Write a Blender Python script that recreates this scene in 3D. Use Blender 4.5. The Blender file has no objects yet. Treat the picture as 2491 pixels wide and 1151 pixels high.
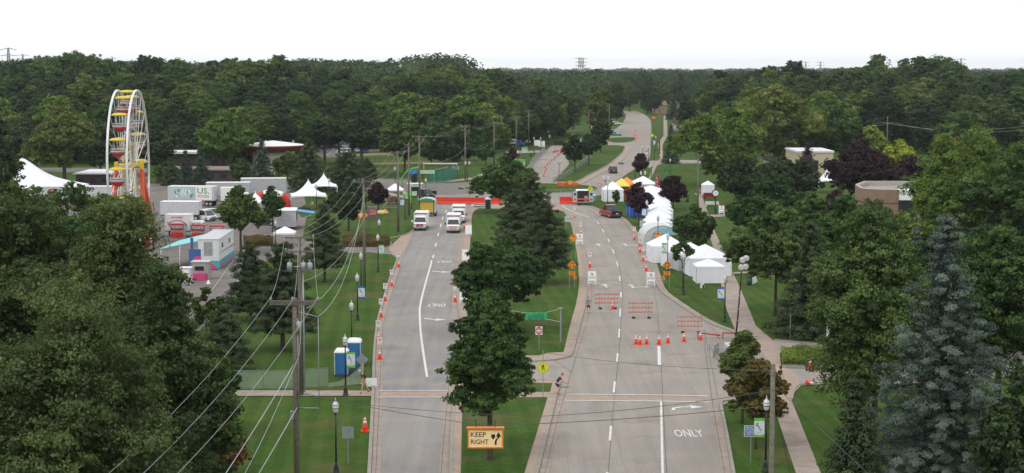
import bpy, math, random
import numpy as np
from mathutils import Vector, Matrix
random.seed(7)
PI = math.pi
sc = bpy.context.scene
C = sc.collection

# ------------------------------------------------------------------ camera, sky, sun, exposure
CAM_H, FPX, CX, CY, HORIZON = 26.0, 4000.0, 1245.5, 575.5, 168.0
PITCH = math.atan((CY - HORIZON) / FPX)
cam_d = bpy.data.cameras.new("camera"); cam = bpy.data.objects.new("camera", cam_d); C.objects.link(cam)
cam.location = (0, 0, CAM_H); cam.rotation_euler = (PI / 2 - PITCH, 0, 0)
cam_d.sensor_width = 36.0; cam_d.lens = FPX / 2491.0 * 36.0
cam_d.clip_start = 0.5; cam_d.clip_end = 20000
sc.camera = cam
SUN_EL, SUN_AZ = math.radians(52), math.radians(215)
world = bpy.data.worlds.new("World"); sc.world = world; world.use_nodes = True
wt = world.node_tree; wt.nodes.clear()
def wn(t, **k):
    n = wt.nodes.new(t)
    for a, b in k.items(): setattr(n, a, b)
    return n
wo = wn("ShaderNodeOutputWorld"); wb = wn("ShaderNodeBackground"); wb.inputs[1].default_value = 0.094
sky = wn("ShaderNodeTexSky", sky_type='NISHITA', sun_disc=False, sun_elevation=SUN_EL, sun_rotation=SUN_AZ)
sky.air_density = 1.0; sky.dust_density = 2.0
wc = wn("ShaderNodeTexCoord"); wm = wn("ShaderNodeMapping"); wm.inputs['Scale'].default_value = (1.2, 1.2, 7)
wnz = wn("ShaderNodeTexNoise"); wnz.inputs['Scale'].default_value = 1.6; wnz.inputs['Detail'].default_value = 5
wr = wn("ShaderNodeValToRGB")
wr.color_ramp.elements[0].position = 0.35; wr.color_ramp.elements[0].color = (12.2, 12.4, 12.7, 1)
wr.color_ramp.elements[1].position = 0.62; wr.color_ramp.elements[1].color = (13.2, 13.3, 13.4, 1)
wx = wn("ShaderNodeMixRGB"); wx.inputs[0].default_value = 0.94
L = wt.links.new
L(wc.outputs['Generated'], wm.inputs[0]); L(wm.outputs[0], wnz.inputs['Vector']); L(wnz.outputs['Fac'], wr.inputs[0])
L(sky.outputs[0], wx.inputs[1]); L(wr.outputs[0], wx.inputs[2]); L(wx.outputs[0], wb.inputs[0]); L(wb.outputs[0], wo.inputs[0])
sun_d = bpy.data.lights.new("sun", 'SUN'); sun_d.energy = 1.0; sun_d.angle = math.radians(10); sun_d.color = (1.0, 0.96, 0.9)
sun = bpy.data.objects.new("sun", sun_d); C.objects.link(sun)
sdir = Vector((math.sin(SUN_AZ) * math.cos(SUN_EL), math.cos(SUN_AZ) * math.cos(SUN_EL), math.sin(SUN_EL)))
sun.rotation_euler = sdir.to_track_quat('Z', 'Y').to_euler(); sun.location = (0, 0, 40)
sc.view_settings.view_transform = 'Standard'; sc.view_settings.look = 'None'
sc.view_settings.exposure = 0.0; sc.view_settings.gamma = 1.0
sc.cycles.max_bounces = 5; sc.cycles.diffuse_bounces = 2; sc.cycles.glossy_bounces = 2
sc.cycles.transmission_bounces = 3; sc.cycles.transparent_max_bounces = 8; sc.cycles.volume_bounces = 0
sc.cycles.use_denoising = True

def ray(u, v):
    x = (u - CX) / FPX; y = (CY - v) / FPX
    return Vector((x, math.cos(PITCH) + y * math.sin(PITCH), -math.sin(PITCH) + y * math.cos(PITCH)))
def G(u, v, z=0.0):
    """ground point seen at photo pixel (u, v)"""
    r = ray(u, v); t = (z - CAM_H) / r.z
    return Vector((r.x * t, r.y * t, z))
def DP(u, v, Y):
    """point at depth Y seen at photo pixel (u, v)"""
    r = ray(u, v); t = Y / r.y
    return Vector((r.x * t, Y, CAM_H + r.z * t))
def dist(v): return G(CX, v).y

# ------------------------------------------------------------------ materials
_M = {}
def srgb(r, g, b):
    f = lambda c: (c / 255 / 12.92) if c <= 10 else ((c / 255 + 0.055) / 1.055) ** 2.4
    return (f(r), f(g), f(b))
def mat(name, col=(.5, .5, .5), rough=.6, metal=0.0, var=.12, scale=3.0, spec=.4, bump=0.0, emit=None, alpha=None):
    if name in _M: return _M[name]
    m = bpy.data.materials.new(name); m.use_nodes = True; nt = m.node_tree
    b = nt.nodes['Principled BSDF']
    b.inputs['Roughness'].default_value = rough; b.inputs['Metallic'].default_value = metal
    b.inputs['Specular IOR Level'].default_value = spec
    tc = nt.nodes.new("ShaderNodeTexCoord"); nz = nt.nodes.new("ShaderNodeTexNoise")
    nz.inputs['Scale'].default_value = scale; nz.inputs['Detail'].default_value = 4
    nt.links.new(tc.outputs['Object'], nz.inputs['Vector'])
    rp = nt.nodes.new("ShaderNodeValToRGB")
    rp.color_ramp.elements[0].position = .3; rp.color_ramp.elements[1].position = .7
    rp.color_ramp.elements[0].color = tuple(c * (1 - var) for c in col) + (1,)
    rp.color_ramp.elements[1].color = tuple(min(c * (1 + var), .95) for c in col) + (1,)
    nt.links.new(nz.outputs['Fac'], rp.inputs[0]); nt.links.new(rp.outputs[0], b.inputs['Base Color'])
    if bump:
        bp = nt.nodes.new("ShaderNodeBump"); bp.inputs['Strength'].default_value = bump
        nt.links.new(nz.outputs['Fac'], bp.inputs['Height']); nt.links.new(bp.outputs[0], b.inputs['Normal'])
    if emit:
        b.inputs['Emission Color'].default_value = tuple(emit[:3]) + (1,); b.inputs['Emission Strength'].default_value = emit[3]
    if alpha is not None: b.inputs['Alpha'].default_value = alpha
    _M[name] = m; return m

def ground_mat(name, cols, scales, stripe=None, joints=None, patch=None, rough=.95, streak=None):
    """layered world-space noise of a few real colours; optional mowing stripes, slab joints, worn patches"""
    if name in _M: return _M[name]
    m = bpy.data.materials.new(name); m.use_nodes = True; nt = m.node_tree; lk = nt.links.new
    b = nt.nodes['Principled BSDF']; b.inputs['Roughness'].default_value = rough; b.inputs['Specular IOR Level'].default_value = .04
    geo = nt.nodes.new("ShaderNodeNewGeometry")
    def noise(s, det=5):
        n = nt.nodes.new("ShaderNodeTexNoise"); n.inputs['Scale'].default_value = s; n.inputs['Detail'].default_value = det
        lk(geo.outputs['Position'], n.inputs['Vector']); return n.outputs['Fac']
    def ramp(src, a, bb, c0=(0, 0, 0, 1), c1=(1, 1, 1, 1)):
        r = nt.nodes.new("ShaderNodeValToRGB"); r.color_ramp.elements[0].position = a; r.color_ramp.elements[1].position = bb
        r.color_ramp.elements[0].color = c0; r.color_ramp.elements[1].color = c1; lk(src, r.inputs[0]); return r.outputs[0]
    def mix(f, a, bb, mode='MIX'):
        x = nt.nodes.new("ShaderNodeMixRGB"); x.blend_type = mode
        for s, i in ((f, 0), (a, 1), (bb, 2)):
            if hasattr(s, 'node'): lk(s, x.inputs[i])
            elif isinstance(s, tuple): x.inputs[i].default_value = s + (1,) if len(s) == 3 else s
            else: x.inputs[i].default_value = s
        return x.outputs[0]
    col = mix(ramp(noise(scales[0]), .35, .65), cols[0], cols[1])
    col = mix(ramp(noise(scales[1]), .45, .75), col, cols[2])
    fine = ramp(noise(scales[2], 3), .3, .7, (.80, .80, .80, 1), (1.16, 1.16, 1.16, 1))
    col = mix(1.0, col, fine, 'MULTIPLY')
    if stripe:
        period, ang, amt = stripe
        mp = nt.nodes.new("ShaderNodeMapping"); mp.inputs['Rotation'].default_value = (0, 0, ang); lk(geo.outputs['Position'], mp.inputs[0])
        w = nt.nodes.new("ShaderNodeTexWave"); w.wave_type = 'BANDS'; w.bands_direction = 'X'
        w.inputs['Scale'].default_value = 1 / (period * 3.18); w.inputs['Distortion'].default_value = .7; w.inputs['Detail Scale'].default_value = .3
        lk(mp.outputs[0], w.inputs['Vector'])
        col = mix(1.0, col, ramp(w.outputs['Fac'], .3, .7, (1 - amt,) * 3 + (1,), (1 + amt,) * 3 + (1,)), 'MULTIPLY')
    if patch: col = mix(ramp(noise(patch[1], 6), .56, .76), col, patch[0])
    if streak:
        mp = nt.nodes.new("ShaderNodeMapping"); mp.inputs['Scale'].default_value = (1, .04, 1); lk(geo.outputs['Position'], mp.inputs[0])
        n = nt.nodes.new("ShaderNodeTexNoise"); n.inputs['Scale'].default_value = 1.3; n.inputs['Detail'].default_value = 4; lk(mp.outputs[0], n.inputs['Vector'])
        col = mix(1.0, col, ramp(n.outputs['Fac'], .3, .7, (1 - streak,) * 3 + (1,), (1 + streak,) * 3 + (1,)), 'MULTIPLY')
    if joints:
        bw, bh, jw, jc, vary = joints
        br = nt.nodes.new("ShaderNodeTexBrick"); br.offset = 0.0 if bw > 1 else 0.5
        br.inputs['Scale'].default_value = 1.0; br.inputs['Brick Width'].default_value = bw; br.inputs['Row Height'].default_value = bh
        br.inputs['Mortar Size'].default_value = jw; br.inputs['Mortar Smooth'].default_value = .3
        br.inputs['Color1'].default_value = (1 - vary,) * 3 + (1,); br.inputs['Color2'].default_value = (1 + vary,) * 3 + (1,)
        br.inputs['Mortar'].default_value = (jc, jc, jc, 1); lk(geo.outputs['Position'], br.inputs['Vector'])
        col = mix(1.0, col, br.outputs['Color'], 'MULTIPLY')
    lk(col, b.inputs['Base Color'])
    bp = nt.nodes.new("ShaderNodeBump"); bp.inputs['Strength'].default_value = .3; bp.inputs['Distance'].default_value = .05
    lk(fine, bp.inputs['Height']); lk(bp.outputs[0], b.inputs['Normal'])
    _M[name] = m; return m

def leaf_mat(name, c0, c1, c2, transl=.28):
    """foliage: colour varies leaf clump by leaf clump (tint attribute) and tree by tree"""
    if name in _M: return _M[name]
    m = bpy.data.materials.new(name); m.use_nodes = True; nt = m.node_tree; lk = nt.links.new
    nt.nodes.clear(); out = nt.nodes.new("ShaderNodeOutputMaterial")
    at = nt.nodes.new("ShaderNodeAttribute"); at.attribute_name = "tint"
    oi = nt.nodes.new("ShaderNodeObjectInfo")
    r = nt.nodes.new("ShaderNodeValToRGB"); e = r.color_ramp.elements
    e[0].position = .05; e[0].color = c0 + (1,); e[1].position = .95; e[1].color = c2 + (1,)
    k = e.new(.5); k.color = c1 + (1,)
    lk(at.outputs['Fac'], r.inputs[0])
    hs = nt.nodes.new("ShaderNodeHueSaturation")
    mr = nt.nodes.new("ShaderNodeMapRange"); mr.inputs['To Min'].default_value = .478; mr.inputs['To Max'].default_value = .512
    mv = nt.nodes.new("ShaderNodeMapRange"); mv.inputs['To Min'].default_value = 1.22; mv.inputs['To Max'].default_value = .80
    lk(oi.outputs['Random'], mr.inputs[0]); lk(oi.outputs['Random'], mv.inputs[0]); lk(mr.outputs[0], hs.inputs['Hue']); lk(mv.outputs[0], hs.inputs['Value'])
    lk(r.outputs[0], hs.inputs['Color'])
    d = nt.nodes.new("ShaderNodeBsdfDiffuse"); t = nt.nodes.new("ShaderNodeBsdfTranslucent"); mx = nt.nodes.new("ShaderNodeMixShader")
    g = nt.nodes.new("ShaderNodeBsdfGlossy"); g.inputs['Roughness'].default_value = .45; g.inputs['Color'].default_value = (.9, .95, 1, 1)
    mg = nt.nodes.new("ShaderNodeMixShader"); mg.inputs[0].default_value = .012
    mx.inputs[0].default_value = transl
    lk(hs.outputs[0], d.inputs[0]); lk(hs.outputs[0], t.inputs[0]); lk(d.outputs[0], mx.inputs[1]); lk(t.outputs[0], mx.inputs[2])
    lk(mx.outputs[0], mg.inputs[1]); lk(g.outputs[0], mg.inputs[2]); lk(mg.outputs[0], out.inputs[0])
    _M[name] = m; return m

WHITE = mat("white_paint", (.80, .80, .80), .45, var=.04)
OFFW = mat("off_white", (.50, .51, .53), .5, var=.06)
BLACK = mat("black_metal", (.012, .014, .014), .4, .0, var=.2)
DKGREEN = mat("dark_green_metal", (.01, .045, .035), .45)
RUBBER = mat("rubber", (.018, .018, .018), .85)
GLASSD = mat("dark_glass", (.02, .03, .035), .12, spec=.8, var=.2)
STEEL = mat("galvanised_steel", (.34, .36, .37), .45, .5, var=.12)
CHROME = mat("bright_metal", (.55, .56, .58), .3, .8)
RED = mat("red_paint", (.55, .03, .025), .45)
ORANGE = mat("signal_orange", (.85, .10, .02), .5, var=.08)
CONE = mat("cone_orange", (.90, .07, .025), .55, var=.08)
WOOD = mat("weathered_pole_wood", srgb(108, 102, 92), .9, var=.3, scale=6, bump=.3)
YELLOWS = mat("fluorescent_yellow", (.75, .78, .02), .5, var=.05)
ORSIGN = mat("sign_orange", (.88, .30, .01), .5, var=.05)
GRNP = mat("banner_green", (.17, .50, .06), .7)
BLUP = mat("banner_blue", (.03, .18, .50), .7)
INK = mat("black_ink", (.015, .015, .018), .6)
GREYINK = mat("faded_grey_ink", (.16, .17, .20), .6)
FABW = mat("white_tent_fabric", (.78, .79, .83), .65, var=.03, scale=1.5, bump=.15)
REDIN = mat("red_ink", (.5, .02, .03), .6)

# ------------------------------------------------------------------ mesh builder
class MB:
    def __init__(s): s.v = []; s.f = []; s.m = []; s.sm = []
    def face(s, idx, m=0, smooth=False): s.f.append(tuple(idx)); s.m.append(m); s.sm.append(smooth)
    def add(s, vs): i = len(s.v); s.v.extend([tuple(p) for p in vs]); return i
    def poly(s, pts, m=0): i = s.add(pts); s.face(range(i, i + len(pts)), m); return s
    def box(s, cx, cy, cz, sx, sy, sz, m=0, rz=0.0, tx=1.0, ty=1.0):
        """box centred at cx,cy resting from cz-sz/2; tx,ty taper the top"""
        c, sn = math.cos(rz), math.sin(rz); P = []
        for z, kx, ky in ((-.5, 1, 1), (.5, tx, ty)):
            for x, y in ((-.5, -.5), (.5, -.5), (.5, .5), (-.5, .5)):
                X, Y = x * sx * kx, y * sy * ky; P.append((cx + X * c - Y * sn, cy + X * sn + Y * c, cz + z * sz))
        i = s.add(P)
        for q in ((3, 2, 1, 0), (4, 5, 6, 7), (0, 1, 5, 4), (1, 2, 6, 5), (2, 3, 7, 6), (3, 0, 4, 7)): s.face([i + k for k in q], m)
        return s
    def tube(s, pts, rad, n=8, m=0, caps=True):
        pts = [Vector(p) for p in pts]
        if not isinstance(rad, (list, tuple)): rad = [rad] * len(pts)
        base = None; rings = []
        for k, p in enumerate(pts):
            d = (pts[min(k + 1, len(pts) - 1)] - pts[max(k - 1, 0)])
            if d.length < 1e-9: d = Vector((0, 0, 1))
            d.normalize()
            a = Vector((1, 0, 0)) if abs(d.x) < .9 else Vector((0, 1, 0))
            if base is not None: a = base
            x = (a - d * a.dot(d)).normalized(); base = x; y = d.cross(x)
            rings.append(s.add([p + (x * math.cos(t) + y * math.sin(t)) * rad[k] for t in [2 * PI * q / n for q in range(n)]]))
        for a, b in zip(rings, rings[1:]):
            for q in range(n): s.face((a + q, a + (q + 1) % n, b + (q + 1) % n, b + q), m, n > 5)
        if caps:
            s.face([rings[0] + q for q in range(n)][::-1], m); s.face([rings[-1] + q for q in range(n)], m)
        return s
    def lathe(s, prof, n=16, m=0, c=(0, 0, 0), ms=None):
        rings = [s.add([(c[0] + r * math.cos(2 * PI * q / n), c[1] + r * math.sin(2 * PI * q / n), c[2] + z) for q in range(n)]) for r, z in prof]
        for k, (a, b) in enumerate(zip(rings, rings[1:])):
            for q in range(n): s.face((a + q, a + (q + 1) % n, b + (q + 1) % n, b + q), ms[k] if ms else m, True)
        s.face([rings[0] + q for q in range(n)][::-1], ms[0] if ms else m); s.face([rings[-1] + q for q in range(n)], ms[-1] if ms else m)
        return s
    def prism(s, pts, z0, z1, m=0, ms=None):
        n = len(pts); a = s.add([(p[0], p[1], z0) for p in pts]); b = s.add([(p[0], p[1], z1) for p in pts])
        s.face([a + k for k in range(n)][::-1], m); s.face([b + k for k in range(n)], m)
        for k in range(n): s.face((a + k, a + (k + 1) % n, b + (k + 1) % n, b + k), m if ms is None else ms)
        return s
    def xprism(s, prof, x0, x1, m=0):
        """side profile [(y,z)] extruded along x"""
        n = len(prof); a = s.add([(x0, y, z) for y, z in prof]); b = s.add([(x1, y, z) for y, z in prof])
        s.face([a + k for k in range(n)], m); s.face([b + k for k in range(n)][::-1], m)
        for k in range(n): s.face((a + k, b + k, b + (k + 1) % n, a + (k + 1) % n), m)
        return s
    def loft(s, secs, m=0, smooth=False, caps=True):
        n = len(secs[0]); r = [s.add(p) for p in secs]
        for a, b in zip(r, r[1:]):
            for q in range(n): s.face((a + q, a + (q + 1) % n, b + (q + 1) % n, b + q), m, smooth)
        if caps: s.face([r[0] + q for q in range(n)][::-1], m); s.face([r[-1] + q for q in range(n)], m)
        return s
    def wheel(s, x, y, z, r, w, m=0, n=16):
        return s.tube([(x - w / 2, y, z), (x - w * .4, y, z), (x + w * .4, y, z), (x + w / 2, y, z)], [r * .93, r, r, r * .93], n, m)
    def build(s, name, parent=None, mats=None, label=None, fix=True):
        me = bpy.data.meshes.new(name); me.from_pydata(s.v, [], s.f)
        mats = mats if isinstance(mats, (list, tuple)) else [mats or OFFW]
        for x in mats: me.materials.append(x)
        me.polygons.foreach_set('material_index', s.m); me.polygons.foreach_set('use_smooth', s.sm); me.update()
        o = bpy.data.objects.new(name, me); C.objects.link(o)
        if parent is not None: o.parent = parent
        if label: o['label'] = label
        return o

def tag(o, label=None, cat=None, group=None, kind=None):
    if label: o['label'] = label
    if cat: o['category'] = cat
    if group: o['group'] = group
    if kind: o['kind'] = kind
    return o
def thing(name, label, cat, loc=(0, 0, 0), rz=0.0, group=None):
    o = bpy.data.objects.new(name, None); C.objects.link(o); o.empty_display_size = .3
    o.location = loc; o.rotation_euler = (0, 0, rz); return tag(o, label, cat, group)
KIDS = {}
def copy_tree(o, loc=None, rz=None, label=None, scale=None, group=None, parent=None):
    c = o.copy(); C.objects.link(c)
    if parent is not None: c.parent = parent
    if loc is not None: c.location = loc
    if rz is not None: c.rotation_euler = (0, 0, rz)
    if scale is not None: c.scale = scale if isinstance(scale, (tuple, list)) else (scale,) * 3
    if label: c['label'] = label
    if group: c['group'] = group
    if o.name not in KIDS: KIDS[o.name] = [x for x in C.objects if x.parent == o]
    for ch in KIDS[o.name]: copy_tree(ch, parent=c)
    return c
def text_part(name, s, h, parent, loc, rot, m, width=None, label=None):
    cu = bpy.data.curves.new(name, 'FONT'); cu.body = s; cu.align_x = 'CENTER'; cu.align_y = 'CENTER'; cu.size = h / .70
    cu.resolution_u = 2; cu.offset = 0.012 * cu.size
    t = bpy.data.objects.new(name + "_src", cu); C.objects.link(t)
    dg = bpy.context.evaluated_depsgraph_get(); me = bpy.data.meshes.new_from_object(t.evaluated_get(dg))
    C.objects.unlink(t); bpy.data.objects.remove(t); bpy.data.curves.remove(cu)
    me.name = name
    if width:
        xs = [v.co.x for v in me.vertices]; k = width / max(1e-6, (max(xs) - min(xs)))
        for v in me.vertices: v.co.x *= k
    me.materials.clear(); me.materials.append(m)
    o = bpy.data.objects.new(name, me); C.objects.link(o); o.parent = parent; o.location = loc; o.rotation_euler = rot
    if label: o['label'] = label
    return o
UP = (PI / 2, 0, 0)   # text standing up, facing the camera side (-y)
# ------------------------------------------------------------------ ground, roads, paths
LAWN = ground_mat("lawn_grass", (srgb(55, 80, 31), srgb(65, 91, 36), srgb(80, 91, 48)), (.08, .35, 3.0), stripe=(1.6, math.radians(-4), .075), patch=(srgb(94, 88, 60), .13))
ROAD = ground_mat("worn_concrete_road", (srgb(145, 140, 135), srgb(154, 148, 141), srgb(159, 147, 137)), (.07, .3, 9.0), joints=(3.7, 4.6, .03, .86, .03), rough=.9, streak=.08, patch=(srgb(132, 127, 119), .22))
ROADL = ground_mat("grey_concrete_road", (srgb(137, 135, 135), srgb(147, 145, 142), srgb(154, 145, 135)), (.06, .3, 9.0), joints=(80, 4.6, .045, .86, .03), rough=.9, streak=.09, patch=(srgb(126, 124, 121), .2))
ASPH = ground_mat("parking_asphalt", (srgb(118, 113, 111), srgb(131, 125, 120), srgb(109, 103, 99)), (.08, .4, 8.0), rough=.95, streak=.03)
BRICK = ground_mat("pink_brick_paving", (srgb(164, 146, 134), srgb(172, 153, 140), srgb(154, 138, 129)), (.5, 1.5, 12), joints=(.4, .2, .012, .87, .06))
WALK = ground_mat("concrete_sidewalk", (srgb(155, 144, 134), srgb(165, 153, 143), srgb(146, 131, 124)), (.3, .9, 9), joints=(60, 1.6, .03, .80, .04))
KERBM = ground_mat("kerb_concrete", (srgb(152, 147, 138), srgb(159, 154, 144), srgb(139, 134, 126)), (.5, 2, 10))
JOINT = mat("tar_joint", srgb(92, 87, 83), .9, var=.25, scale=.6)
PAINT = mat("road_paint_white", (.62, .62, .61), .6, var=.16, scale=2.5)
DIRT = ground_mat("bare_dirt", (srgb(140, 122, 100), srgb(126, 112, 88), srgb(110, 104, 76)), (.1, .4, 5))
MULCH = ground_mat("mulch", (srgb(84, 66, 50), srgb(94, 74, 58), srgb(70, 60, 44)), (.4, 1.4, 9))
def struct(o): o['kind'] = 'structure'; return o
S = 9000.0
mb = MB(); mb.poly([(-S, -200, 0), (S, -200, 0), (S, S, 0), (-S, S, 0)]); struct(mb.build("ground", None, LAWN))
def sheet(name, px, z, m, nm=None):
    mb = MB(); mb.poly([G(u, v, z) for u, v in px]); return struct(mb.build(name, None, m))
def dense(px, step=3.0, z=0.0):
    pts = [G(u, v, z) for u, v in px]
    # Catmull-Rom through the points
    out = []
    for i in range(len(pts) - 1):
        p0, p1, p2, p3 = pts[max(i - 1, 0)], pts[i], pts[i + 1], pts[min(i + 2, len(pts) - 1)]
        n = max(1, min(40, int((p2 - p1).length / step)))
        for k in range(n):
            t = k / n
            out.append(.5 * ((2 * p1) + (p2 - p0) * t + (2 * p0 - 5 * p1 + 4 * p2 - p3) * t * t + (3 * p1 - p0 - 3 * p2 + p3) * t ** 3))
    out.append(pts[-1]); return out
def ribbon(mb, pts, w, z0, z1, m=0, off=0.0):
    n = len(pts); Lf, Rt = [], []
    for k, p in enumerate(pts):
        d = (pts[min(k + 1, n - 1)] - pts[max(k - 1, 0)]); d.z = 0; d.normalize(); s = Vector((-d.y, d.x, 0))
        Lf.append(p + s * (off + w / 2)); Rt.append(p + s * (off - w / 2))
    a = mb.add([(p.x, p.y, z1) for p in Lf]); b = mb.add([(p.x, p.y, z1) for p in Rt])
    for k in range(n - 1): mb.face((b + k, b + k + 1, a + k + 1, a + k), m)
    if z0 is not None:
        c = mb.add([(p.x, p.y, z0) for p in Lf]); d_ = mb.add([(p.x, p.y, z0) for p in Rt])
        for k in range(n - 1):
            mb.face((a + k, a + k + 1, c + k + 1, c + k), m); mb.face((b + k + 1, b + k, d_ + k, d_ + k + 1), m)
        mb.face((a, c, d_, b), m); mb.face((a + n - 1, b + n - 1, d_ + n - 1, c + n - 1), m)
    return mb
def flat(pts, z): return [(p.x, p.y, z) for p in pts]
def area(name, edges, z, m):
    pts = []
    for e in edges: pts += e
    mb = MB(); mb.poly(flat(pts, z)); return struct(mb.build(name, None, m))
def slab(name, edges, z0, z1, m):
    pts = []
    for e in edges: pts += e
    mb = MB(); mb.prism([(p.x, p.y) for p in pts], z0, z1); return struct(mb.build(name, None, m))

# edges, read from bottom of the picture upwards
LL = dense([(890, 1290), (898, 1151), (905, 1010), (908, 940), (911, 850), (918, 790), (930, 740), (945, 690), (958, 655), (967, 632)])
LLc = dense([(967, 632), (955, 620), (900, 615), (830, 617)])
LLn = dense([(830, 583), (945, 581), (985, 573), (1005, 562), (1014, 545), (1020, 520), (1025, 497)])
LR2 = dense([(1094, 1290), (1097, 1151), (1100, 1040), (1106, 960), (1114, 928)])
LR1 = dense([(1137, 856), (1130, 820), (1124, 795), (1117, 755), (1113, 715), (1114, 685), (1118, 650), (1127, 600), (1132, 560), (1139, 520), (1152, 505)])
RL2 = dense([(1268, 1290), (1306, 1151), (1352, 966), (1362, 930)])
RL1 = dense([(1392, 858), (1410, 791), (1423, 740), (1427, 700), (1421, 665), (1411, 602), (1402, 565), (1391, 535), (1378, 517), (1362, 503)])
RR2 = dense([(1806, 1290), (1784, 1151), (1768, 1060), (1753, 985)])
RR1 = dense([(1840, 822), (1793, 812), (1739, 793), (1692, 768), (1639, 733), (1610, 711), (1599, 695), (1585, 645), (1568, 605), (1533, 556), (1503, 527), (1462, 514), (1431, 502), (1404, 497)])
area("road_left", [LL, dense([(967, 632), (985, 600), (1005, 562)]), LLn[-8:], dense([(1025, 497), (1028, 474), (1190, 478)]), LR1[::-1], LR2[::-1]], .010, ROADL)
area("road_right", [RL2, RL1, dense([(1362, 503), (1330, 490), (1330, 478), (1420, 478)]), RR1[::-1], dense([(1840, 822), (1865, 850), (1890, 900), (1895, 945), (1875, 976), (1800, 982), (1753, 985)]), RR2[::-1]], .014, ROAD)
sheet("median_crossover", [(1118, 926), (1300, 930), (1365, 931), (1398, 866), (1350, 876), (1300, 881), (1200, 880), (1135, 855)], .018, ROAD)
# roundabout
RC = Vector((4.1, 359, 0))
def circ(r, a0=0, a1=2 * PI, n=64): return [RC + Vector((r * math.cos(a0 + (a1 - a0) * k / n), r * math.sin(a0 + (a1 - a0) * k / n), 0)) for k in range(n + (0 if a1 - a0 > 6.2 else 1))]
mb = MB(); mb.poly(flat(circ(24.5), .022)); struct(mb.build("roundabout", None, ROADL))
mb = MB(); mb.prism([(p.x, p.y) for p in circ(14.6)], 0, .14, 0); struct(mb.build("roundabout_island", None, LAWN))
mb = MB(); ring = circ(14.7) + [circ(14.7)[0]]; ribbon(mb, ring, .25, 0, .16); struct(mb.build("roundabout_kerb", None, KERBM))
# side road, north roads
sheet("side_road", [(700, 432), (885, 433), (985, 437), (1035, 446), (1180, 443), (1180, 470), (1026, 476), (985, 470), (890, 450), (700, 446)], .026, ASPH)
sheet("side_sidewalk", [(690, 452), (890, 455), (1000, 480), (990, 484), (885, 461), (690, 457)], .03, WALK)
sheet("park_path", [(1040, 447), (1100, 442), (1155, 436), (1230, 400), (1262, 385), (1248, 384), (1215, 400), (1150, 432), (1098, 438), (1040, 443)], .034, WALK)
NL = dense([(1250, 446), (1290, 399), (1326, 370), (1350, 353), (1420, 337), (1480, 322), (1508, 306), (1520, 290), (1521, 277), (1505, 270)], 6)
NR = dense([(1548, 271), (1565, 278), (1580, 292), (1583, 316), (1581, 345), (1577, 385), (1551, 402), (1534, 416), (1508, 434), (1478, 448)], 6)
area("road_north", [NL, NR, dense([(1478, 448), (1400, 458), (1300, 462)])], .038, ROAD)
sheet("cross_street_right", [(1560, 400), (1585, 391), (1660, 389), (1700, 390), (1700, 397), (1610, 399), (1580, 408)], .042, ROAD)
sheet("side_apron_right", [(1460, 470), (1480, 444), (1508, 436), (1575, 443), (1620, 441), (1640, 455), (1600, 462), (1520, 463)], .046, WALK)
sheet("north_side_street", [(1230, 374), (1330, 371), (1330, 366), (1230, 368)], .05, WALK)
def islandp(name, px, brick=None):
    e = dense(px + [px[0]], 4)[:-1]
    slab(name, [e], 0, .14, LAWN); mb = MB(); ribbon(mb, e + [e[0]], .22, 0, .16); struct(mb.build(name + "_kerb", None, KERBM))
islandp("north_median", [(1345, 443), (1373, 413), (1383, 398), (1376, 375), (1400, 362), (1471, 354), (1517, 356), (1517, 366), (1509, 377), (1478, 402), (1435, 425), (1395, 444)])
islandp("north_islet", [(1473, 343), (1490, 336), (1543, 335), (1536, 345), (1500, 348)])
islandp("corner_lawn", [(1508, 433), (1551, 411), (1584, 409), (1571, 441)])
mb = MB(); ribbon(mb, dense([(1400, 449), (1437, 430), (1482, 406), (1514, 379), (1523, 360), (1517, 354)], 4), 1.6, 0, .15, off=-.5); struct(mb.build("north_brick_edge", None, BRICK))
mb = MB(); ribbon(mb, NR, .3, 0, .15, off=.15); struct(mb.build("north_kerb", None, KERBM))
mb = MB(); ribbon(mb, NL, .3, 0, .15, off=-.15); struct(mb.build("north_left_kerb", None, KERBM))
sheet("verge_sidewalk", [(1571, 442), (1592, 399), (1606, 386), (1600, 350), (1614, 330), (1614, 282), (1622, 282), (1624, 330), (1612, 352), (1612, 386), (1600, 399), (1580, 442)], .052, WALK)
# medians: lawn, pink brick edge, kerb
def offs(pts, o):
    n = len(pts); r = []
    for k, p in enumerate(pts):
        d = (pts[min(k + 1, n - 1)] - pts[max(k - 1, 0)]); d.normalize(); r.append(p + Vector((-d.y, d.x, 0)) * o)
    return r
nose1 = dense([(1392, 858), (1384, 870), (1350, 877), (1300, 881), (1200, 880), (1150, 872), (1137, 856)])
nose2 = dense([(1362, 930), (1330, 927), (1250, 926), (1150, 927), (1114, 928)])
top1 = dense([(1362, 503), (1330, 492), (1260, 492), (1190, 495), (1152, 505)])
slab("median_north_part", [LR1, top1[::-1], RL1[::-1], nose1], 0, .12, BRICK)
slab("median_south_part", [LR2, nose2[::-1], RL2[::-1]], 0, .12, BRICK)
gl1 = dense([(1147, 840), (1141, 800), (1134, 755), (1130, 715), (1132, 690), (1137, 650), (1143, 600), (1146, 560), (1150, 520), (1165, 508)])
gr1 = dense([(1371, 860), (1386, 797), (1402, 738), (1408, 700), (1408, 670), (1402, 610), (1388, 545), (1370, 515)])
area("median_lawn_north", [gl1, gr1[::-1], dense([(1371, 860), (1336, 861), (1310, 868), (1200, 866), (1147, 840)])], .135, LAWN)
area("median_lawn_south", [dense([(1115, 1290), (1121, 1151), (1124, 1020), (1127, 970)]), dense([(1332, 970), (1277, 1151), (1235, 1290)])], .135, LAWN)
sheet("median_lawn_strip", [(1130, 953), (1338, 953), (1343, 932), (1300, 931), (1132, 931)], .135, LAWN)
mb = MB()
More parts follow.
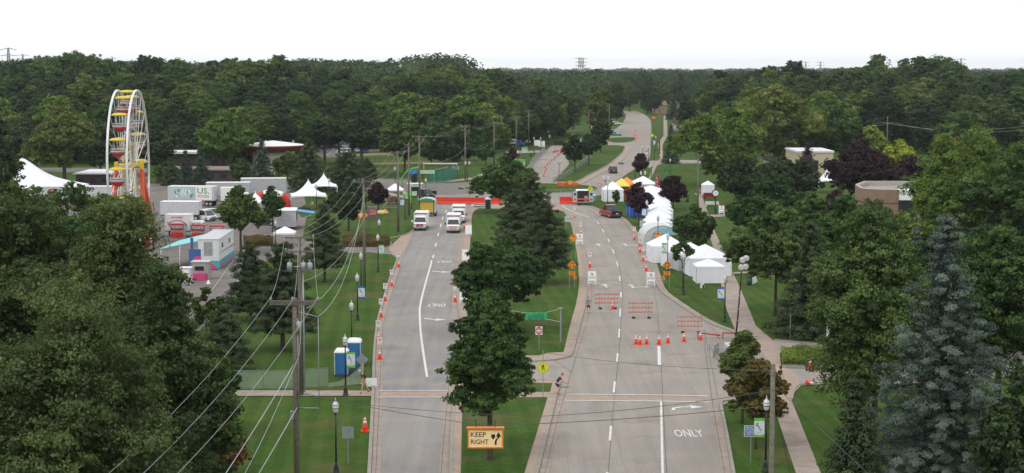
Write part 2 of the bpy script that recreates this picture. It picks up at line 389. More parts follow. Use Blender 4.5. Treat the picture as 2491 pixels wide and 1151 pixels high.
for e in (LR1, RL1, nose1, LR2, RL2, nose2, RR1, RR2, LL, LLc, LLn, top1): ribbon(mb, e, .24, 0, .15)
struct(mb.build("kerb", None, KERBM))
mb = MB()
ribbon(mb, LL, .62, None, .024, off=-.45); ribbon(mb, RR1, .62, None, .028, off=-.45); ribbon(mb, RR2, .62, None, .024, off=.45)
ribbon(mb, LR2, .62, None, .024, off=.45); ribbon(mb, LR1, .62, None, .024, off=.45); ribbon(mb, RL1, .62, None, .024, off=-.45); ribbon(mb, RL2, .62, None, .024, off=-.45)
struct(mb.build("gutter", None, WALK))
# right side: apron, sidewalk, drive
sheet("sidewalk_right_north", [(1792, 812), (1768, 755), (1755, 697), (1738, 612), (1722, 560), (1706, 527), (1697, 480), (1690, 470), (1705, 470), (1716, 500), (1731, 545), (1757, 602), (1780, 656), (1799, 697), (1818, 742), (1839, 793), (1882, 829), (1890, 845), (1880, 850), (1835, 830)], .056, WALK)
sheet("sidewalk_right_south", [(1894, 1025), (1936, 1151), (1975, 1290), (2052, 1290), (1997, 1151), (1926, 975), (1928, 958), (1941, 938), (1895, 945), (1880, 975)], .056, WALK)
sheet("brick_crossing_right", [(1835, 826), (1884, 829), (1897, 858), (1900, 893), (1930, 900), (1948, 938), (1928, 960), (1926, 975), (1894, 1000), (1885, 940), (1868, 880), (1845, 845)], .060, BRICK)
sheet("driveway_upper", [(1884, 829), (2018, 843), (2120, 850), (2120, 868), (2038, 866), (1905, 858), (1897, 858)], .052, ROAD)
sheet("driveway_lower", [(1901, 896), (2040, 899), (2200, 905), (2200, 935), (2040, 932), (1941, 938), (1930, 915)], .052, ROAD)
sheet("car_park_right", [(2110, 850), (2300, 800), (2700, 780), (2700, 900), (2200, 935), (2110, 905)], .048, ASPH)
mb = MB()
for px in ([(1884, 829), (1950, 835), (2018, 842), (2110, 850)], [(2040, 932), (1990, 933), (1942, 938), (1930, 955), (1926, 973)], [(1901, 895), (2042, 899), (2042, 894), (1903, 891)], [(1753, 985), (1756, 978), (1775, 975)]):
    ribbon(mb, dense(px, 1.5), .2, 0, .14)
struct(mb.build("driveway_kerb", None, KERBM))
sheet("clock_plaza", [(1725, 522), (1800, 520), (1812, 524), (1735, 528)], .064, WALK)
sheet("park_walk_right", [(1758, 663), (1860, 659), (1860, 662), (1770, 667)], .062, WALK)
# left side: sidewalk, driveway, fairground lot
sheet("sidewalk_left", [(560, 949), (845, 950), (845, 963), (560, 963)], .056, WALK)
sheet("brick_crossing_left", [(845, 950), (909, 950), (909, 963), (845, 963)], .058, BRICK)
sheet("fairground_lot", [(-200, 560), (60, 500), (200, 445), (400, 447), (560, 440), (700, 434), (735, 455), (748, 515), (740, 560), (735, 580), (760, 585), (760, 603), (940, 603), (955, 601), (972, 590), (967, 632), (955, 620), (900, 615), (830, 617), (680, 625), (600, 652), (560, 720), (500, 790), (440, 850), (330, 960), (-300, 900)], .044, ASPH)
sheet("driveway_brick_apron", [(945, 603), (975, 575), (1005, 564), (990, 600), (972, 628), (966, 630), (955, 619)], .048, BRICK)
sheet("lot_grass_strip", [(440, 512), (470, 506), (552, 503), (548, 512), (500, 516)], .05, LAWN)
sheet("tent_lawn", [(735, 530), (720, 512), (740, 498), (830, 494), (905, 500), (900, 520)], .05, LAWN)
mb = MB()
for px in ([(586, 617), (560, 645), (540, 675), (522, 700), (500, 725)], [(760, 603), (830, 604), (940, 603), (950, 590)], [(665, 603), (760, 605)]): ribbon(mb, dense(px, 2), .2, 0, .13)
struct(mb.build("lot_kerb", None, KERBM))
sheet("infield_dirt", [(850, 404), (1000, 399), (1150, 398), (1150, 394), (1000, 394), (850, 398)], .03, DIRT)
sheet("infield_dirt_left", [(760, 385), (930, 378), (1130, 380), (1130, 377), (930, 372), (760, 378)], .03, DIRT)
sheet("far_car_park", [(735, 378), (800, 382), (860, 372), (940, 366), (1010, 360), (1010, 352), (940, 350), (800, 338), (735, 342)], .034, ASPH)
sheet("far_lot_left", [(90, 420), (270, 418), (265, 408), (90, 408)], .034, ASPH)

# painted markings and joints
mb = MB(); ZP = .036
def dash(px, w=.15): ribbon(mb, dense(px, 4), w, None, ZP)
Bx = [(1151, 1477), (943, 1494), (870, 1502), (800, 1507), (716, 1511), (677, 1508), (642, 1502), (612, 1492), (585, 1481), (561, 1467), (541, 1454), (528, 1445)]
def bx(v):
    for (v0, u0), (v1, u1) in zip(Bx, Bx[1:]):
        if v0 >= v >= v1: return u0 + (u1 - u0) * (v0 - v) / (v0 - v1)
    return Bx[0][1]
for a, b in ((1180, 1150), (1073, 1037), (956, 929), (881, 860), (822, 801), (770, 751), (724, 711), (684, 672), (648, 637), (617, 607), (590, 581), (566, 558), (546, 539)):
    dash([(bx(a), a), (bx(b), b)], .17)
dash([(1617, 1290), (1612, 1151), (1608, 978)], .17); dash([(1604, 889), (1603, 843)], .3)
dash([(1366, 500), (1385, 512), (1408, 521), (1434, 529)], .2)
dash([(1039, 918), (1030, 860), (1023, 805), (1021, 752), (1025, 729), (1037, 683), (1049, 641), (1050, 634)], .22)
for u, a, b in ((1060, 601, 592), (1054, 629, 620), (1066, 575, 567), (1072, 553, 545), (1077, 535, 528), (1085, 518, 512)): dash([(u - 1, a), (u + 1, b)], .2)
dash([(1097, 505), (1108, 496)], .2)
for px in ([(922, 951), (1087, 951)], [(921, 967), (1086, 967)], [(1378, 960), (1550, 961), (1724, 964)], [(1372, 975), (1550, 976), (1727, 979)]): dash(px, .22)
dash([(1466, 430), (1445, 438), (1441, 445), (1452, 449)], .3)
for px in ([(1524, 318), (1538, 295), (1536, 287)], [(1575, 332), (1564, 310), (1566, 293)], [(1548, 372), (1550, 352)], [(1350, 363), (1373, 353)]): dash(px, .3)
struct(mb.build("road_lines", None, PAINT))
mb = MB()
for px in ([(1310, 1200), (1326, 1151), (1360, 1010), (1399, 876), (1425, 790), (1438, 740), (1439, 700), (1432, 650), (1420, 600), (1402, 550)],
           [(1482, 1290)] + [(u + 3, v) for v, u in Bx], [(1640, 1290), (1622, 1151), (1613, 980), (1606, 860), (1602, 800), (1597, 740), (1590, 700)],
           [(1790, 1290), (1763, 1151), (1738, 1010), (1722, 900), (1713, 830)], [(1745, 965), (1733, 900), (1722, 850), (1713, 802)], [(908, 1290), (915, 1130), (922, 987), (927, 870), (933, 790), (945, 740), (962, 690), (985, 620), (1010, 575)],
           [(1066, 1290), (1073, 1151), (1086, 1000), (1092, 930)], [(1096, 760), (1101, 700), (1108, 650), (1120, 580), (1128, 520)], [(960, 602), (985, 560), (990, 545)]):
    ribbon(mb, dense(px, 4), .038, None, .032)
for px in ([(1392, 888), (1560, 886), (1720, 890)], [(925, 862), (1120, 862)], [(1352, 880), (1390, 905)]): ribbon(mb, dense(px, 4), .038, None, .032)
struct(mb.build("road_joints", None, JOINT))
sheet("crosswalk_brick_left", [(922, 953), (1086, 953), (1085, 965), (921, 965)], .028, BRICK)
sheet("crosswalk_brick_right", [(1377, 962), (1723, 966), (1726, 977), (1373, 973)], .028, BRICK)
def mark(name, polys, u, v, rz, s=1.0):
    o = MB()
    for p in polys: o.poly([(x * s, y * s, 0) for x, y in p])
    ob = struct(o.build(name, None, PAINT)); g = G(u, v); ob.location = (g.x, g.y, .037); ob.rotation_euler = (0, 0, rz); return ob
STR = [[(-.12, -1.6), (.12, -1.6), (.12, .4), (-.12, .4)], [(-.62, .4), (.62, .4), (0, 1.7)]]
TURN = [[(-.15, -1.6), (.15, -1.6), (.15, .9), (-.15, .9)], [(-.5, .6), (.5, .6), (0, 1.7)], [(.15, -1.1), (1.5, -1.0), (1.5, -.65), (.15, -.75)], [(1.5, -1.5), (2.3, -.8), (1.5, -.2)]]
CURV = [[(-1.3, -1.2), (-.95, -1.2), (-.8, -.3), (-1.1, 0)], [(-1.1, 0), (-.8, -.3), (-.2, .1), (-.3, .5)], [(-.3, .5), (-.2, .1), (.7, .2), (.7, .6)], [(.7, -.45), (2.0, .4), (.7, 1.2)]]
for u, v in ((1456, 596), (1473, 696)): mark("lane_arrow", STR, u, v, .05)
for u, v in ((1521, 596), (1537, 697)): mark("turn_arrow", TURN, u, v, .05)
mark("turn_arrow", CURV, 1663, 993, 0, .8)
for u, v in ((1074, 662), (1060, 778)): mark("turn_arrow", [[(1.2, -1.0), (1.32, -.55), (.05, .40), (-.05, -.05)], [(0, -.62), (-1.2, .15), (0, .95)]], u, v, PI)
for u, v, rz, w in ((1675, 1056, 0, 2.05), (1081, 637, PI, 2.0), (1062, 743, PI, 2.1)):
    g = G(u, v); o = text_part("lane_word", "ONLY", 2.3, None, (g.x, g.y, .037), (0, 0, rz), PAINT, width=w); o['kind'] = 'structure'
# ------------------------------------------------------------------ trees
def LM(n, a, b, c, t=.30):
    k = lambda q: tuple(min(.9, x * 1.98) for x in srgb(*q))
    return leaf_mat(n, k(a), k(b), k(c), t)
F_DARK = LM("leaf_dark_green", (30, 43, 27), (43, 58, 35), (59, 76, 43))
F_MID = LM("leaf_mid_green", (37, 55, 29), (54, 75, 38), (74, 95, 47))
F_BRIGHT = LM("leaf_bright_green", (53, 73, 32), (79, 98, 43), (107, 124, 58))
F_OLIVE = LM("leaf_olive_green", (50, 61, 30), (71, 84, 41), (97, 108, 56))
F_LOC = LM("leaf_locust_green", (42, 54, 30), (58, 71, 40), (80, 93, 54))
F_PINE = LM("needle_dark", (29, 39, 24), (41, 52, 32), (56, 67, 41), .14)
F_SPR = LM("needle_spruce", (28, 38, 31), (42, 53, 44), (60, 71, 60), .10)
F_BLUE = LM("needle_blue", (40, 50, 45), (59, 69, 62), (86, 97, 88), .10)
F_PURP = LM("leaf_purple", (31, 20, 26), (48, 31, 38), (66, 47, 53), .2)
F_YEL = LM("leaf_yellow_green", (92, 104, 30), (122, 132, 42), (146, 152, 60))
F_RUST = LM("leaf_rusty", (70, 50, 30), (94, 66, 42), (112, 84, 52))
BARK = mat("bark", srgb(72, 62, 52), .95, var=.3, scale=4, bump=.5)
BARKG = mat("bark_grey", srgb(92, 84, 74), .95, var=.3, scale=4, bump=.5)

def leaf_obj(name, c, nrm, size, tint, m, parent, rng, aspect=.6):
    N = len(c); nrm = nrm / np.maximum(np.linalg.norm(nrm, axis=1, keepdims=True), 1e-6)
    r = rng.normal(size=(N, 3)); t = np.cross(nrm, r); t /= np.maximum(np.linalg.norm(t, axis=1, keepdims=True), 1e-6)
    b = np.cross(nrm, t); s = size[:, None]
    v = np.empty((N, 4, 3)); bend = nrm * s * .18
    v[:, 0] = c - t * s * .5 - bend; v[:, 1] = c - b * s * aspect * .5 + bend * .5; v[:, 2] = c + t * s * .5 - bend; v[:, 3] = c + b * s * aspect * .5 + bend * .5
    me = bpy.data.meshes.new(name); me.vertices.add(N * 4); me.vertices.foreach_set('co', v.reshape(-1))
    me.loops.add(N * 4); me.loops.foreach_set('vertex_index', np.arange(N * 4, dtype=np.int32))
    me.polygons.add(N); me.polygons.foreach_set('loop_start', np.arange(0, N * 4, 4, dtype=np.int32)); me.polygons.foreach_set('loop_total', np.full(N, 4, dtype=np.int32))
    a = me.attributes.new('tint', 'FLOAT', 'FACE'); a.data.foreach_set('value', np.clip(tint, 0, 1).astype(np.float32))
    me.materials.append(m); me.update(calc_edges=True); me.validate()
    o = bpy.data.objects.new(name, me); C.objects.link(o); o.parent = parent
    return o

def broad(H, R, base, n, leaf, seed, shape='round', lobes=None, density=1.0):
    """returns leaf centres, normals, sizes, tints for a broadleaf crown from z=base to z=H, half width R"""
    rng = np.random.default_rng(seed); hz = (H - base) / 2; zc = base + hz
    k = lobes or 46
    d = rng.normal(size=(k, 3)); d /= np.linalg.norm(d, axis=1, keepdims=True)
    d[0] = (0, 0, 1)
    for i in range(1, 7): d[i] = (math.cos(i * 1.047 + seed), math.sin(i * 1.047 + seed), rng.uniform(-.3, .35))
    d /= np.linalg.norm(d, axis=1, keepdims=True); rad = rng.uniform(.50, .90, k) * (1 + .16 * np.sin(3 * np.arctan2(d[:, 1], d[:, 0]) + seed))
    rad[0] = .86; rad[1:7] = rng.uniform(.74, .84, 6)
    lc = np.stack([d[:, 0] * R * rad, d[:, 1] * R * rad, d[:, 2] * hz * rad], 1)
    f = (lc[:, 2] / hz + 1) / 2
    if shape == 'vase': w = .55 + .55 * f
    elif shape == 'cone': w = 1.15 - .75 * f
    elif shape == 'spread': w = np.where(f < .3, .8, 1.06)
    else: w = 1.0 - .18 * np.abs(f - .45) * 2
    lc[:, 0] *= w; lc[:, 1] *= w; lc[:, 2] += zc
    lr = rng.uniform(.22, .38, k) * (R * .62 + hz * .38)
    # sub-clumps on each lobe
    per = 17; sc_c, sc_r, sc_n, sc_t = [], [], [], []
    ltint = rng.normal(.5, .13, k)
    for i in range(k):
        e = rng.normal(size=(per, 3)); e[:, 2] += .35; e /= np.linalg.norm(e, axis=1, keepdims=True)
        p = lc[i] + e * lr[i] * rng.uniform(.6, 1.0, (per, 1)) * np.array([1, 1, .8])
        sc_c.append(p); sc_n.append(e); sc_r.append(lr[i] * rng.uniform(.18, .36, per)); sc_t.append(ltint[i] + rng.normal(0, .14, per))
    sc_c = np.concatenate(sc_c); sc_n = np.concatenate(sc_n); sc_r = np.concatenate(sc_r); sc_t = np.concatenate(sc_t)
    q = rng.integers(0, len(sc_c), n); e = rng.normal(size=(n, 3)); e /= np.linalg.norm(e, axis=1, keepdims=True)
    c = sc_c[q] + e * (sc_r[q] * rng.uniform(.35, 1.1, n))[:, None] * np.array([1.15, 1.15, .62])
    nr = sc_n[q] * .55 + e * .35 + rng.normal(size=(n, 3)) * .38 + np.array([0, 0, .25])
    s = rng.uniform(.65, 1.35, n) * leaf; t = sc_t[q] + rng.normal(0, .05, n)
    # inner foliage
    m_ = n // 6; e = rng.normal(size=(m_, 3)); e /= np.linalg.norm(e, axis=1, keepdims=True)
    li = rng.integers(0, k, m_); ci = lc[li] + e * (lr[li] * rng.uniform(.1, .75, m_))[:, None]
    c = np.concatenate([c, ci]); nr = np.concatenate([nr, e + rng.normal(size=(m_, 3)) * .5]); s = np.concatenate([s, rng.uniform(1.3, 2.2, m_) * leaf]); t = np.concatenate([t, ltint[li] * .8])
    ok = c[:, 2] > base * .55
    return c[ok], nr[ok], s[ok], t[ok], lc

def conifer(H, R, n, leaf, seed, base=.6, droop=.25, power=.85, puff=.16, whorls=22, tuft=.75, zj=.5):
    rng = np.random.default_rng(seed); P, Nn, Sz, T = [], [], [], []
    br = []
    for w in range(whorls):
        f = (w + rng.uniform(-.3, .3)) / whorls; f = min(max(f, 0), .985); z = base + (H - base) * f
        k = max(4, int(11 * (1 - f) + 3)); a0 = rng.uniform(0, 6.28)
        for j in range(k):
            Ln = R * (1 - f) ** power * rng.uniform(.72, 1.12) + .12; br.append((z, a0 + 6.28 * j / k + rng.uniform(-.25, .25), Ln, rng.normal(.5, .15)))
    br_a = np.array(br); K = 7; TF = []
    for i, (z, a_, Ln, ti) in enumerate(br):
        kk = max(2, min(K, int(Ln / tuft) + 1))
        for j in range(kk):
            u = (j + rng.uniform(.25, .95)) / kk; side = rng.normal() * Ln * .13 * (1.2 - u); r = Ln * u
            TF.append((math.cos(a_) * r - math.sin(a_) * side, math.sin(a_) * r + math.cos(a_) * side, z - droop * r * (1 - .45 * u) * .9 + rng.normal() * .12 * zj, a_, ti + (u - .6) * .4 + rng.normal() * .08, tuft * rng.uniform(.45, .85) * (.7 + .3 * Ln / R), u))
    TF = np.array(TF); W = TF[:, 5] ** 1.5 * (.35 + TF[:, 6]); W /= W.sum(); q = rng.choice(len(TF), n, p=W); B = TF[q]
    e = rng.normal(size=(n, 3)); e /= np.linalg.norm(e, axis=1, keepdims=True); rr_ = B[:, 5] * rng.uniform(.3, 1, n)
    c = B[:, :3] + e * rr_[:, None] * np.array([1.1, 1.1, .62])
    nr = np.stack([np.cos(B[:, 3]) * .45 + e[:, 0] * .7, np.sin(B[:, 3]) * .45 + e[:, 1] * .7, .7 + e[:, 2] * .6], 1) + rng.normal(size=(n, 3)) * .25
    t = B[:, 4] + rng.normal(0, .08, n); s = leaf * rng.uniform(.6, 1.3, n)
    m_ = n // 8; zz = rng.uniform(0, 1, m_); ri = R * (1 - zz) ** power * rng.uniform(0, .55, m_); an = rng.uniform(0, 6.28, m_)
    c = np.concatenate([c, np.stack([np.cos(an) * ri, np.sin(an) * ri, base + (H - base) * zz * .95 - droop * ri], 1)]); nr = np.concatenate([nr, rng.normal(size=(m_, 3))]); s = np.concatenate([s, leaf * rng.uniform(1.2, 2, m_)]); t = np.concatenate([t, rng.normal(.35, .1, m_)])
    return c, nr, s, t, br

def trunk_mb(H, r, top, seed, lobes=None, n=8, limbs=7, lean=0.0):
    rng = random.Random(seed); mb = MB(); p = [Vector((0, 0, -.1)), Vector((0, 0, .25)), Vector((lean * .3, 0, H * .25)), Vector((lean * .6 + rng.uniform(-.1, .1), rng.uniform(-.1, .1), H * .5)), Vector((lean, 0, top))]
    mb.tube(p, [r * 1.5, r * 1.1, r * .9, r * .65, r * .15], n)
    if lobes is not None:
        for i in range(min(limbs, len(lobes))):
            l = Vector(lobes[i]); z0 = rng.uniform(.28, .6) * H; z0 = min(z0, l.z * .8)
            a = Vector((lean * z0 / H, 0, z0)); mid = a.lerp(l, .5) + Vector((0, 0, -.08 * (l - a).length))
            mb.tube([a, mid, l], [r * .42, r * .26, r * .06], 6)
    return mb

def make_tree(name, H, R, leafm, kind='broad', n=9000, leaf=.45, seed=1, base=None, shape='round', tr=None, bark=None, label=None, group=None, loc=(0, 0, 0), **kw):
    t = thing(name, label, "tree", loc, 0, group); rng = np.random.default_rng(seed + 999)
    tr = tr or max(.08, H * .018)
    if kind == 'broad':
        base = H * .22 if base is None else base
        c, nr, s, ti, lc = broad(H, R, base, n, leaf, seed, shape, **kw)
        trunk_mb(H, tr, H * .8, seed, lc).build("trunk", t, bark or BARK)
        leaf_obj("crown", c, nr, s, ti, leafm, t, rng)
    else:
        c, nr, s, ti, br = conifer(H, R, n, leaf, seed, base=(base if base is not None else .4), **kw)
        mb = trunk_mb(H, tr, H * .97, seed)
        for z, a, Ln, _ in br[::3]: mb.tube([(0, 0, z), (math.cos(a) * Ln * .8, math.sin(a) * Ln * .8, z - Ln * .2)], [tr * .2, tr * .05], 4)
        mb.build("trunk", t, bark or BARK)
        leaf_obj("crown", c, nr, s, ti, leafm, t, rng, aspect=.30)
    return t

def px_tree(name, u, vt, vb, w, leafm, label, kind='broad', n=9000, leaf=.4, group=None, d=None, **kw):
    """tree standing where the photo shows its foot: u, top row, foot row (or distance d), crown width in photo pixels"""
    if d is None: g = G(u, vb)
    else: g = Vector(((u - CX) / FPX * d, d, 0))
    Hh = DP(u, vt, g.y).z * (1.05 if kind == 'conifer' else 1.0); R = w / 2 / FPX * g.length
    if 'basev' in kw: kw['base'] = max(.3, DP(u, kw.pop('basev'), g.y).z)
    return make_tree(name, Hh, R, leafm, kind, n, leaf, abs(hash_(label)) % 9973, label=label, group=group, loc=(g.x, g.y, 0), **kw)
def hash_(s):
    h = 7
    for ch in s: h = (h * 31 + ord(ch)) % 1000003
    return h

F_TURN = LM("leaf_turning", (62, 66, 34), (84, 80, 42), (106, 88, 50))
F_SHRUB = LM("leaf_brown_green", (56, 54, 28), (80, 70, 42), (96, 92, 50))
# --- near left
px_tree("locust_tree", 400, 640, 0, 230, F_LOC, "feathery locust with its right edge hanging over the chain link fence", n=60000, leaf=.16, d=80, base=3, tr=.25, lobes=60)
px_tree("locust_tree", 275, 488, 0, 350, F_LOC, "huge feathery locust tree filling the left foreground below the ferris wheel", n=120000, leaf=.17, d=88, basev=1180, tr=.42, lobes=90)
px_tree("locust_tree", 25, 458, 0, 330, F_LOC, "tall olive green tree at the left edge in front of the white marquee", n=70000, leaf=.19, d=98, basev=1000, tr=.4, lobes=70)
px_tree("locust_tree", 160, 690, 0, 540, F_LOC, "lowest and nearest dark locust tree in the bottom left corner", n=110000, leaf=.14, d=64, base=2.5, tr=.35, lobes=90)
px_tree("broadleaf_tree", 440, 800, 0, 230, F_MID, "small green tree tucked under the right side of the big locust", n=22000, leaf=.26, d=84, base=2, tr=.2)
px_tree("broadleaf_tree", 185, 440, 0, 240, F_MID, "green treetop showing above the locust just left of the ferris wheel", n=24000, leaf=.26, d=135, base=3, tr=.25)
px_tree("broadleaf_tree", 85, 462, 0, 230, F_OLIVE, "olive treetop between the marquee and the big locust", n=16000, leaf=.3, d=125, base=3, tr=.25)
px_tree("broadleaf_tree", 140, 462, 0, 170, F_MID, "leafy treetop hiding the lower part of the red lettered trailer", n=18000, leaf=.26, d=128, base=3, tr=.22)
px_tree("broadleaf_tree", 250, 472, 0, 160, F_MID, "leafy treetop directly below the left rim of the ferris wheel", n=18000, leaf=.26, d=124, base=3, tr=.22)
px_tree("broadleaf_tree", -28, 238, 0, 105, F_DARK, "dark tall tree cut off by the left edge above the marquee", n=22000, leaf=.32, d=165, base=5, tr=.35)
px_tree("broadleaf_tree", 20, 398, 0, 95, F_DARK, "dark green tree in front of the left end of the marquee", n=12000, leaf=.3, d=190, base=3, tr=.3)
px_tree("young_tree", 523, 862, 1064, 150, F_MID, "small loose tree with a bare trunk on the lawn by the green mesh fence", n=7000, leaf=.26, basev=985, tr=.09, lobes=26)
px_tree("young_tree", 503, 700, 830, 75, F_OLIVE, "thin tree beside the chain link fence right of the big locust", n=4000, leaf=.26, basev=800, tr=.07, lobes=18)
px_tree("rusty_bush", 520, 1040, 1165, 190, F_RUST, "low rusty brown bush on the lawn at the bottom left", n=9000, leaf=.22, base=.2, tr=.06)
# --- left lawns and fairground
px_tree("pine_tree", 548, 750, 902, 122, F_PINE, "round dark pine on the lawn right of the big locust", 'conifer', n=22500, leaf=0.27, basev=880, droop=-.12, zj=1.5, power=.5, puff=.3, whorls=12, tr=.14)
px_tree("pine_tree", 610, 596, 778, 122, F_PINE, "dark pine leaning over the fence beside the food trailer", 'conifer', n=24000, leaf=0.27, basev=755, droop=-.12, zj=1.5, power=.55, puff=.3, whorls=13, tr=.16)
px_tree("pine_tree", 688, 598, 852, 175, F_PINE, "broad dark pine behind the two crossarm utility poles", 'conifer', n=33000, leaf=0.27, basev=800, droop=-.12, zj=1.5, power=.5, puff=.3, whorls=14, tr=.2)
px_tree("pine_tree", 790, 503, 686, 108, F_PINE, "pointed dark pine on the lawn beside the driveway", 'conifer', n=25500, leaf=0.27, basev=645, droop=-.12, zj=1.5, power=.6, puff=.28, whorls=14, tr=.18)
px_tree("maple_tree", 586, 456, 618, 118, F_MID, "green tree with a forked trunk in the fairground lot", n=12000, leaf=.38, basev=565, shape='cone', tr=.18)
px_tree("young_tree", 663, 452, 565, 64, F_MID, "slim tree in the lot beside the white frame tents", n=6000, leaf=.36, basev=535, shape='cone', tr=.1)
px_tree("maple_tree", 848, 452, 562, 92, F_DARK, "dark round tree on the lawn behind the second street pole", n=9000, leaf=.42, basev=535, tr=.15)
px_tree("plum_tree", 920, 443, 512, 54, F_PURP, "small purple plum tree left of the white pop-up tent", n=4500, leaf=.36, basev=500, tr=.1)
px_tree("pine_tree", 752, 345, 468, 112, F_PINE, "big dark pine right of the round roofed building", 'conifer', n=19500, leaf=0.42, basev=462, droop=-.12, zj=1.5, power=.55, puff=.28, whorls=16)
px_tree("pine_tree", 845, 372, 462, 150, F_PINE, "wide dark pine behind the pointed frame tents", 'conifer', n=19500, leaf=0.42, basev=458, droop=-.12, zj=1.5, power=.45, puff=.3, whorls=12)
px_tree("cedar_tree", 892, 388, 455, 46, F_DARK, "narrow dark cedar at the right end of the pine clump", n=5000, leaf=.5, base=.5)
px_tree("spruce_tree", 638, 342, 462, 80, F_SPR, "large blue grey spruce behind the white semi trailers", 'conifer', n=12000, leaf=.5)
px_tree("spruce_tree", 452, 368, 458, 54, F_SPR, "left spruce of the pair behind the white trailer", 'conifer', n=7000, leaf=.5)
px_tree("spruce_tree", 490, 362, 460, 58, F_SPR, "right spruce of the pair behind the white trailer", 'conifer', n=7000, leaf=.5)
px_tree("spruce_tree", 415, 385, 452, 50, F_PINE, "small dark spruce just right of the ferris wheel", 'conifer', n=5000, leaf=.5)
px_tree("locust_tree", 158, 262, 462, 178, F_OLIVE, "lone tree with yellowing top standing left of the ferris wheel", n=14000, leaf=.6, basev=415, shape='round', tr=.45)
px_tree("maple_tree", 545, 282, 425, 150, F_BRIGHT, "bright round tree above the spruces and white trailers", n=13000, leaf=.6, basev=395, tr=.35)
px_tree("maple_tree", 700, 370, 440, 80, F_OLIVE, "small olive tree in front of the round roofed building", n=5000, leaf=.5, basev=425)
px_tree("maple_tree", 985, 275, 425, 125, F_MID, "broad green tree behind the tops of the utility poles", n=11000, leaf=.62, basev=400)
px_tree("maple_tree", 880, 290, 404, 120, F_DARK, "dark park tree with tall trunk beside the far car park", n=10000, leaf=.62, basev=365, tr=.4)
px_tree("maple_tree", 790, 280, 400, 125, F_DARK, "dark park tree in front of the blue cars", n=10000, leaf=.62, basev=350, tr=.4)
px_tree("maple_tree", 825, 300, 397, 80, F_DARK, "slim dark park tree between the parked cars", n=8000, leaf=.62, basev=352, tr=.4)
px_tree("maple_tree", 1085, 345, 398, 120, F_DARK, "low dark tree over the ball field fence", n=8000, leaf=.6, base=1)
px_tree("maple_tree", 1182, 352, 402, 48, F_MID, "small park tree beyond the ball field", n=4000, leaf=.6, basev=385)
for u, vt, vb, w, m, lb in ((385, 300, 428, 70, F_DARK, "dark tree immediately right of the ferris wheel rim"), (245, 300, 425, 70, F_DARK, "dark tree between the lone locust and the ferris wheel"), (60, 290, 420, 110, F_DARK, "dark tree above the peak of the marquee"), (440, 310, 410, 90, F_DARK, "dark tree behind the pair of spruces"), (615, 320, 415, 70, F_DARK, "dark tree left of the round roofed building"), (340, 330, 430, 60, F_MID, "green tree seen through the ferris wheel spokes"), (680, 275, 398, 100, F_DARK, "dark tree rising behind the round roof"), (1050, 300, 400, 90, F_MID, "green park tree right of the brown pole top"), (1120, 330, 392, 90, F_DARK, "dark park tree behind the ball field lamp"), (590, 395, 455, 60, F_MID, "low green tree left of the large blue grey spruce"), (405, 395, 450, 60, F_MID, "low green tree in front of the brick pavilion")):
    px_tree("park_tree", u, vt, vb, w, m, lb, n=9000, leaf=.55, base=.8)
# --- median
px_tree("maple_tree", 1192, 706, 1122, 232, F_MID, "big maple in the near median behind the keep right sign", n=64000, leaf=.20, basev=1035, shape='cone', tr=.19, lobes=64)
px_tree("maple_tree", 1224, 588, 812, 252, F_MID, "wide green tree in the median above the nearest maple", n=38000, leaf=.26, basev=752, tr=.18, lobes=52)
px_tree("pine_tree", 1325, 498, 692, 150, F_PINE, "dark pine in the middle of the median", 'conifer', n=33000, leaf=0.30, basev=648, droop=-.12, zj=1.5, power=.5, puff=.3, whorls=13, tr=.2)
px_tree("pine_tree", 1252, 470, 640, 125, F_PINE, "dark pine behind the wide median tree", 'conifer', n=25500, leaf=0.32, basev=610, droop=-.12, zj=1.5, power=.45, puff=.3, whorls=12, tr=.2)
px_tree("pine_tree", 1292, 436, 560, 140, F_PINE, "tallest dark pine at the roundabout end of the median", 'conifer', n=25500, leaf=0.35, basev=545, droop=-.12, zj=1.5, power=.5, puff=.3, whorls=13, tr=.2)
px_tree("maple_tree", 1230, 388, 520, 172, F_MID, "round dark tree beside the red barriers at the median tip", n=20000, leaf=.38, basev=485, tr=.2)
px_tree("maple_tree", 1398, 330, 418, 66, F_DARK, "left dark tree on the far grass median", n=6000, leaf=.5, basev=390, tr=.15)
px_tree("maple_tree", 1432, 328, 404, 62, F_DARK, "right dark tree on the far grass median", n=6000, leaf=.5, basev=382, tr=.15)
px_tree("maple_tree", 1462, 296, 372, 52, F_DARK, "dark tree beyond the far median beside the road", n=6000, leaf=.6, basev=352)
# --- right verge
px_tree("maple_tree", 1838, 878, 1092, 150, F_TURN, "small maple with rusty brown leaves under the green one on the right verge", n=16000, leaf=.18, basev=1018, tr=.09, lobes=36)
px_tree("maple_tree", 1806, 804, 1030, 142, F_OLIVE, "small olive green maple on the near right verge beside the light tower", shape='cone', n=22000, leaf=.18, basev=1000, tr=.09, lobes=40)
px_tree("young_tree", 1660, 584, 706, 58, F_MID, "young tree in front of the white tents", n=3500, leaf=.27, basev=640, tr=.07, lobes=18)
px_tree("maple_tree", 1688, 502, 622, 112, F_MID, "green tree beside the walk behind the white tents", n=13000, leaf=.34, basev=600, tr=.13)
px_tree("plum_tree", 1554, 444, 548, 68, F_PURP, "purple plum tree over the blue canopy", n=6500, leaf=.36, basev=522, tr=.1)
px_tree("plum_tree", 1638, 428, 512, 66, F_PURP, "purple plum tree right of the red feather flag", n=6500, leaf=.36, basev=500, tr=.1)
px_tree("plum_tree", 1557, 374, 440, 38, F_PURP, "narrow purple plum tree beyond the roundabout", n=4500, leaf=.4, basev=425, tr=.1)
px_tree("plum_tree", 1246, 362, 402, 38, F_PURP, "small purple tree by the far green fence", n=3500, leaf=.5, basev=395)
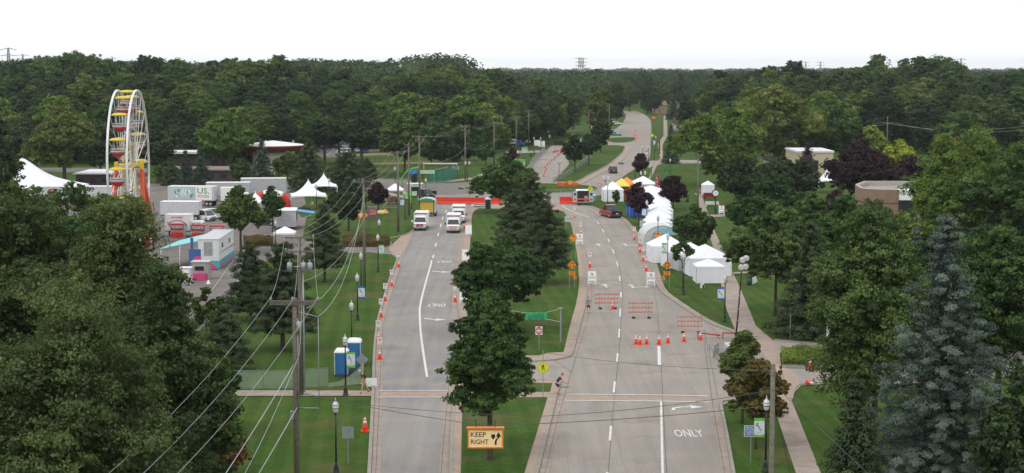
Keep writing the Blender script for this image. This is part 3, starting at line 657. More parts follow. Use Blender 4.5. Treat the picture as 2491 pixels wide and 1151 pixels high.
px_tree("young_tree", 1499, 464, 500, 20, F_MID, "tiny upright shrub tree by the white booth", n=1500, leaf=.3, base=.5, shape='vase', tr=.06)
px_tree("spruce_tree", 1632, 306, 398, 44, F_SPR, "spruce beside the far verge walk", 'conifer', n=6000, leaf=.55)
px_tree("spruce_tree", 1638, 238, 292, 46, F_SPR, "distant blue spruce at the bend of the road", 'conifer', n=4000, leaf=.9)
for u, vt, vb, w, m, lb in ((1575, 190, 276, 84, F_DARK, "dark tall tree closing the end of the far road"), (1532, 205, 272, 52, F_MID, "green tree left of the end of the far road"), (1500, 200, 300, 50, F_DARK, "dark tree leaning over the left side of the far road"), (1470, 215, 320, 56, F_MID, "green tree on the left bank before the far bend"), (1448, 210, 330, 60, F_OLIVE, "olive tree on the left bank before the far bend"),
    (1700, 215, 300, 74, F_MID, "green tree beside the far small houses"), (1668, 232, 330, 44, F_DARK, "dark slim tree between the far small houses"), (1722, 245, 350, 60, F_DARK, "dark tree between the bright maple and the far houses"), (1655, 178, 262, 46, F_DARK, "tall dark tree on the skyline right of the far road"), (1592, 212, 279, 34, F_DARK, "slim dark tree partly hiding the tan gabled house"), (1618, 195, 262, 40, F_OLIVE, "olive tree behind the tan gabled house")):
    px_tree("roadside_tree", u, vt, vb, w, m, lb, n=7000, leaf=.85, base=1.5)
# --- right masses
R_ = [
 ("maple_tree", 1752, 258, 452, 225, F_BRIGHT, "bright green spreading maple right of the far road", 'broad', 20000, .55, dict(basev=430, lobes=60)),
 ("maple_tree", 1888, 214, 420, 250, F_OLIVE, "large olive tree behind the bright maple", 'broad', 18000, .62, dict(basev=390)),
 ("maple_tree", 2000, 262, 412, 150, F_MID, "mid green tree behind the purple beech", 'broad', 12000, .62, dict(basev=390)),
 ("broadleaf_tree", 1800, 384, 500, 120, F_DARK, "dark tree under the bright maple", 'broad', 11000, .45, dict(basev=485)),
 ("broadleaf_tree", 1905, 388, 492, 190, F_DARK, "dark spreading tree left of the pointed white tent", 'broad', 14000, .45, dict(basev=480)),
 ("broadleaf_tree", 1862, 440, 600, 200, F_MID, "green tree right of the street clock", 'broad', 16000, .4, dict(basev=580)),
 ("broadleaf_tree", 1970, 470, 620, 120, F_MID, "mid green tree left of the brick building", 'broad', 11000, .4, dict(basev=600)),
 ("broadleaf_tree", 1886, 505, 768, 240, F_MID, "dark forked tree overhanging the park walk", 'broad', 34000, .27, dict(basev=700, tr=.17)),
 ("spruce_tree", 1968, 545, 815, 225, F_PINE, "dark dense spruce above the driveway sign", 'conifer', 24000, .34, dict(base=.3)),
 ("broadleaf_tree", 2060, 490, 700, 220, F_MID, "green tree in front of the brick building", 'broad', 16000, .4, dict(base=2)),
 ("plum_tree", 2092, 343, 492, 172, F_PURP, "largest purple beech in the middle of the right woods", 'broad', 16000, .5, dict(basev=480, lobes=56)),
 ("plum_tree", 2222, 382, 490, 112, F_PURP, "second purple beech above the brick building", 'broad', 9000, .5, dict(base=1)),
 ("plum_tree", 2032, 468, 545, 80, F_PURP, "low purple tree beside the pointed white tent", 'broad', 6500, .4, dict(base=1)),
 ("spruce_tree", 1963, 350, 450, 85, F_PURP, "reddish dark spruce left of the cream building", 'conifer', 8000, .5, dict(base=1)),
 ("maple_tree", 2187, 344, 435, 82, F_YEL, "yellow green tree behind the purple beeches", 'broad', 6500, .5, dict(base=2)),
 ("maple_tree", 2122, 308, 420, 74, F_BRIGHT, "yellowish upright tree beside the far utility pole", 'broad', 6500, .55, dict(base=2)),
 ("maple_tree", 2318, 338, 430, 116, F_RUST, "rusty brown tree in the right woods", 'broad', 8000, .55, dict(base=2)),
 ("maple_tree", 2340, 272, 400, 132, F_MID, "green tree with tawny top behind the rusty one", 'broad', 11000, .6, dict(base=2)),
 ("spruce_tree", 2042, 455, 520, 32, F_PINE, "slender dark spruce beside the pointed white tent", 'conifer', 3000, .4, {}),
 ("spruce_tree", 2095, 448, 525, 36, F_PINE, "thin dark spruce left of the brick wall", 'conifer', 3500, .4, {}),
 ("spruce_tree", 2150, 440, 530, 44, F_SPR, "green spruce peeping over the brick wall", 'conifer', 4000, .4, {}),
 ("spruce_tree", 2182, 452, 530, 44, F_SPR, "bluish spruce peeping over the brick wall", 'conifer', 4000, .4, {}),
 ("broadleaf_tree", 2190, 518, 780, 170, F_BRIGHT, "bright green tree under the brick building", 'broad', 16000, .33, dict(base=2)),
]
for nm, u, vt, vb, w, m, lb, k, n, lf, kw in R_: px_tree(nm, u, vt, vb, w, m, lb, k, n, lf, **kw)
px_tree("maple_tree", 2372, 325, 0, 350, F_BRIGHT, "big yellow green maple at the right behind the blue spruce", n=46000, leaf=.32, d=215, base=3, lobes=70)
px_tree("maple_tree", 2490, 345, 0, 250, F_MID, "green maple cut off by the right edge", n=30000, leaf=.32, d=205, base=3)
px_tree("spruce_tree", 2309, 540, 0, 560, F_BLUE, "tall silvery blue spruce in the right foreground", 'conifer', n=130000, leaf=.20, d=92, base=.5, droop=.34, power=.90, whorls=34, tr=.22, tuft=.62)
px_tree("maple_tree", 2142, 522, 0, 335, F_MID, "leafy maple left of the blue spruce", n=75000, leaf=.20, d=112, base=2.5, tr=.22, lobes=80)
px_tree("maple_tree", 2445, 545, 0, 285, F_MID, "dense green tree right of the blue spruce", n=50000, leaf=.22, d=118, base=3, lobes=70)
px_tree("spruce_tree", 2095, 930, 0, 240, F_PINE, "low dark spruce at the foot of the leafy maple", 'conifer', n=30000, leaf=.28, d=88, base=.2, tr=.15)
px_tree("spruce_tree", 2235, 560, 0, 70, F_BLUE, "small blue spruce behind the leafy maple", 'conifer', n=6000, leaf=.3, d=150)
px_tree("broadleaf_tree", 2500, 900, 0, 190, F_DARK, "dark shrubby tree in the bottom right corner", n=20000, leaf=.26, d=86, base=.5, tr=.12)
px_tree("broadleaf_tree", 2330, 560, 0, 420, F_DARK, "shadowy tree mass behind the blue spruce", n=30000, leaf=.34, d=150, base=1.5, lobes=70)

# --- woods: individual trees, many sharing a few meshes
PROTO = []
for i, (m, H, R, shp, n) in enumerate([(F_MID, 20, 8.2, 'round', 8500), (F_DARK, 22, 8.6, 'vase', 8500), (F_MID, 24, 8.0, 'round', 8500), (F_DARK, 18, 7.6, 'spread', 8500), (F_OLIVE, 19, 7.8, 'round', 8500), (F_BRIGHT, 16, 6.6, 'round', 7500), (F_DARK, 23, 6.6, 'cone', 8500)]):
    PROTO.append((make_tree("woodland_tree", H, R, m, n=int(n * 1.5), leaf=.66, seed=50 + i * 7, base=1.0, shape=shp, lobes=34 + i * 3, label="woodland tree", group="woods"), H, R))
PUSED = set()
def skyline(u):
    K = [(-200, 150), (0, 150), (110, 142), (190, 132), (260, 150), (420, 154), (640, 152), (760, 146), (930, 150), (1040, 133), (1130, 134), (1165, 162), (1300, 172), (1500, 173), (1640, 170), (1790, 172), (1830, 160), (1905, 160), (1940, 174), (2030, 158), (2080, 152), (2210, 148), (2300, 150), (2350, 174), (2700, 176)]
    for (a, x), (b, y) in zip(K, K[1:]):
        if a <= u <= b: return x + (y - x) * (u - a) / (b - a)
    return 172
WR = random.Random(21)
def wood(u0, u1, front, d1, step, label_f, group, maxn, H0=15, ramp_d=170.0, kinds=(0, 1, 2, 3, 4, 6)):
    n = 0; d = None; row = 0
    dmin = min(front(u) for u in range(int(u0), int(u1) + 1, 20)); d = dmin
    while d < d1 and n < maxn:
        du = step / d * FPX; u = u0 + (row % 2) * du * .5
        while u < u1:
            uu = u + WR.uniform(-.3, .3) * du; dd = d + WR.uniform(-.35, .35) * step
            f = front(uu)
            if dd >= f - 2:
                top = CAM_H - (skyline(uu) - HORIZON + WR.uniform(-9, 20)) * dd / FPX
                t = min(1, (dd - f) / ramp_d); Hh = (H0 + WR.uniform(-2, 3)) * (1 - t) + top * t; Hh = min(Hh, top + 1.5)
                Hh = max(Hh, 9)
                k = WR.choice(kinds)
                if t < .15 and WR.random() < .25: k = 5
                src, H, R = PROTO[k]; s = Hh / H; sx = (s * WR.uniform(.92, 1.18) if s < 1.2 else WR.uniform(1.1, 1.3)) * (1.22 if uu > 1550 else 1.05)
                loc = ((uu - CX) / FPX * dd, dd, 0); rz = WR.uniform(0, 6.28); lb = label_f(uu, dd, k)
                if k not in PUSED:
                    PUSED.add(k); src.location = loc; src.rotation_euler = (0, 0, rz); src.scale = (sx, sx, s); src['label'] = lb; src['group'] = group
                else: copy_tree(src, loc, rz, lb, (sx, sx, s), group)
                n += 1
            u += du
        d += step * .9; row += 1
    return n
KN = ["mid green", "dark green", "tall mid green", "dark spreading", "olive green", "bright green", "dark narrow"]
def lf_left(u, d, k):
    z = "far left, above the marquee" if u < 230 else "behind the ferris wheel" if u < 420 else "above the spruces and trailers" if u < 700 else "behind the far car park" if u < 1000 else "above the line of utility poles" if u < 1300 else "beside the far end of the road"
    dep = "front of the woods " if d < 560 else "back rows "
    return "%s tree in the %s%s" % (KN[k], dep, z)
def lf_right(u, d, k):
    z = "right of the far road" if u < 1800 else "behind the olive tree" if u < 2100 else "behind the purple beeches" if u < 2300 else "at the right edge"
    dep = "front of the woods " if d < 600 else "back rows "
    return "%s tree in the %s%s" % (KN[k], dep, z)
def fr_left(u):
    K = [(-300, 440), (380, 445), (640, 440), (720, 480), (760, 545), (1000, 520), (1160, 500), (1290, 540), (1320, 590), (1400, 640), (1480, 700), (1500, 960), (1600, 1010)]
    for (a, x), (b, y) in zip(K, K[1:]):
        if a <= u <= b: return x + (y - x) * (u - a) / (b - a)
    return 9e9
def fr_right(u):
    K = [(1560, 1030), (1650, 1000), (1680, 760), (1760, 560), (1900, 520), (2100, 500), (2700, 480)]
    for (a, x), (b, y) in zip(K, K[1:]):
        if a <= u <= b: return x + (y - x) * (u - a) / (b - a)
    return 9e9
print("woods", wood(-60, 1500, fr_left, 830, 14.6, lf_left, "trees of the woods left of the road", 195), wood(1565, 2560, fr_right, 1150, 19.0, lf_right, "trees of the woods right of the road", 95))
for k in range(7):
    if k not in PUSED:
        for ch in [x for x in C.objects if x.parent == PROTO[k][0]]: bpy.data.objects.remove(ch)
        bpy.data.objects.remove(PROTO[k][0])

# --- far woods that read as one mass
def far_mass(name, u0, u1, d0, d1, ntree, seed, hfun, leaf, per, rad):
    rng = np.random.default_rng(seed)
    dd = d0 * (d1 / d0) ** rng.uniform(0, 1, ntree); uu = rng.uniform(u0, u1, ntree)
    hh = np.array([hfun(a, b) for a, b in zip(uu, dd)]) ; keep = hh > 4; dd, uu, hh = dd[keep], uu[keep], hh[keep]; nt_ = len(dd)
    X = (uu - CX) / FPX * dd; sc_ = rad * (dd / d0) ** .45; tt = rng.normal(.45, .2, nt_)
    q = np.repeat(np.arange(nt_), per); e = rng.normal(size=(len(q), 3)); e[:, 2] += .25; e /= np.linalg.norm(e, axis=1, keepdims=True)
    f = 1 + .3 * rng.normal(size=len(q))[:, None] * .4
    c = np.stack([X[q], dd[q], hh[q] * .58], 1) + e * np.clip(f, .6, 1.08) * np.stack([sc_[q], sc_[q], hh[q] * .42], 1)
    c[:, 2] = np.maximum(c[:, 2], 1)
    o = leaf_obj(name, c, e + rng.normal(size=(len(q), 3)) * .35, leaf * (dd[q] / d0) ** .75 * rng.uniform(.6, 1.3, len(q)), tt[q] + rng.normal(0, .1, len(q)), F_DARK, None, rng, aspect=.8)
    return tag(o, None, None, None, "stuff")
def h_far(u, d):
    lim = CAM_H - (skyline(u) - HORIZON + WR.uniform(-1, 5)) * d / FPX
    if d < 1500: return min(lim, WR.uniform(17, 26)) if u > 1150 or u < 0 else min(lim, 34)
    return min(max(lim, 8), 24 + WR.uniform(-5, 2))
o = far_mass("distant_woods", -250, 1490, 820, 1500, 700, 3, h_far, 1.7, 110, 8.5); tag(o, "dense distant woods behind the nearer trees on the left", "woods")
o = far_mass("distant_woods", 1400, 2740, 1120, 1700, 520, 4, h_far, 1.9, 110, 9.5); tag(o, "dense distant woods behind the nearer trees on the right", "woods")
o = far_mass("distant_woods", -350, 2840, 1600, 7500, 2600, 5, lambda u, d: WR.uniform(15, 24) + max(0, (d - 3500) * .002), 3.0, 70, 12); tag(o, "hazy blue line of woods along the horizon", "woods")
# ------------------------------------------------------------------ street lamps
GLOBE = mat("lantern_glass", (.66, .68, .66), .25, spec=.7, var=.05)
LAMPCAP = mat("lantern_cap", (.50, .52, .52), .35, .3)
SWOOSH = mat("banner_swoosh", (.05, .16, .24), .7)
FINE = mat("banner_pale_print", (.35, .45, .55), .7)
def lantern(parent, x, z):
    mb = MB(); mb.lathe([(.07, 0), (.10, .04), (.16, .10), (.20, .34), (.205, .52)], 14, 0, (x, 0, z)); o = mb.build("lantern", parent, [GLOBE])
    mb = MB(); mb.lathe([(.235, .52), (.225, .56), (.15, .70), (.07, .76), (.05, .80), (.055, .86), (.02, .90), (.008, 1.02)], 14, 0, (x, 0, z)); mb.build("lantern_cap", o, [LAMPCAP])
    mb = MB(); mb.lathe([(.12, 0), (.13, .05)], 12, 0, (x, 0, z - .03)); mb.lathe([(.213, .31), (.213, .345)], 12, 0, (x, 0, z)); mb.build("lantern_collar", o, [BLACK])
def lamp(label, u, vb, banner=None, twin=False, h=5.05, side=1, rz=0.0, src={}):
    g = G(u, vb); key = (banner, twin, side)
    if key in src:
        return copy_tree(src[key], (g.x, g.y, .12 if False else 0), rz, label, h / 5.05)
    t = thing("street_lamp", label, "street lamp", (g.x, g.y, 0), rz, "black lantern street lamps")
    mb = MB(); mb.lathe([(.26, 0), (.26, .08), (.20, .14), (.17, .40), (.11, .62), (.085, .8)], 12); mb.build("lamp_base", t, [BLACK])
    mb = MB(); top = 4.03; mb.tube([(0, 0, .75), (0, 0, top)], [.068, .05], 10); mb.lathe([(.075, 0), (.09, .05), (.06, .1)], 10, 0, (0, 0, 1.0)); mb.build("pole", t, [BLACK])
    if twin:
        mb = MB(); mb.tube([(-.45, 0, 3.95), (-.45, 0, 3.82), (-.3, 0, 3.72), (.3, 0, 3.72), (.45, 0, 3.82), (.45, 0, 3.95)], .04, 8); mb.tube([(-.3, 0, 3.74), (0, 0, 3.5), (.3, 0, 3.74)], .02, 6); mb.build("crossarm", t, [BLACK])
        lantern(t, -.45, 3.97); lantern(t, .45, 3.97)
    else: lantern(t, 0, top)
    if banner:
        bm = GRNP if banner == 'g' else BLUP; s = side
        x0, x1 = .10 * s, .78 * s; zt, zb = 3.55, 2.28
        mb = MB(); mb.tube([(0, 0, zt + .02), (x1 + .04 * s, 0, zt + .02)], .018, 6); mb.tube([(0, 0, zb - .02), (x1 + .04 * s, 0, zb - .02)], .018, 6); mb.build("banner_arm", t, [BLACK])
        mb = MB(); n = 8
        for k in range(n):
            a, b = zb + (zt - zb) * k / n, zb + (zt - zb) * (k + 1) / n; ya, yb = -.02 * math.sin(k / n * 6.3), -.02 * math.sin((k + 1) / n * 6.3)
            mb.poly([(x0, ya - .006, a), (x1, ya - .006, a), (x1, yb - .006, b), (x0, yb - .006, b)]); mb.poly([(x1, ya + .006, a), (x0, ya + .006, a), (x0, yb + .006, b), (x1, yb + .006, b)])
        bo = mb.build("banner", t, [bm])
        mb = MB(); xl, xr = min(x0, x1) + .012, max(x0, x1) - .012; w = xr - xl; P = []
        for k in range(9): q = k / 8; P.append((xl + w * q, -.034, zb + .20 - .05 * math.sin(q * PI)))
        for k in range(9): q = 1 - k / 8; P.append((xl + w * q, -.034, zt - .22 + .05 * math.sin(q * PI)))
        mb.poly(P, 0)
        for k in range(7):
            q, r = k / 7, (k + 1) / 7; f = lambda q: zt - .52 - .22 * q + .10 * math.sin(q * 5)
            th = .05 * math.sin((k + .6) / 7 * PI) + .012
            mb.poly([(xl + w * (.12 + .62 * q), -.038, f(q) - th), (xl + w * (.12 + .62 * r), -.038, f(r) - th), (xl + w * (.12 + .62 * r), -.038, f(r) + th), (xl + w * (.12 + .62 * q), -.038, f(q) + th)], 1)
        mb.poly([(xl + w * .12, -.038, zt - .40), (xl + w * .30, -.038, zt - .31), (xl + w * .44, -.038, zt - .37), (xl + w * .28, -.038, zt - .42)], 1)
        for k in range(3): mb.box(xl + w * (.55 + .03 * k), -.038, zb + .34 - k * .045, w * .55, .002, .02, 2)
        mb.build("banner_print", bo, [mat("banner_white", (.62, .66, .70), .7), SWOOSH, FINE])
    if h != 5.05: t.scale = (h / 5.05,) * 3
    src[key] = t; return t
for a in [
 ("black lantern lamp nearest the camera on the left lawn, beside the plain grey sign back", 818, 1155, None, 0),
 ("lantern lamp with green banner in front of the two blue portable toilets", 841, 963, 'g', 0),
 ("bannerless lantern lamp just beyond the portable toilets", 856, 862, None, 0),
 ("lantern lamp with blue banner on the left lawn by the cones", 870, 779, 'b', 0),
 ("plain lantern lamp second beyond the blue bannered one on the left lawn", 879, 716, None, 0),
 ("lantern lamp with green banner at the corner of the left driveway", 920, 662, 'g', 0),
 ("plain lantern lamp beside the hedge at the left driveway", 923, 618, None, 0),
 ("lantern lamp with blue banner on the lawn behind the left ambulance", 985, 533, 'b', 0, 5.05, -1),
 ("plain lantern lamp left of the yellow and green booth", 1001, 509, None, 0),
 ("plain lantern lamp behind the left end of the red barriers", 1036, 495, None, 0),
 ("plain lantern lamp behind the small white canopy at the left street", 961, 461, None, 0),
 ("plain lantern lamp in the festival lot beside the white frame tents", 770, 512, None, 0),
 ("plain lantern lamp behind the pointed frame tents", 801, 495, None, 0),
 ("dark lantern lamp on the lot edge beside the white pop-up canopy", 671, 620, None, 0),
 ("twin lantern lamp beside the pole at the ball field corner", 1137, 443, None, 1),
 ("twin lantern lamp with banner beyond the ball field", 1236, 432, 'b', 1),
 ("plain lantern lamp by the far green crowd fence", 1259, 412, None, 0),
 ("plain lantern lamp behind the far orange barrels", 1299, 372, None, 0),
 ("lantern lamp with green banner at the far side street", 1315, 372, 'g', 0),
 ("lantern lamp with blue banner under the far woods", 1334, 352, 'b', 0),
 ("lantern lamp nearest the camera on the right verge, with green banner", 1862, 1148, 'g', 0, 5.05, -1),
 ("lantern lamp with blue banner at the corner of the nearest white tent", 1763, 782, 'b', 0, 5.05, -1),
 ("plain lantern lamp beside the young tree before the white tents", 1663, 717, None, 0),
 ("lantern lamp with green banner behind the roundabout sign on the right verge", 1624, 658, 'g', 0, 5.05, -1),
 ("plain lantern lamp behind the orange yield ahead sign", 1600, 605, None, 0),
 ("lantern lamp with blue banner beside the blue canopy", 1573, 560, 'b', 0, 5.05, -1),
 ("plain lantern lamp under the purple plum by the blue canopy", 1543, 532, None, 0),
 ("plain lantern lamp left of the white booth at the roundabout", 1478, 503, None, 0),
 ("twin lantern lamp behind the white booth at the roundabout", 1474, 487, None, 1),
 ("black twin lamp on the north exit of the roundabout", 1360, 431, None, 1, 4.3),
 ("plain lantern lamp on the walk right of the roundabout", 1585, 451, None, 0),
 ("plain lantern lamp beside the narrow purple plum", 1545, 433, None, 0),
 ("twin lantern lamp with blue banner behind the orange canopy", 1564, 472, 'b', 1),
 ("lantern lamp with blue banner at the right cross street", 1577, 399, 'b', 0, 5.05, -1),
 ("plain lantern lamp behind the right cross street", 1563, 398, None, 0),
 ("plain lantern lamp on the far right verge", 1591, 388, None, 0),
 ("lantern lamp with blue banner further up the far right verge", 1595, 368, 'b', 0, 5.05, -1),
 ("plain lantern lamp beside the bright maple and green sign", 1630, 436, None, 0),
 ("twin lantern lamp between the far median trees", 1442, 338, None, 1),
 ("twin lantern lamp left of the far median trees", 1396, 362, None, 1)]: lamp(*a)

# ------------------------------------------------------------------ utility poles and lines
INS = mat("insulator_grey", (.30, .31, .32), .3, spec=.6)
def pole(label, u, vb, h=12.8, arms=((12.6, 2.9),), d=None, rz=0.0, r=.15, extras=None):
    g = G(u, vb) if d is None else Vector(((u - CX) / FPX * d, d, 0))
    t = thing("utility_pole", label, "utility pole", (g.x, g.y, 0), rz, "wooden utility poles")
    MB().tube([(0, 0, -.1), (0, 0, h * .5), (0, 0, h)], [r * 1.15, r, r * .8], 10).build("post", t, [WOOD])
    for z, w in arms:
        mb = MB(); mb.box(0, -.14, z, w, .10, .13); mb.tube([(-w * .28, -.14, z), (0, -.1, z - .75), (w * .28, -.14, z)], .022, 5); ca = mb.build("crossarm", t, [WOOD])
        for x in (-w * .47, -w * .04 if w > 1.6 else 0, w * .47):
            MB().lathe([(.03, 0), (.075, .05), (.05, .09), (.08, .13), (.04, .20)], 8, 0, (x, -.14, z + .065)).build("insulator", ca, [INS])
    if extras: extras(t)
    return t, g
def ex1(t):
    MB().lathe([(.05, 0), (.13, .03), (.13, .72), (.05, .76)], 12, 0, (.22, -.18, 10.7)).build("capacitor_can", t, [STEEL])
    MB().box(-.02, -.14, 12.45, 2.9, .08, .12).build("second_crossarm", t, [WOOD])
    mb = MB(); mb.tube([(.1, 0, 6.3), (1.35, 0, 6.3)], .035, 6); mb.build("bracket_arm", t, [STEEL])
    MB().box(-.22, -.12, 5.9, .22, .2, .5).build("meter_box", t, [STEEL])
    mb = MB(); mb.tube([(.1, -.05, 12.0), (1.35, -.05, 11.7)], .03, 6); mb.tube([(1.35, 0, 11.7), (1.35, 0, 6.3)], .022, 6); mb.build("riser_pipe", t, [INS])
    MB().tube([(.17, -.12, 11.6), (.17, -.14, 6.0)], .03, 6).build("conduit", t, [INS])
def ex2(t):
    for x in (-.75, .35, .85):
        o = MB().lathe([(.05, 0), (.2, .02), (.21, .7), (.1, .78)], 12, 0, (x, -.35, 10.0)).build("transformer", t, [STEEL])
        MB().lathe([(.03, 0), (.05, .06), (.02, .2)], 6, 0, (x, -.35, 10.78)).build("bushing", o, [INS])
    MB().tube([(-1.0, -.2, 10.4), (1.1, -.2, 10.4)], .04, 6).build("mounting_bar", t, [STEEL])
    MB().tube([(.28, -.1, 10), (.28, -.1, .3)], .06, 6).build("conduit", t, [INS])
P = []
P.append(pole("nearest wooden utility pole on the left with wide double crossarm", 712, 0, d=94.5, extras=ex1, r=.17))
P.append(pole("utility pole with three grey transformers behind the nearest one", 733, 962, arms=((12.7, 2.4), (11.6, 2.3)), extras=ex2, r=.17))
P.append(pole("wooden utility pole beside the driveway on the left lawn", 887, 700, r=.16, arms=((12.7, 2.4),)))
P.append(pole("utility pole behind the blue banner lamp on the lawn", 969, 563, r=.17, arms=((12.6, 2.4),)))
P.append(pole("leaning looking utility pole left of the yellow booth", 995, 524, r=.16, arms=((12.6, 1.6),)))
P.append(pole("brown utility pole rising beside the yellow and green booth", 1021, 496, r=.17, h=13.2, arms=((13.0, 2.6), (12.2, 1.6))))
P.append(pole("utility pole at the ball field corner", 1132, 438, r=.17, arms=((12.6, 2.2), (11.6, 1.8))))
P.append(pole("utility pole behind the round dark median tree", 1202, 402, h=11.6, r=.17, arms=((11.4, 2.3),)))
P.append(pole("utility pole with two crossarms before the far woods", 1256, 380, h=12, r=.17, arms=((11.8, 2.4), (11.0, 2.2))))
P.append(pole("utility pole furthest along the left line of poles", 1286, 357, h=12.2, r=.18, arms=((12.0, 2.3),)))
pole("far utility pole among the trees left of the median", 1432, 345, h=11.5, arms=((11.3, 2.0),), r=.18)
pole("far utility pole by the bend of the road", 1482, 335, h=13, arms=((12.7, 2.2),), r=.2)
pole("distant utility pole on the right verge of the far road", 1604, 375, h=14, arms=((13.6, 2.4),), r=.19)
PR1 = pole("utility pole beside the red feather flag and park walk", 1697, 517, h=10.6, arms=((10.4, 1.5),), r=.18, extras=lambda t: MB().lathe([(.05, 0), (.2, .02), (.2, .7), (.1, .76)], 12, 0, (.25, -.2, 8.6)).build("transformer", t, [STEEL]))
PR2 = pole("utility pole standing in the right woods above the purple beech", 2157, 386, h=12.2, arms=((10.4, 2.6),), r=.17)
PR0 = pole("grey utility pole nearest the camera on the right verge", 1889, 0, h=12.8, arms=(), d=73, r=.13)
WIRE = mat("wire_bright", (.36, .37, .37), .4, .3); WIRED = mat("wire_dark", (.08, .085, .09), .6)
def wire(label, pts, sag=.9, r=.010, m=WIRE):
    mb = MB(); path = []
    for a, b in zip(pts, pts[1:]):
        n = 12
        for k in range(n + (b is pts[-1])):
            q = k / n; p = Vector(a).lerp(Vector(b), q); p.z -= sag * 4 * q * (1 - q) * min(1.5, (Vector(a) - Vector(b)).length / 40); path.append(p)
    mb.tube(path, r, 5); return tag(mb.build("power_line", None, [m]), label, "power line", "overhead lines")
def hook(p, x, z): return (p[1].x + x, p[1].y - .14, z)
for nm, xs, cam_p in (("left", -1, (-14.9, 42, 12.0)), ("middle", 0, (-13.7, 42, 12.0)), ("right", 1, (-12.5, 42, 12.0))):
    pts = [cam_p] + [hook(P[k], xs * w, z) for k, w, z in ((0, 1.36, 12.85), (1, 1.12, 12.9), (2, 1.12, 12.9), (3, 1.12, 12.85), (5, 1.2, 13.2), (6, 1.0, 12.85), (7, 1.05, 11.65), (8, 1.1, 12.05), (9, 1.05, 12.2))]
    wire("bright %s conductor strung along the left line of utility poles" % nm, pts, .75)
wire("lower slack cable bundle strung pole to pole on the left", [(-11.3, 42, 9.2)] + [(P[k][1].x + .2, P[k][1].y, z) for k, z in ((0, 9.4), (1, 9.2), (2, 8.7), (3, 8.6), (5, 8.4), (6, 7.6), (7, 7.2), (8, 7.4), (9, 7.6))], 1.0, .014)
wire("pale cable from the nearest left pole down to the lower left", [(-13.2, 42, 7.6), (P[0][1].x - .1, 94.4, 8.9)], .4, .024)
wire("thick cable running from the low bracket of the nearest pole to the bottom edge", [(-14.2, 52, 3.6), (P[0][1].x + .1, 94.4, 6.4)], .3, .028)
wire("curved pale service cable swinging from the nearest pole to the driveway pole", [(P[0][1].x + 1.35, 94.4, 11.7), (P[2][1].x, P[2][1].y, 11.2)], 1.8, .016)
wire("second curved cable from the nearest pole towards the driveway pole", [(P[0][1].x + .7, 94.4, 12.2), (P[2][1].x, P[2][1].y, 10.2)], 1.5, .016)
rp = (PR0[1].x, 73, 11.6)
wire("upper dark span wire crossing both roads at the bottom", [(P[0][1].x, 94.4, 7.1), DP(1330, 1012, 80).to_tuple(), rp], .5, .014, WIRED)
wire("dark span cable carrying the keep right sign across the road", [(P[0][1].x, 94.4, 7.3), DP(1180, 1035, 84).to_tuple(), (PR0[1].x, 73, 10.9)], .35, .017, WIRED)
wire("thin dark telephone wire over the right road to the right pole", [DP(1110, 808, 120).to_tuple(), (PR0[1].x, 73, 12.5)], .5, .012, WIRED)
wire("thin dark wire from the right pole off past the bottom edge", [(PR0[1].x, 73, 11.9), (21, 45, 5.0)], .3, .012, WIRED)
wire("guy wire slanting down to the right walk", [(PR0[1].x, 73, 11.0), (15.9, 84, .1)], 0, .012, WIRED)
q2 = PR2[1]
for k, x in enumerate((-1.2, 1.2)): wire("%s conductor on the pole in the right woods" % ("left" if k == 0 else "right"), [(DP(1880, 318, 520).x, 520, DP(1880, 318, 520).z), (q2.x + x, q2.y, 10.5), (DP(2540, 300 + 10 * k, 430).x, 430, DP(2540, 300 + 10 * k, 430).z)], 1.4, .03, WIRE)
wire("cable from the pole by the feather flag over the roundabout", [(PR1[1].x - .7, PR1[1].y, 10.5), (P[6][1].x, P[6][1].y, 9.0)], 2.0, .02, WIRED)

# keep right sign hung on the span cable
YD = 84.0; sgc = DP(1181, 1066, YD)
t = thing("hanging_sign", "cream keep right sign in an orange frame hung over the near median", "sign", (sgc.x, YD, sgc.z), 0)
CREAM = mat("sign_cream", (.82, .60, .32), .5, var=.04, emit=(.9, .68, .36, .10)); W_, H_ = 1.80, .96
MB().box(0, 0, 0, W_, .16, H_).build("sign_face", t, [CREAM])
mb = MB()
for z in (-H_ / 2, H_ / 2): mb.box(0, -.01, z, W_ + .08, .24, .06)
for x in (-W_ / 2, W_ / 2): mb.box(x, -.01, 0, .06, .24, H_ - .06)
mb.box(0, 0, H_ / 2 + .07, W_ + .16, .30, .07); mb.build("sign_frame", t, [mat("frame_orange", (.72, .20, .03), .5)])
text_part("lettering", "KEEP", .25, t, (-.38, -.085, .19), UP, INK, width=.80); text_part("lettering", "RIGHT", .25, t, (-.31, -.085, -.19), UP, INK, width=.92)
mb = MB(); y = -.086
mb.poly([(.30, y, .22), (.50, y, .22), (.50, y, .06), (.40, y, -.06), (.30, y, .06)])
pth = [(.53, -.34), (.53, -.16), (.58, -.04), (.66, .02), (.68, .12)]
for a, b in zip(pth, pth[1:]): mb.poly([(a[0] - .05, y, a[1]), (a[0] + .05, y, a[1]), (b[0] + .05, y, b[1]), (b[0] - .05, y, b[1])])
mb.poly([(.54, y, .10), (.82, y, .10), (.68, y, .34)]); mb.build("arrow_symbol", t, [INK])
mb = MB(); mb.tube([(-.5, 0, H_ / 2), (-.5, 0, 1.0)], .02, 5); mb.tube([(.5, 0, H_ / 2), (.5, 0, 1.0)], .02, 5); mb.build("hanger", t, [BLACK])

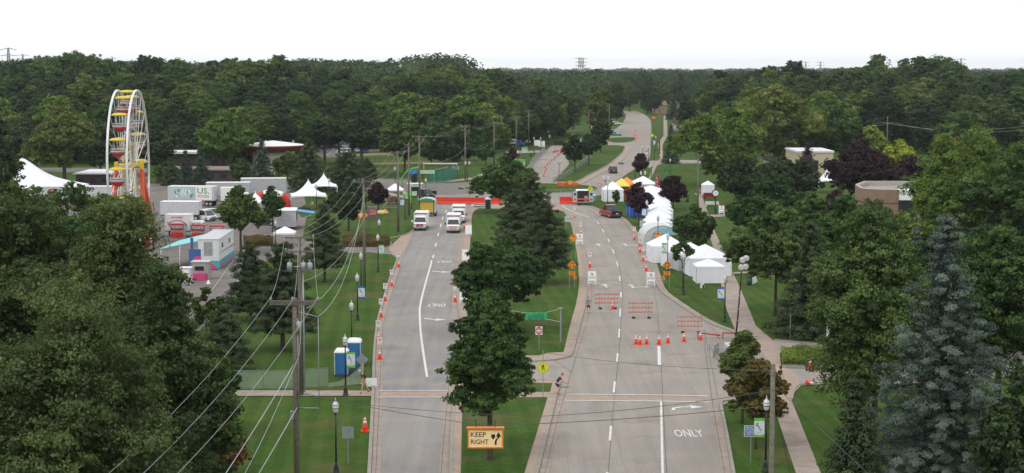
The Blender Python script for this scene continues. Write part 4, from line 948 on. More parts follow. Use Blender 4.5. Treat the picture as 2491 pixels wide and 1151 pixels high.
# ------------------------------------------------------------------ road signs
def post_mb(h, x=0, w=.06): return MB().box(x, .03, h / 2, w, w * .6, h)
def diamond(label, u, vb, h, s, m, sym=None, plates=(), posts=((0, None),), back=False, rz=0.0, name="road_sign"):
    g = G(u, vb); t = thing(name, label, "road sign", (g.x, g.y, 0), rz)
    for x, hh in posts: post_mb(hh or h + s * .5, x).build("post", t, [STEEL])
    r = s * .7071; y = -.01; mb = MB()
    mb.loft([[(0, y - .01, h - r), (r, y - .01, h), (0, y - .01, h + r), (-r, y - .01, h)], [(0, y + .01, h - r), (r, y + .01, h), (0, y + .01, h + r), (-r, y + .01, h)]]); pn = mb.build("sign_panel", t, [m])
    if not back:
        mb = MB(); a, b = r * .94, r * .88; yy = y - .014
        O = [(0, -a), (a, 0), (0, a), (-a, 0)]; I = [(0, -b), (b, 0), (0, b), (-b, 0)]
        for k in range(4): j = (k + 1) % 4; mb.poly([(O[k][0], yy, h + O[k][1]), (O[j][0], yy, h + O[j][1]), (I[j][0], yy, h + I[j][1]), (I[k][0], yy, h + I[k][1])])
        mb.build("sign_border", pn, [INK])
    if sym:
        mb = MB(); ms = sym(mb, h, r, y - .016); mb.build("symbol", pn, ms or [INK])
    for (x, z, w, hh, txt) in plates:
        q = MB().box(x, y, z, w, .02, hh).build("sign_plate", t, [m])
        for i, s_ in enumerate(txt): text_part("lettering", s_, hh * .30, q, (x, y - .014, z + hh * (.22 - .44 * i) if len(txt) > 1 else z), UP, INK, width=w * .75)
    return t
def quad(mb, pts, y, m=0): mb.poly([(p[0], y, p[1]) for p in pts], m)
def ped(mb, h, r, y):
    k = r * 1.1
    def q(*pts): quad(mb, [(p[0] * k, h + p[1] * k) for p in pts], y)
    n = 10; q(*[(.0 + .075 * math.cos(2 * PI * i / n), .47 + .075 * math.sin(2 * PI * i / n)) for i in range(n)])
    q((-.10, .36), (.08, .38), (.06, .02), (-.08, .02)); q((-.08, .05), (.02, .05), (-.10, -.36), (-.20, -.34)); q((0, .05), (.07, .03), (.24, -.34), (.15, -.38))
    q((-.10, .36), (-.06, .24), (-.24, .06), (-.28, .12)); q((.06, .36), (.05, .25), (.20, .12), (.26, .16))
    q((-.48, -.02), (-.14, -.02), (-.14, -.05), (-.45, -.05)); q((.18, -.02), (.48, -.02), (.45, -.05), (.2, -.05)); q((-.14, -.50), (.14, -.50), (.11, -.54), (-.11, -.54))
def rndabt(mb, h, r, y):
    for k in range(3):
        a0 = k * 2 * PI / 3 + .25; n = 7
        for i in range(n):
            a, b = a0 + 1.45 * i / n, a0 + 1.45 * (i + 1) / n
            quad(mb, [(r * .34 * math.cos(a), h + r * .34 * math.sin(a)), (r * .50 * math.cos(a), h + r * .50 * math.sin(a)), (r * .50 * math.cos(b), h + r * .50 * math.sin(b)), (r * .34 * math.cos(b), h + r * .34 * math.sin(b))], y)
        a = a0 + 1.45; quad(mb, [(r * .24 * math.cos(a), h + r * .24 * math.sin(a)), (r * .60 * math.cos(a), h + r * .60 * math.sin(a)), (r * .42 * math.cos(a + .5), h + r * .42 * math.sin(a + .5))], y)
def yieldah(mb, h, r, y):
    quad(mb, [(-.34 * r, h + .12 * r), (.34 * r, h + .12 * r), (0, h - .46 * r)], y, 1); quad(mb, [(-.17 * r, h + .03 * r), (.17 * r, h + .03 * r), (0, h - .25 * r)], y - .003, 2)
    quad(mb, [(-.10 * r, h + .2 * r), (.10 * r, h + .2 * r), (.10 * r, h + .45 * r), (-.10 * r, h + .45 * r)], y); quad(mb, [(-.24 * r, h + .42 * r), (.24 * r, h + .42 * r), (0, h + .72 * r)], y)
    return [INK, RED, WHITE]
diamond("yellow pedestrian crossing diamond sign at the median crosswalk", 1321, 969, 2.45, .78, YELLOWS, ped, posts=((0, 3.85),))
diamond("orange roundabout diamond sign on the median lawn", 1391, 705, 2.95, .80, ORSIGN, rndabt, plates=((.02, 1.98, .74, .42, ("ROUNDABOUT", "AHEAD")), (.36, 1.48, .36, .42, ("15", "MPH"))), posts=((-.3, 2.6), (.34, 2.6)))
diamond("orange roundabout diamond sign on the right verge beside the tents", 1622, 705, 2.95, .80, ORSIGN, rndabt, plates=((.02, 1.98, .78, .42, ("ROUNDABOUT", "AHEAD")), (-.38, 1.42, .36, .46, ("15", "MPH"))), posts=((-.36, 2.3), (.3, 2.6)))
diamond("orange yield ahead diamond sign on the right verge", 1600, 628, 3.1, .86, ORSIGN, yieldah, posts=((-.3, 2.9), (.3, 2.9)))
diamond("orange yield ahead sign half hidden by the median pine", 1394, 632, 3.0, .86, ORSIGN, yieldah, posts=((-.3, 2.8), (.3, 2.8)))
diamond("yellow pedestrian diamond sign on the roundabout beside the open ambulance", 1436, 488, 2.3, .9, YELLOWS, ped)
diamond("grey back of a diamond sign beside the portable toilets", 881, 925, 1.75, .78, STEEL, None, back=True)
diamond("grey back of a diamond sign poking out left of the near maple", 1124, 925, 1.9, .75, STEEL, None, back=True)
diamond("yellow diamond sign on the far right verge", 1587, 345, 2.3, .9, YELLOWS, None)
def rect_sign(label, u, vb, h, w, hh, m, lines=(), ink=INK, posts=(0,), rz=0.0, border=None, name="road_sign", th=None, ph=None):
    g = G(u, vb); t = thing(name, label, "sign", (g.x, g.y, 0), rz)
    for x in posts: post_mb(ph or h + hh / 2, x).build("post", t, [STEEL])
    if border:
        pn = MB().box(0, -.01, h, w, .02, hh).build("sign_panel", t, [border]); MB().box(0, -.024, h, w * .93, .006, hh * .9).build("sign_field", pn, [m]); y = -.03
    else: pn = MB().box(0, -.01, h, w, .02, hh).build("sign_panel", t, [m]); y = -.024
    n = len(lines)
    for i, s_ in enumerate(lines): text_part("lettering", s_, th or hh * .6 / n, pn, (0, y, h + hh * .8 * ((n - 1) / 2 - i) / n), UP, ink, width=w * min(.84, .12 * len(s_) + .1))
    return t
rect_sign("blank grey rectangular sign back on the near left lawn", 847, 1128, 2.1, .78, .78, STEEL)
rect_sign("blue and white information sign behind the green banner", 1826, 1128, 2.2, .92, .74, mat("sign_blue", (.02, .12, .42), .5), ("SENIOR", "CITIZENS", "COMMUNITY", "CENTER"), WHITE, border=WHITE)
t = rect_sign("square white do not enter sign on the median lawn", 1311, 856, 1.98, .64, .76, WHITE)
n = 24; y = -.03
MB().poly([(.30 * math.cos(2 * PI * i / n), y, 1.98 + .36 * math.sin(2 * PI * i / n)) for i in range(n)]).build("red_disc", t, [RED])
MB().box(0, y - .006, 1.98, .48, .004, .12).build("white_bar", t, [WHITE])
text_part("lettering", "DO NOT", .10, t, (0, y - .006, 2.16), UP, WHITE, width=.36); text_part("lettering", "ENTER", .10, t, (0, y - .006, 1.80), UP, WHITE, width=.36)
t = rect_sign("white bicycle diagram board on the right verge by the blue canopy", 1567, 573, 1.9, 1.45, .9, OFFW, posts=(-.5, .5))
u2 = rect_sign("white bicycle diagram board at the median edge", 1385, 568, 2.3, 1.45, .9, OFFW, posts=(-.5, .5))
for q, h in ((t, 1.9), (u2, 2.3)):
    mb = MB()
    for x in (-.38, .28):
        for i in range(14):
            a, b = 2 * PI * i / 14, 2 * PI * (i + 1) / 14
            mb.poly([(x + r_ * math.cos(c), -.026, h + r_ * math.sin(c)) for r_, c in ((.17, a), (.23, a), (.23, b), (.17, b))])
    mb.poly([(-.38, -.026, h), (-.05, -.026, h - .02), (-.05, -.026, h + .03), (-.36, -.026, h + .04)]); mb.poly([(-.07, -.026, h), (-.02, -.026, h), (.16, -.026, h + .28), (.1, -.026, h + .28)]); mb.poly([(.4, -.026, h - .3), (.46, -.026, h - .3), (.62, -.026, h + .3), (.56, -.026, h + .3)])
    mb.build("printed_symbols", q, [GREYINK])
t = rect_sign("small red and white yield sign behind the white booth", 1459, 472, 1.8, .06, .06, STEEL)
MB().poly([(-.48, -.03, 2.15), (0, -.03, 1.35), (.48, -.03, 2.15)]).build("yield_triangle", t, [RED]); MB().poly([(-.24, -.036, 2.02), (0, -.036, 1.62), (.24, -.036, 2.02)]).build("yield_centre", t, [WHITE])
rect_sign("green street name board at the corner lawn", 1511, 427, 2.9, 1.4, .42, mat("street_sign_green", (.01, .22, .10), .5), ())
rect_sign("wide dark green monument sign on the far islet", 1500, 338, 1.5, 3.6, .8, mat("street_sign_green"), (), posts=(-1.5, 1.5))
rect_sign("green board on the grass behind the red feather flag", 1621, 431, 1.7, 1.7, .6, mat("street_sign_green"), ())
rect_sign("white shuttle bus banner on the brown pole", 1040, 462, 3.9, 3.1, .72, mat("banner_pale_green", (.50, .66, .52), .6), ("SHUTTLE BUS",), mat("street_sign_green"), posts=(-1.5, 1.5), th=.42)
rect_sign("orange square sign on the roundabout nose", 1387, 462, 1.6, .8, .8, ORSIGN)
rect_sign("dark framed notice on legs behind the red barriers", 1121, 470, 1.0, 1.1, .3, INK, posts=(-.45, .45))
t = rect_sign("white board with a dark green wave emblem at the driveway", 2032, 887, 3.05, 1.65, 1.15, WHITE, posts=(-.7, .7))
MB().box(0, 0, 1.25, 1.7, .2, 2.4).build("sign_base", t, [BLACK])
mb = MB(); EMB = mat("emblem_green", (.02, .09, .09), .6)
for k in range(9):
    a, b = -.3 + 2.3 * k / 9, -.3 + 2.3 * (k + 1) / 9; w0, w1 = .05 + .14 * math.sin(PI * k / 9), .05 + .14 * math.sin(PI * (k + 1) / 9)
    mb.poly([((.34 + w) * math.cos(c + 1.2) * 1.15, -.03, 2.98 + (.34 + w) * math.sin(c + 1.2) * .8) for w, c in ((-w0, a), (w0, a), (w1, b), (-w1, b))])
mb.poly([(-.5, -.03, 2.62), (.4, -.03, 2.6), (.5, -.03, 2.75), (.1, -.03, 2.86), (-.3, -.03, 2.8)]); mb.build("emblem", t, [EMB])
g = G(1922, 826); t = thing("signpost", "thin grey bare post on the lawn behind the park walk", "post", (g.x, g.y, 0)); post_mb(2.4).build("post", t, [STEEL]); MB().box(0, 0, 2.3, .1, .06, .3).build("bracket", t, [STEEL])

# green event banner on ropes between posts
g = G(1300, 858); gp = G(1363, 836)
t = thing("event_banner", "green event banner with dark lettering roped to a grey post on the median", "banner", (gp.x, gp.y, 0))
bw, bz = 2.0, 2.65; bx0 = -1.3
BG = mat("event_banner_green", (.05, .42, .18), .6); mb = MB(); n = 10
for k in range(n):
    a, b = bx0 - bw + bw * k / n, bx0 - bw + bw * (k + 1) / n; ya, yb = .02 * math.sin(k * .9), .02 * math.sin((k + 1) * .9)
    mb.poly([(a, ya, bz - .36), (b, yb, bz - .36), (b, yb, bz + .36), (a, ya, bz + .36)])
bo = mb.build("banner_cloth", t, [BG])
DG = mat("banner_dark_green_print", (.005, .06, .04), .6); cx_ = bx0 - bw / 2
text_part("lettering", "AUG 28,29,30", .17, bo, (cx_, -.08, bz + .02), UP, DG, width=1.55)
mb = MB()
for z, segs in ((.22, ((-.2, .3), (.2, .28), (.55, .3))), (-.16, ((-.65, .4), (-.2, .3), (.15, .3), (.6, .45))), (-.27, ((-.6, .5), (-.05, .4), (.5, .6)))):
    for x, w in segs: mb.box(cx_ + x, -.08, bz + z, w * .8, .004, .05)
mb.build("small_print", bo, [DG])
mb = MB(); mb.box(0, 0, 1.7, .08, .08, 3.4); mb.build("post", t, [STEEL]); mb = MB(); mb.box(.1, .25, 1.7, .08, .08, 3.4); mb.build("post", t, [STEEL]); MB().box(0, .1, 3.38, .45, .4, .08).build("post_cap", t, [STEEL])
mb = MB(); pass
for q in ([(bx0, 0, bz + .36), (0, 0, 3.35)], [(bx0, 0, bz - .3), (0, 0, 2.1)], [(bx0 - bw, 0, bz + .3), (bx0 - bw - 1.5, 0, 3.2)]): MB().tube(q, .012, 5).build("rope", t, [WHITE])
MB().box(bx0 - bw - 1.5, 0, 1.6, .08, .08, 3.2).build("post", t, [STEEL])

# ------------------------------------------------------------------ cones and delineators
def cone_parts(t, h=.75, sign=False):
    k = h / .75
    MB().box(0, 0, .03 * k, .40 * k, .40 * k, .06 * k).build("cone_base", t, [CONE])
    MB().lathe([(.155 * k, 0), (.125 * k, .20 * k), (.10 * k, .36 * k), (.065 * k, .58 * k), (.035 * k, .69 * k)], 14, 0, (0, 0, .06 * k)).build("cone_body", t, [CONE])
    b = MB(); b.lathe([(.108 * k, .36 * k), (.084 * k, .50 * k)], 14, 0, (0, 0, .06 * k)); b.lathe([(.075 * k, .56 * k), (.060 * k, .64 * k)], 14, 0, (0, 0, .06 * k)); b.build("reflective_collar", t, [WHITE])
    if sign:
        MB().tube([(0, 0, .7 * k), (0, 0, 1.5)], .015, 5).build("rod", t, [STEEL]); p = MB().box(0, -.02, 1.42, .36, .02, .52).build("sign_panel", t, [WHITE])
        mb = MB()
        for i in range(14):
            a, b_ = 2 * PI * i / 14, 2 * PI * (i + 1) / 14
            mb.poly([(r_ * math.cos(c), -.032, 1.50 + r_ * math.sin(c)) for r_, c in ((.08, a), (.12, a), (.12, b_), (.08, b_))])
        mb.poly([(-.09, -.033, 1.56), (-.06, -.033, 1.6), (.09, -.033, 1.43), (.06, -.033, 1.4)]); mb.build("prohibition_symbol", p, [REDIN])
        text_part("lettering", "NO PARKING", .06, p, (0, -.032, 1.25), UP, INK, width=.30)
CSRC = {}
def cone(label, u, vb, h=.75, sign=False, grp="orange traffic cones", rot=None):
    g = G(u, vb)
    if sign in CSRC: t = copy_tree(CSRC[sign], (g.x, g.y, .02), random.uniform(-.15, .15), label, h / .75, grp)
    else:
        t = thing("sign_cone" if sign else "traffic_cone", label, "traffic cone", (g.x, g.y, .02), 0, grp); cone_parts(t, .75, sign); t.scale = (h / .75,) * 3; CSRC[sign] = t
    if rot: t.rotation_euler = rot
    return t
for u, v, lb in ((1547, 838, "leftmost cone of the row across the right road"), (1557, 839, "second cone of the row, close beside the leftmost"), (1573, 838, "third cone from the left in the row across the road"), (1603, 838, "cone on the white lane line in the row across the road"), (1625, 835, "cone just right of the lane line in the row"), (1664, 832, "cone in front of the rightmost striped barricade"), (1704, 828, "cone beside the fallen orange rails")): cone("orange and white traffic " + lb, u, v, .88 if v > 830 else .84)
cone("orange traffic cone at the left striped barricade", 1490, 753, .8)
cone("large orange cone standing on the near left lawn by the grey sign", 888, 1050, 1.05)
cone("orange cone beside the right ambulance", 1129, 556, .8); cone("orange cone in front of the driveway hedge on the right", 1970, 897, .9)
cone("orange cone lying on its side by the right driveway", 1962, 937, .7, rot=(PI / 2, 0, .9)).location.z = .22
for u, v, lb in ((970, 651, "farthest signed cone on the left kerb"), (953, 697, "signed cone on the left kerb opposite the upper ONLY"), (937, 733, "signed cone on the left kerb by the blue bannered lamp"), (927, 773, "signed cone on the left kerb level with the lower arrow"), (920, 831, "signed cone on the left kerb beyond the nearest one"), (924, 875, "nearest signed cone on the left kerb by the portable toilets"),
    (1107, 735, "signed cone on the right side of the left road under the median tree"), (1397, 531, "farthest signed cone on the left of the right road"), (1413, 573, "signed cone behind the upper white board sign"), (1435, 651, "signed cone behind the lower left white board sign"),
    (1543, 584, "farthest signed cone along the tent side kerb"), (1556, 601, "second signed cone along the tent side kerb"), (1557, 615, "third signed cone along the tent side kerb"), (1565, 636, "fourth signed cone along the tent side kerb"), (1572, 660, "nearest signed cone along the tent side kerb, by the board sign")): cone("orange " + lb, u, v, .9, True, "cones with a small sign on a rod")
# channeliser posts far away
def channel(u, vb, src=[]):
    g = G(u, vb)
    if src: return copy_tree(src[0], (g.x, g.y, .04))
    t = thing("channelizer", "slim orange and white post in the line dividing the north road", "traffic post", (g.x, g.y, .04), 0, "orange posts dividing the north road")
    MB().lathe([(.22, 0), (.20, .08), (.07, .1)], 10).build("rubber_base", t, [RUBBER]); MB().lathe([(.11, .08), (.10, 1.15), (.04, 1.2)], 10).build("tube_body", t, [CONE]); b = MB(); b.lathe([(.118, .75), (.112, .9)], 10); b.lathe([(.114, 1.0), (.108, 1.1)], 10); b.build("white_band", t, [WHITE]); src.append(t); return t
for u, v in ((1323, 430), (1325, 422), (1328, 414), (1326, 408), (1331, 403), (1337, 398), (1342, 393), (1347, 389), (1351, 385), (1356, 381), (1360, 378), (1363, 374), (1364, 370), (1357, 369)): channel(u, v)
ob = []
for i, (u, v) in enumerate(((1522, 296), (1527, 297), (1531, 296), (1543, 322), (1546, 330), (1549, 338), (1548, 344), (1588, 289), (1592, 289))):
    g = G(u, v)
    if ob: copy_tree(ob[0], (g.x, g.y, .04))
    else:
        t = thing("traffic_barrel", "orange striped barrel along the far bend of the road", "barrel", (g.x, g.y, .04), 0, "orange barrels on the far road")
        MB().lathe([(.38, 0), (.38, .1), (.3, .12), (.27, 1.1), (.2, 1.15)], 12).build("drum", t, [CONE]); b = MB(); b.lathe([(.302, .3), (.298, .42)], 12); b.lathe([(.292, .65), (.288, .77)], 12); b.build("white_band", t, [WHITE]); MB().lathe([(.42, 0), (.42, .05)], 12).build("rubber_base", t, [RUBBER]); ob.append(t)

# ------------------------------------------------------------------ barricades
def barricade(label, u, vb, w=2.6, rz=0.0, feet=RUBBER, d=1):
    g = G(u, vb); t = thing("striped_barricade", label, "barricade", (g.x, g.y, .02), rz, "striped road barricades")
    for z in (.62, 1.1, 1.56):
        b = MB().box(0, 0, z, w, .03, .20).build("striped_board", t, [mat("board_faded_white", (.46, .42, .38), .6)]); mb = MB(); n = 8; st = w / n
        for k in range(n):
            x = -w / 2 + k * st; dx = .16 * d
            pts = [(max(-w / 2, min(w / 2, q)), -.018, zz) for q, zz in ((x - dx / 2 + .02, z - .1), (x + st * .52 - dx / 2, z - .1), (x + st * .52 + dx / 2, z + .1), (x + dx / 2 + .02, z + .1))]
            mb.poly(pts)
        mb.build("orange_stripes", b, [mat("stripe_orange", (.62, .10, .05), .5)])
    for x in (-w * .30, w * .30):
        MB().box(x, .03, .85, .05, .05, 1.6).build("upright", t, [STEEL]); MB().box(x, 0, .05, .07, 1.2, .07).build("foot", t, [feet]); MB().box(x, -.5, .12, .35, .25, .12).build("sandbag", t, [RUBBER])
    return t
barricade("left striped three board barricade across the right road", 1477, 751, 2.72, .06)
barricade("middle striped three board barricade across the right road", 1559, 774, 2.70, .03)
barricade("right striped three board barricade near the kerb", 1679, 809, 2.62, 0, ORANGE)
def sawhorse(label, p0, p1, mm, rz=0):
    a, b = G(*p0), G(*p1); t = thing("barricade_rail", label, "barricade", (a.x, a.y, .02), 0, "fallen orange rails"); b = b - a
    MB().tube([(0, 0, .62), (b.x, b.y, .30)], .075, 6).build("rail", t, [mm])
    for s, q in ((-1, 0), (1, 0)): MB().tube([(0, .12 * s, .66), (.05, .45 * s, 0)], .035, 5).build("leg", t, [mm])
    MB().tube([(b.x * .85, b.y, .32), (b.x * .95, b.y - .5, 0)], .035, 5).build("leg", t, [mm])
    return t
RR_ = mat("rusty_orange_paint", (.42, .06, .03), .6, var=.2)
sawhorse("long rusty orange rail propped beside the cone", (1697, 825), (1752, 824), RR_); sawhorse("second rusty orange rail ending under the near maple", (1758, 826), (1798, 818), RR_); sawhorse("short orange rail beside the hedge cone", (1978, 899), (2006, 893), RR_)
# A-frame boards
def aframe(label, u, vb, front=True, h=1.7, w=.98, rz=0.0):
    g = G(u, vb); t = thing("board_sign", label, "board sign", (g.x, g.y, .13), rz, "white folding board signs")
    for s, nm in ((-1, "front_panel"), (1, "rear_panel")):
        y0, y1 = s * .36, s * .04; mb = MB(); z0, z1 = .32, h
        f = lambda z: y0 + (y1 - y0) * z / h
        mb.loft([[(-w / 2, f(z0), z0), (w / 2, f(z0), z0), (w / 2, f(z1), z1), (-w / 2, f(z1), z1)], [(-w / 2, f(z0) + .02, z0), (w / 2, f(z0) + .02, z0), (w / 2, f(z1) + .02, z1), (-w / 2, f(z1) + .02, z1)]]); pn = mb.build(nm, t, [WHITE])
        for x in (-w / 2 + .03, w / 2 - .03): MB().tube([(x, y0, 0), (x, y1, h)], .028, 5).build("leg", t, [WHITE])
        if s == -1 and front:
            tilt = math.atan2(.32, h); R_x = (PI / 2 - tilt, 0, 0); ff = lambda z: f(z) - .012
            mb = MB(); zc = 1.38
            for i in range(16):
                a, b = 2 * PI * i / 16, 2 * PI * (i + 1) / 16
                mb.poly([(r_ * math.cos(c), ff(zc + r_ * math.sin(c)), zc + r_ * math.sin(c)) for r_, c in ((.12, a), (.165, a), (.165, b), (.12, b))])
            mb.poly([(x, ff(z), z) for x, z in ((-.13, zc + .08), (-.09, zc + .13), (.13, zc - .08), (.09, zc - .13))]); mb.build("prohibition_symbol", pn, [mat("ink_red_brown", (.25, .05, .06), .6)])
            text_part("lettering", "NO PARKING", .09, pn, (0, ff(1.1) - .01, 1.1), R_x, GREYINK, width=.86)
            mb = MB()
            for z, segs in ((.92, ((-.25, .34), (.2, .42))), (.55, ((-.1, .6), (.32, .14))), (.42, ((-.3, .1), (.12, .5)))):
                for x, ww in segs: mb.poly([(x - ww / 2, ff(z - .035) - .004, z - .035), (x + ww / 2, ff(z - .035) - .004, z - .035), (x + ww / 2, ff(z + .035) - .004, z + .035), (x - ww / 2, ff(z + .035) - .004, z + .035)])
            mb.build("small_print", pn, [GREYINK])
    return t
aframe("white no parking board sign left of the right road, lower of two", 1440, 697); aframe("white no parking board sign on the brick edge beside the pine", 1410, 599); aframe("white no parking board sign on the tent side of the right road", 1583, 699)
aframe("blank white board sign beside the right ambulance", 1140, 576, False); aframe("blank white board sign half hidden above the wide median tree", 1133, 640, False); aframe("blank white board sign below the wide median tree", 1129, 742, False)
aframe("white board sign at the foot of the street clock", 1755, 524, True, 1.6, .95)
for i, (u, v) in enumerate(((1286, 350), (1318, 360), (1306, 358))):
    aframe(("white board sign by the far campaign trailer", "white board sign nearest the far message board", "small white board sign between the two far ones")[i], u, v, False, 2.2, 2.0)
# ------------------------------------------------------------------ vehicles (front at -y)
AMBER = mat("amber_lens", (.8, .3, .02), .3); TAIL = mat("tail_lens", (.45, .01, .01), .3); LENS = mat("clear_lens", (.65, .67, .68), .15, spec=.8)
GREYM = mat("dark_bumper", (.05, .05, .055), .6); PLATE = mat("number_plate", (.6, .62, .66), .5)
def paint(name, c, r=.28): return mat("car_" + name, c, r, .0, var=.03, spec=.6)
def rr(x, z0, z1, r, y, xt=None):
    """cross section ring at y: half width x (xt at the top), rounded"""
    xt = x if xt is None else xt
    return [(-x, y, z0), (x, y, z0), (x, y, z0 + (z1 - z0) * .55), (xt, y, z1 - r), (xt - r, y, z1), (-xt + r, y, z1), (-xt, y, z1 - r), (-x, y, z0 + (z1 - z0) * .55)]
def wheels(t, L_, W_, r=.33, ax=(.31, -.31), w=.22):
    for y in ax:
        for s in (-1, 1):
            q = MB().wheel(s * (W_ / 2 - w / 2), y * L_, r, r, w, 0, 14).build("wheel", t, [RUBBER]); MB().tube([(s * (W_ / 2 - .02), y * L_, r), (s * (W_ / 2 + .012), y * L_, r)], r * .58, 10).build("rim", q, [CHROME])
def lights(t, W_, yf, yr, zf, zr, sz=(.34, .16), rs=(.16, .28)):
    for s in (-1, 1):
        MB().box(s * (W_ / 2 - .28), yf, zf, sz[0], .06, sz[1]).build("headlight", t, [LENS]); MB().box(s * (W_ / 2 - .14), yr, zr, rs[0], .06, rs[1]).build("taillight", t, [TAIL])
def car(name, label, cat, loc, rz, kind, col, group=None):
    t = thing(name, label, cat, loc, rz, group)
    D = dict(sedan=(4.7, 1.80, .78, 1.42), suv=(4.8, 1.88, .98, 1.78), pickup=(5.7, 1.98, 1.05, 1.88), van=(5.0, 1.95, 1.0, 1.85))[kind]
    Ln, W, zb, zt = D; h = W / 2; yf, yr = -Ln / 2, Ln / 2
    hood = zb - (.10 if kind == 'sedan' else .04)
    b = MB(); S_ = [rr(h * .86, .42, hood - .22, .06, yf), rr(h * .96, .28, hood - .06, .08, yf + .18), rr(h, .26, hood, .08, yf + .7), rr(h, .26, zb, .08, yf + Ln * .30), rr(h, .26, zb, .08, yr - Ln * .18), rr(h * .98, .28, zb - .02, .08, yr - .12), rr(h * .92, .40, zb - .08, .06, yr)]
    b.loft(S_); body = b.build("body", t, [col])
    if kind == 'sedan': c = ((yf + Ln * .27, yf + Ln * .43), (yr - Ln * .30, yr - Ln * .12))
    elif kind == 'pickup': c = ((yf + Ln * .28, yf + Ln * .38), (yf + Ln * .60, yf + Ln * .64))
    elif kind == 'van': c = ((yf + Ln * .14, yf + Ln * .30), (yr - .25, yr - .05))
    else: c = ((yf + Ln * .26, yf + Ln * .38), (yr - .38, yr - .12))
    a0, a1 = c[0]; b1, b0 = c[1]; k = .80
    gm = MB(); lo = zb - .01
    q = [(-h * .95, a0, lo), (h * .95, a0, lo), (h * .95, b0, lo), (-h * .95, b0, lo)]; u = [(-h * k, a1, zt - .05), (h * k, a1, zt - .05), (h * k, b1, zt - .05), (-h * k, b1, zt - .05)]
    i = gm.add(q + u)
    for f in ((0, 1, 5, 4), (1, 2, 6, 5), (2, 3, 7, 6), (3, 0, 4, 7)): gm.face([i + z for z in f])
    gm.build("windows", t, [GLASSD])
    r = MB(); r.loft([[(-h * k, y, zt - .06), (h * k, y, zt - .06), (h * k * .94, y, zt), (-h * k * .94, y, zt)] for y in (a1 - .02, b1 + .02)])
    for s in (-1, 1):
        for (p, w_) in (((s * h * .955, a0, lo), (s * h * k, a1, zt - .05)), ((s * h * .955, b0, lo), (s * h * k, b1, zt - .05)), ((s * h * .96, (a0 + b0) / 2 - .1, lo), (s * h * (k + .01), (a1 + b1) / 2, zt - .05))): r.tube([p, w_], .035, 4)
    r.build("roof", t, [col])
    if kind == 'pickup':
        mb = MB(); by0 = c[1][1] + .06; mb.box(0, (by0 + yr) / 2, zb + .03, W * .80, (yr - by0) * .92, .04); MB().box(0, yr + .01, .80, W * .84, .05, .5).build("tailgate", t, [mat("bed_black", (.012, .012, .013), .55)]); mb.build("truck_bed_cover", t, [mat("bed_black", (.012, .012, .013), .55)])
    MB().box(0, yf - .03, .46, W * .94, .14, .24).build("front_bumper", t, [col if kind == 'sedan' else GREYM]); MB().box(0, yr + .03, .48, W * .94, .14, .24).build("rear_bumper", t, [GREYM if kind == 'pickup' else col])
    MB().box(0, yf + .02, hood - .22, W * .5, .08, .16).build("grille", t, [BLACK]); MB().box(0, yr + .06, .72, .34, .03, .16).build("number_plate", t, [PLATE])
    for s in (-1, 1): MB().box(s * (h + .10), a0 + .25, zb + .10, .18, .10, .14).build("mirror", t, [col])
    lights(t, W, yf + .08, yr - .01, hood - .18, zb - .2); wheels(t, Ln, W, .36 if kind != 'sedan' else .32)
    return t
CW, CS, CB, CK, CR, CG = paint("white", (.70, .71, .72)), paint("silver", (.36, .38, .40)), paint("blue", (.02, .10, .45)), paint("black", (.015, .016, .02)), paint("red", (.26, .018, .014)), paint("cream", (.62, .58, .48))
g = G(1484, 531); car("pickup_truck", "red pickup truck with black bed cover driving past the tents", "pickup truck", (g.x + .3, g.y + 2.6, .02), PI + .28, 'pickup', CR).scale = (1.14,) * 3
g = G(1492, 423); car("suv", "dark green suv at the exit of the roundabout", "car", (g.x, g.y + 2.4, .045), PI + .05, 'suv', paint("darkgreen", (.02, .035, .035)))
g = G(512, 534); car("suv", "cream station wagon parked behind the ticket booths", "car", (g.x, g.y + 1, .05), PI - .75, 'suv', CG)
g = G(475, 548); car("van", "white van parked beside the white box truck", "van", (g.x, g.y + 8, .05), .9, 'van', CW)
g = G(305, 520); car("suv", "white car parked under the ferris wheel", "car", (g.x - 4, g.y + 3, .05), 1.3, 'suv', CW)
g = G(648, 548); car("suv", "dark pickup half hidden behind the slim lot tree", "car", (g.x, g.y, .05), 1.2, 'suv', CK)
# far car park
CARS = {}; cols = [("white", CW), ("silver", CS), ("blue", CB), ("black", CK), ("white", CW), ("silver", CS), ("red", CR)]
rnd = random.Random(4)
def pcar(u, v, rz, ci=None, zone=""):
    g = G(u, v); nm, m = cols[ci if ci is not None else rnd.randrange(7)]; kd = rnd.choice(['sedan', 'suv']); key = (nm, kd)
    lb = "small %s %s parked in the %s" % (nm, "suv" if kd == 'suv' else "car", zone); gr = "cars in the " + zone
    if key in CARS: return copy_tree(CARS[key], (g.x, g.y, .05), rz, lb, None, gr)
    CARS[key] = car("parked_car", lb, "car", (g.x, g.y, .05), rz, kd, m, gr)
for v, us, rz in ((376, range(834, 860, 9), -.5), (372, range(832, 884, 10), -.5), (366, range(846, 880, 10), -.5), (360, range(782, 930, 12), .2), (356, range(780, 930, 13), .2), (352, range(786, 930, 14), .2), (347, range(790, 900, 16), .2)):
    for u in us: pcar(u, v, rz, 2 if (u < 808 and v > 350 and u > 790) else None, "far car park")
for u, v in ((892, 357), (900, 358), (908, 357), (917, 358), (933, 362)): pcar(u, v, 1.0, None, "park edge lot")
for u, v in ((1487, 300), (1500, 303), (1490, 327), (1497, 330)): pcar(u, v, 1.2, 0, "driveway beside the far bend")

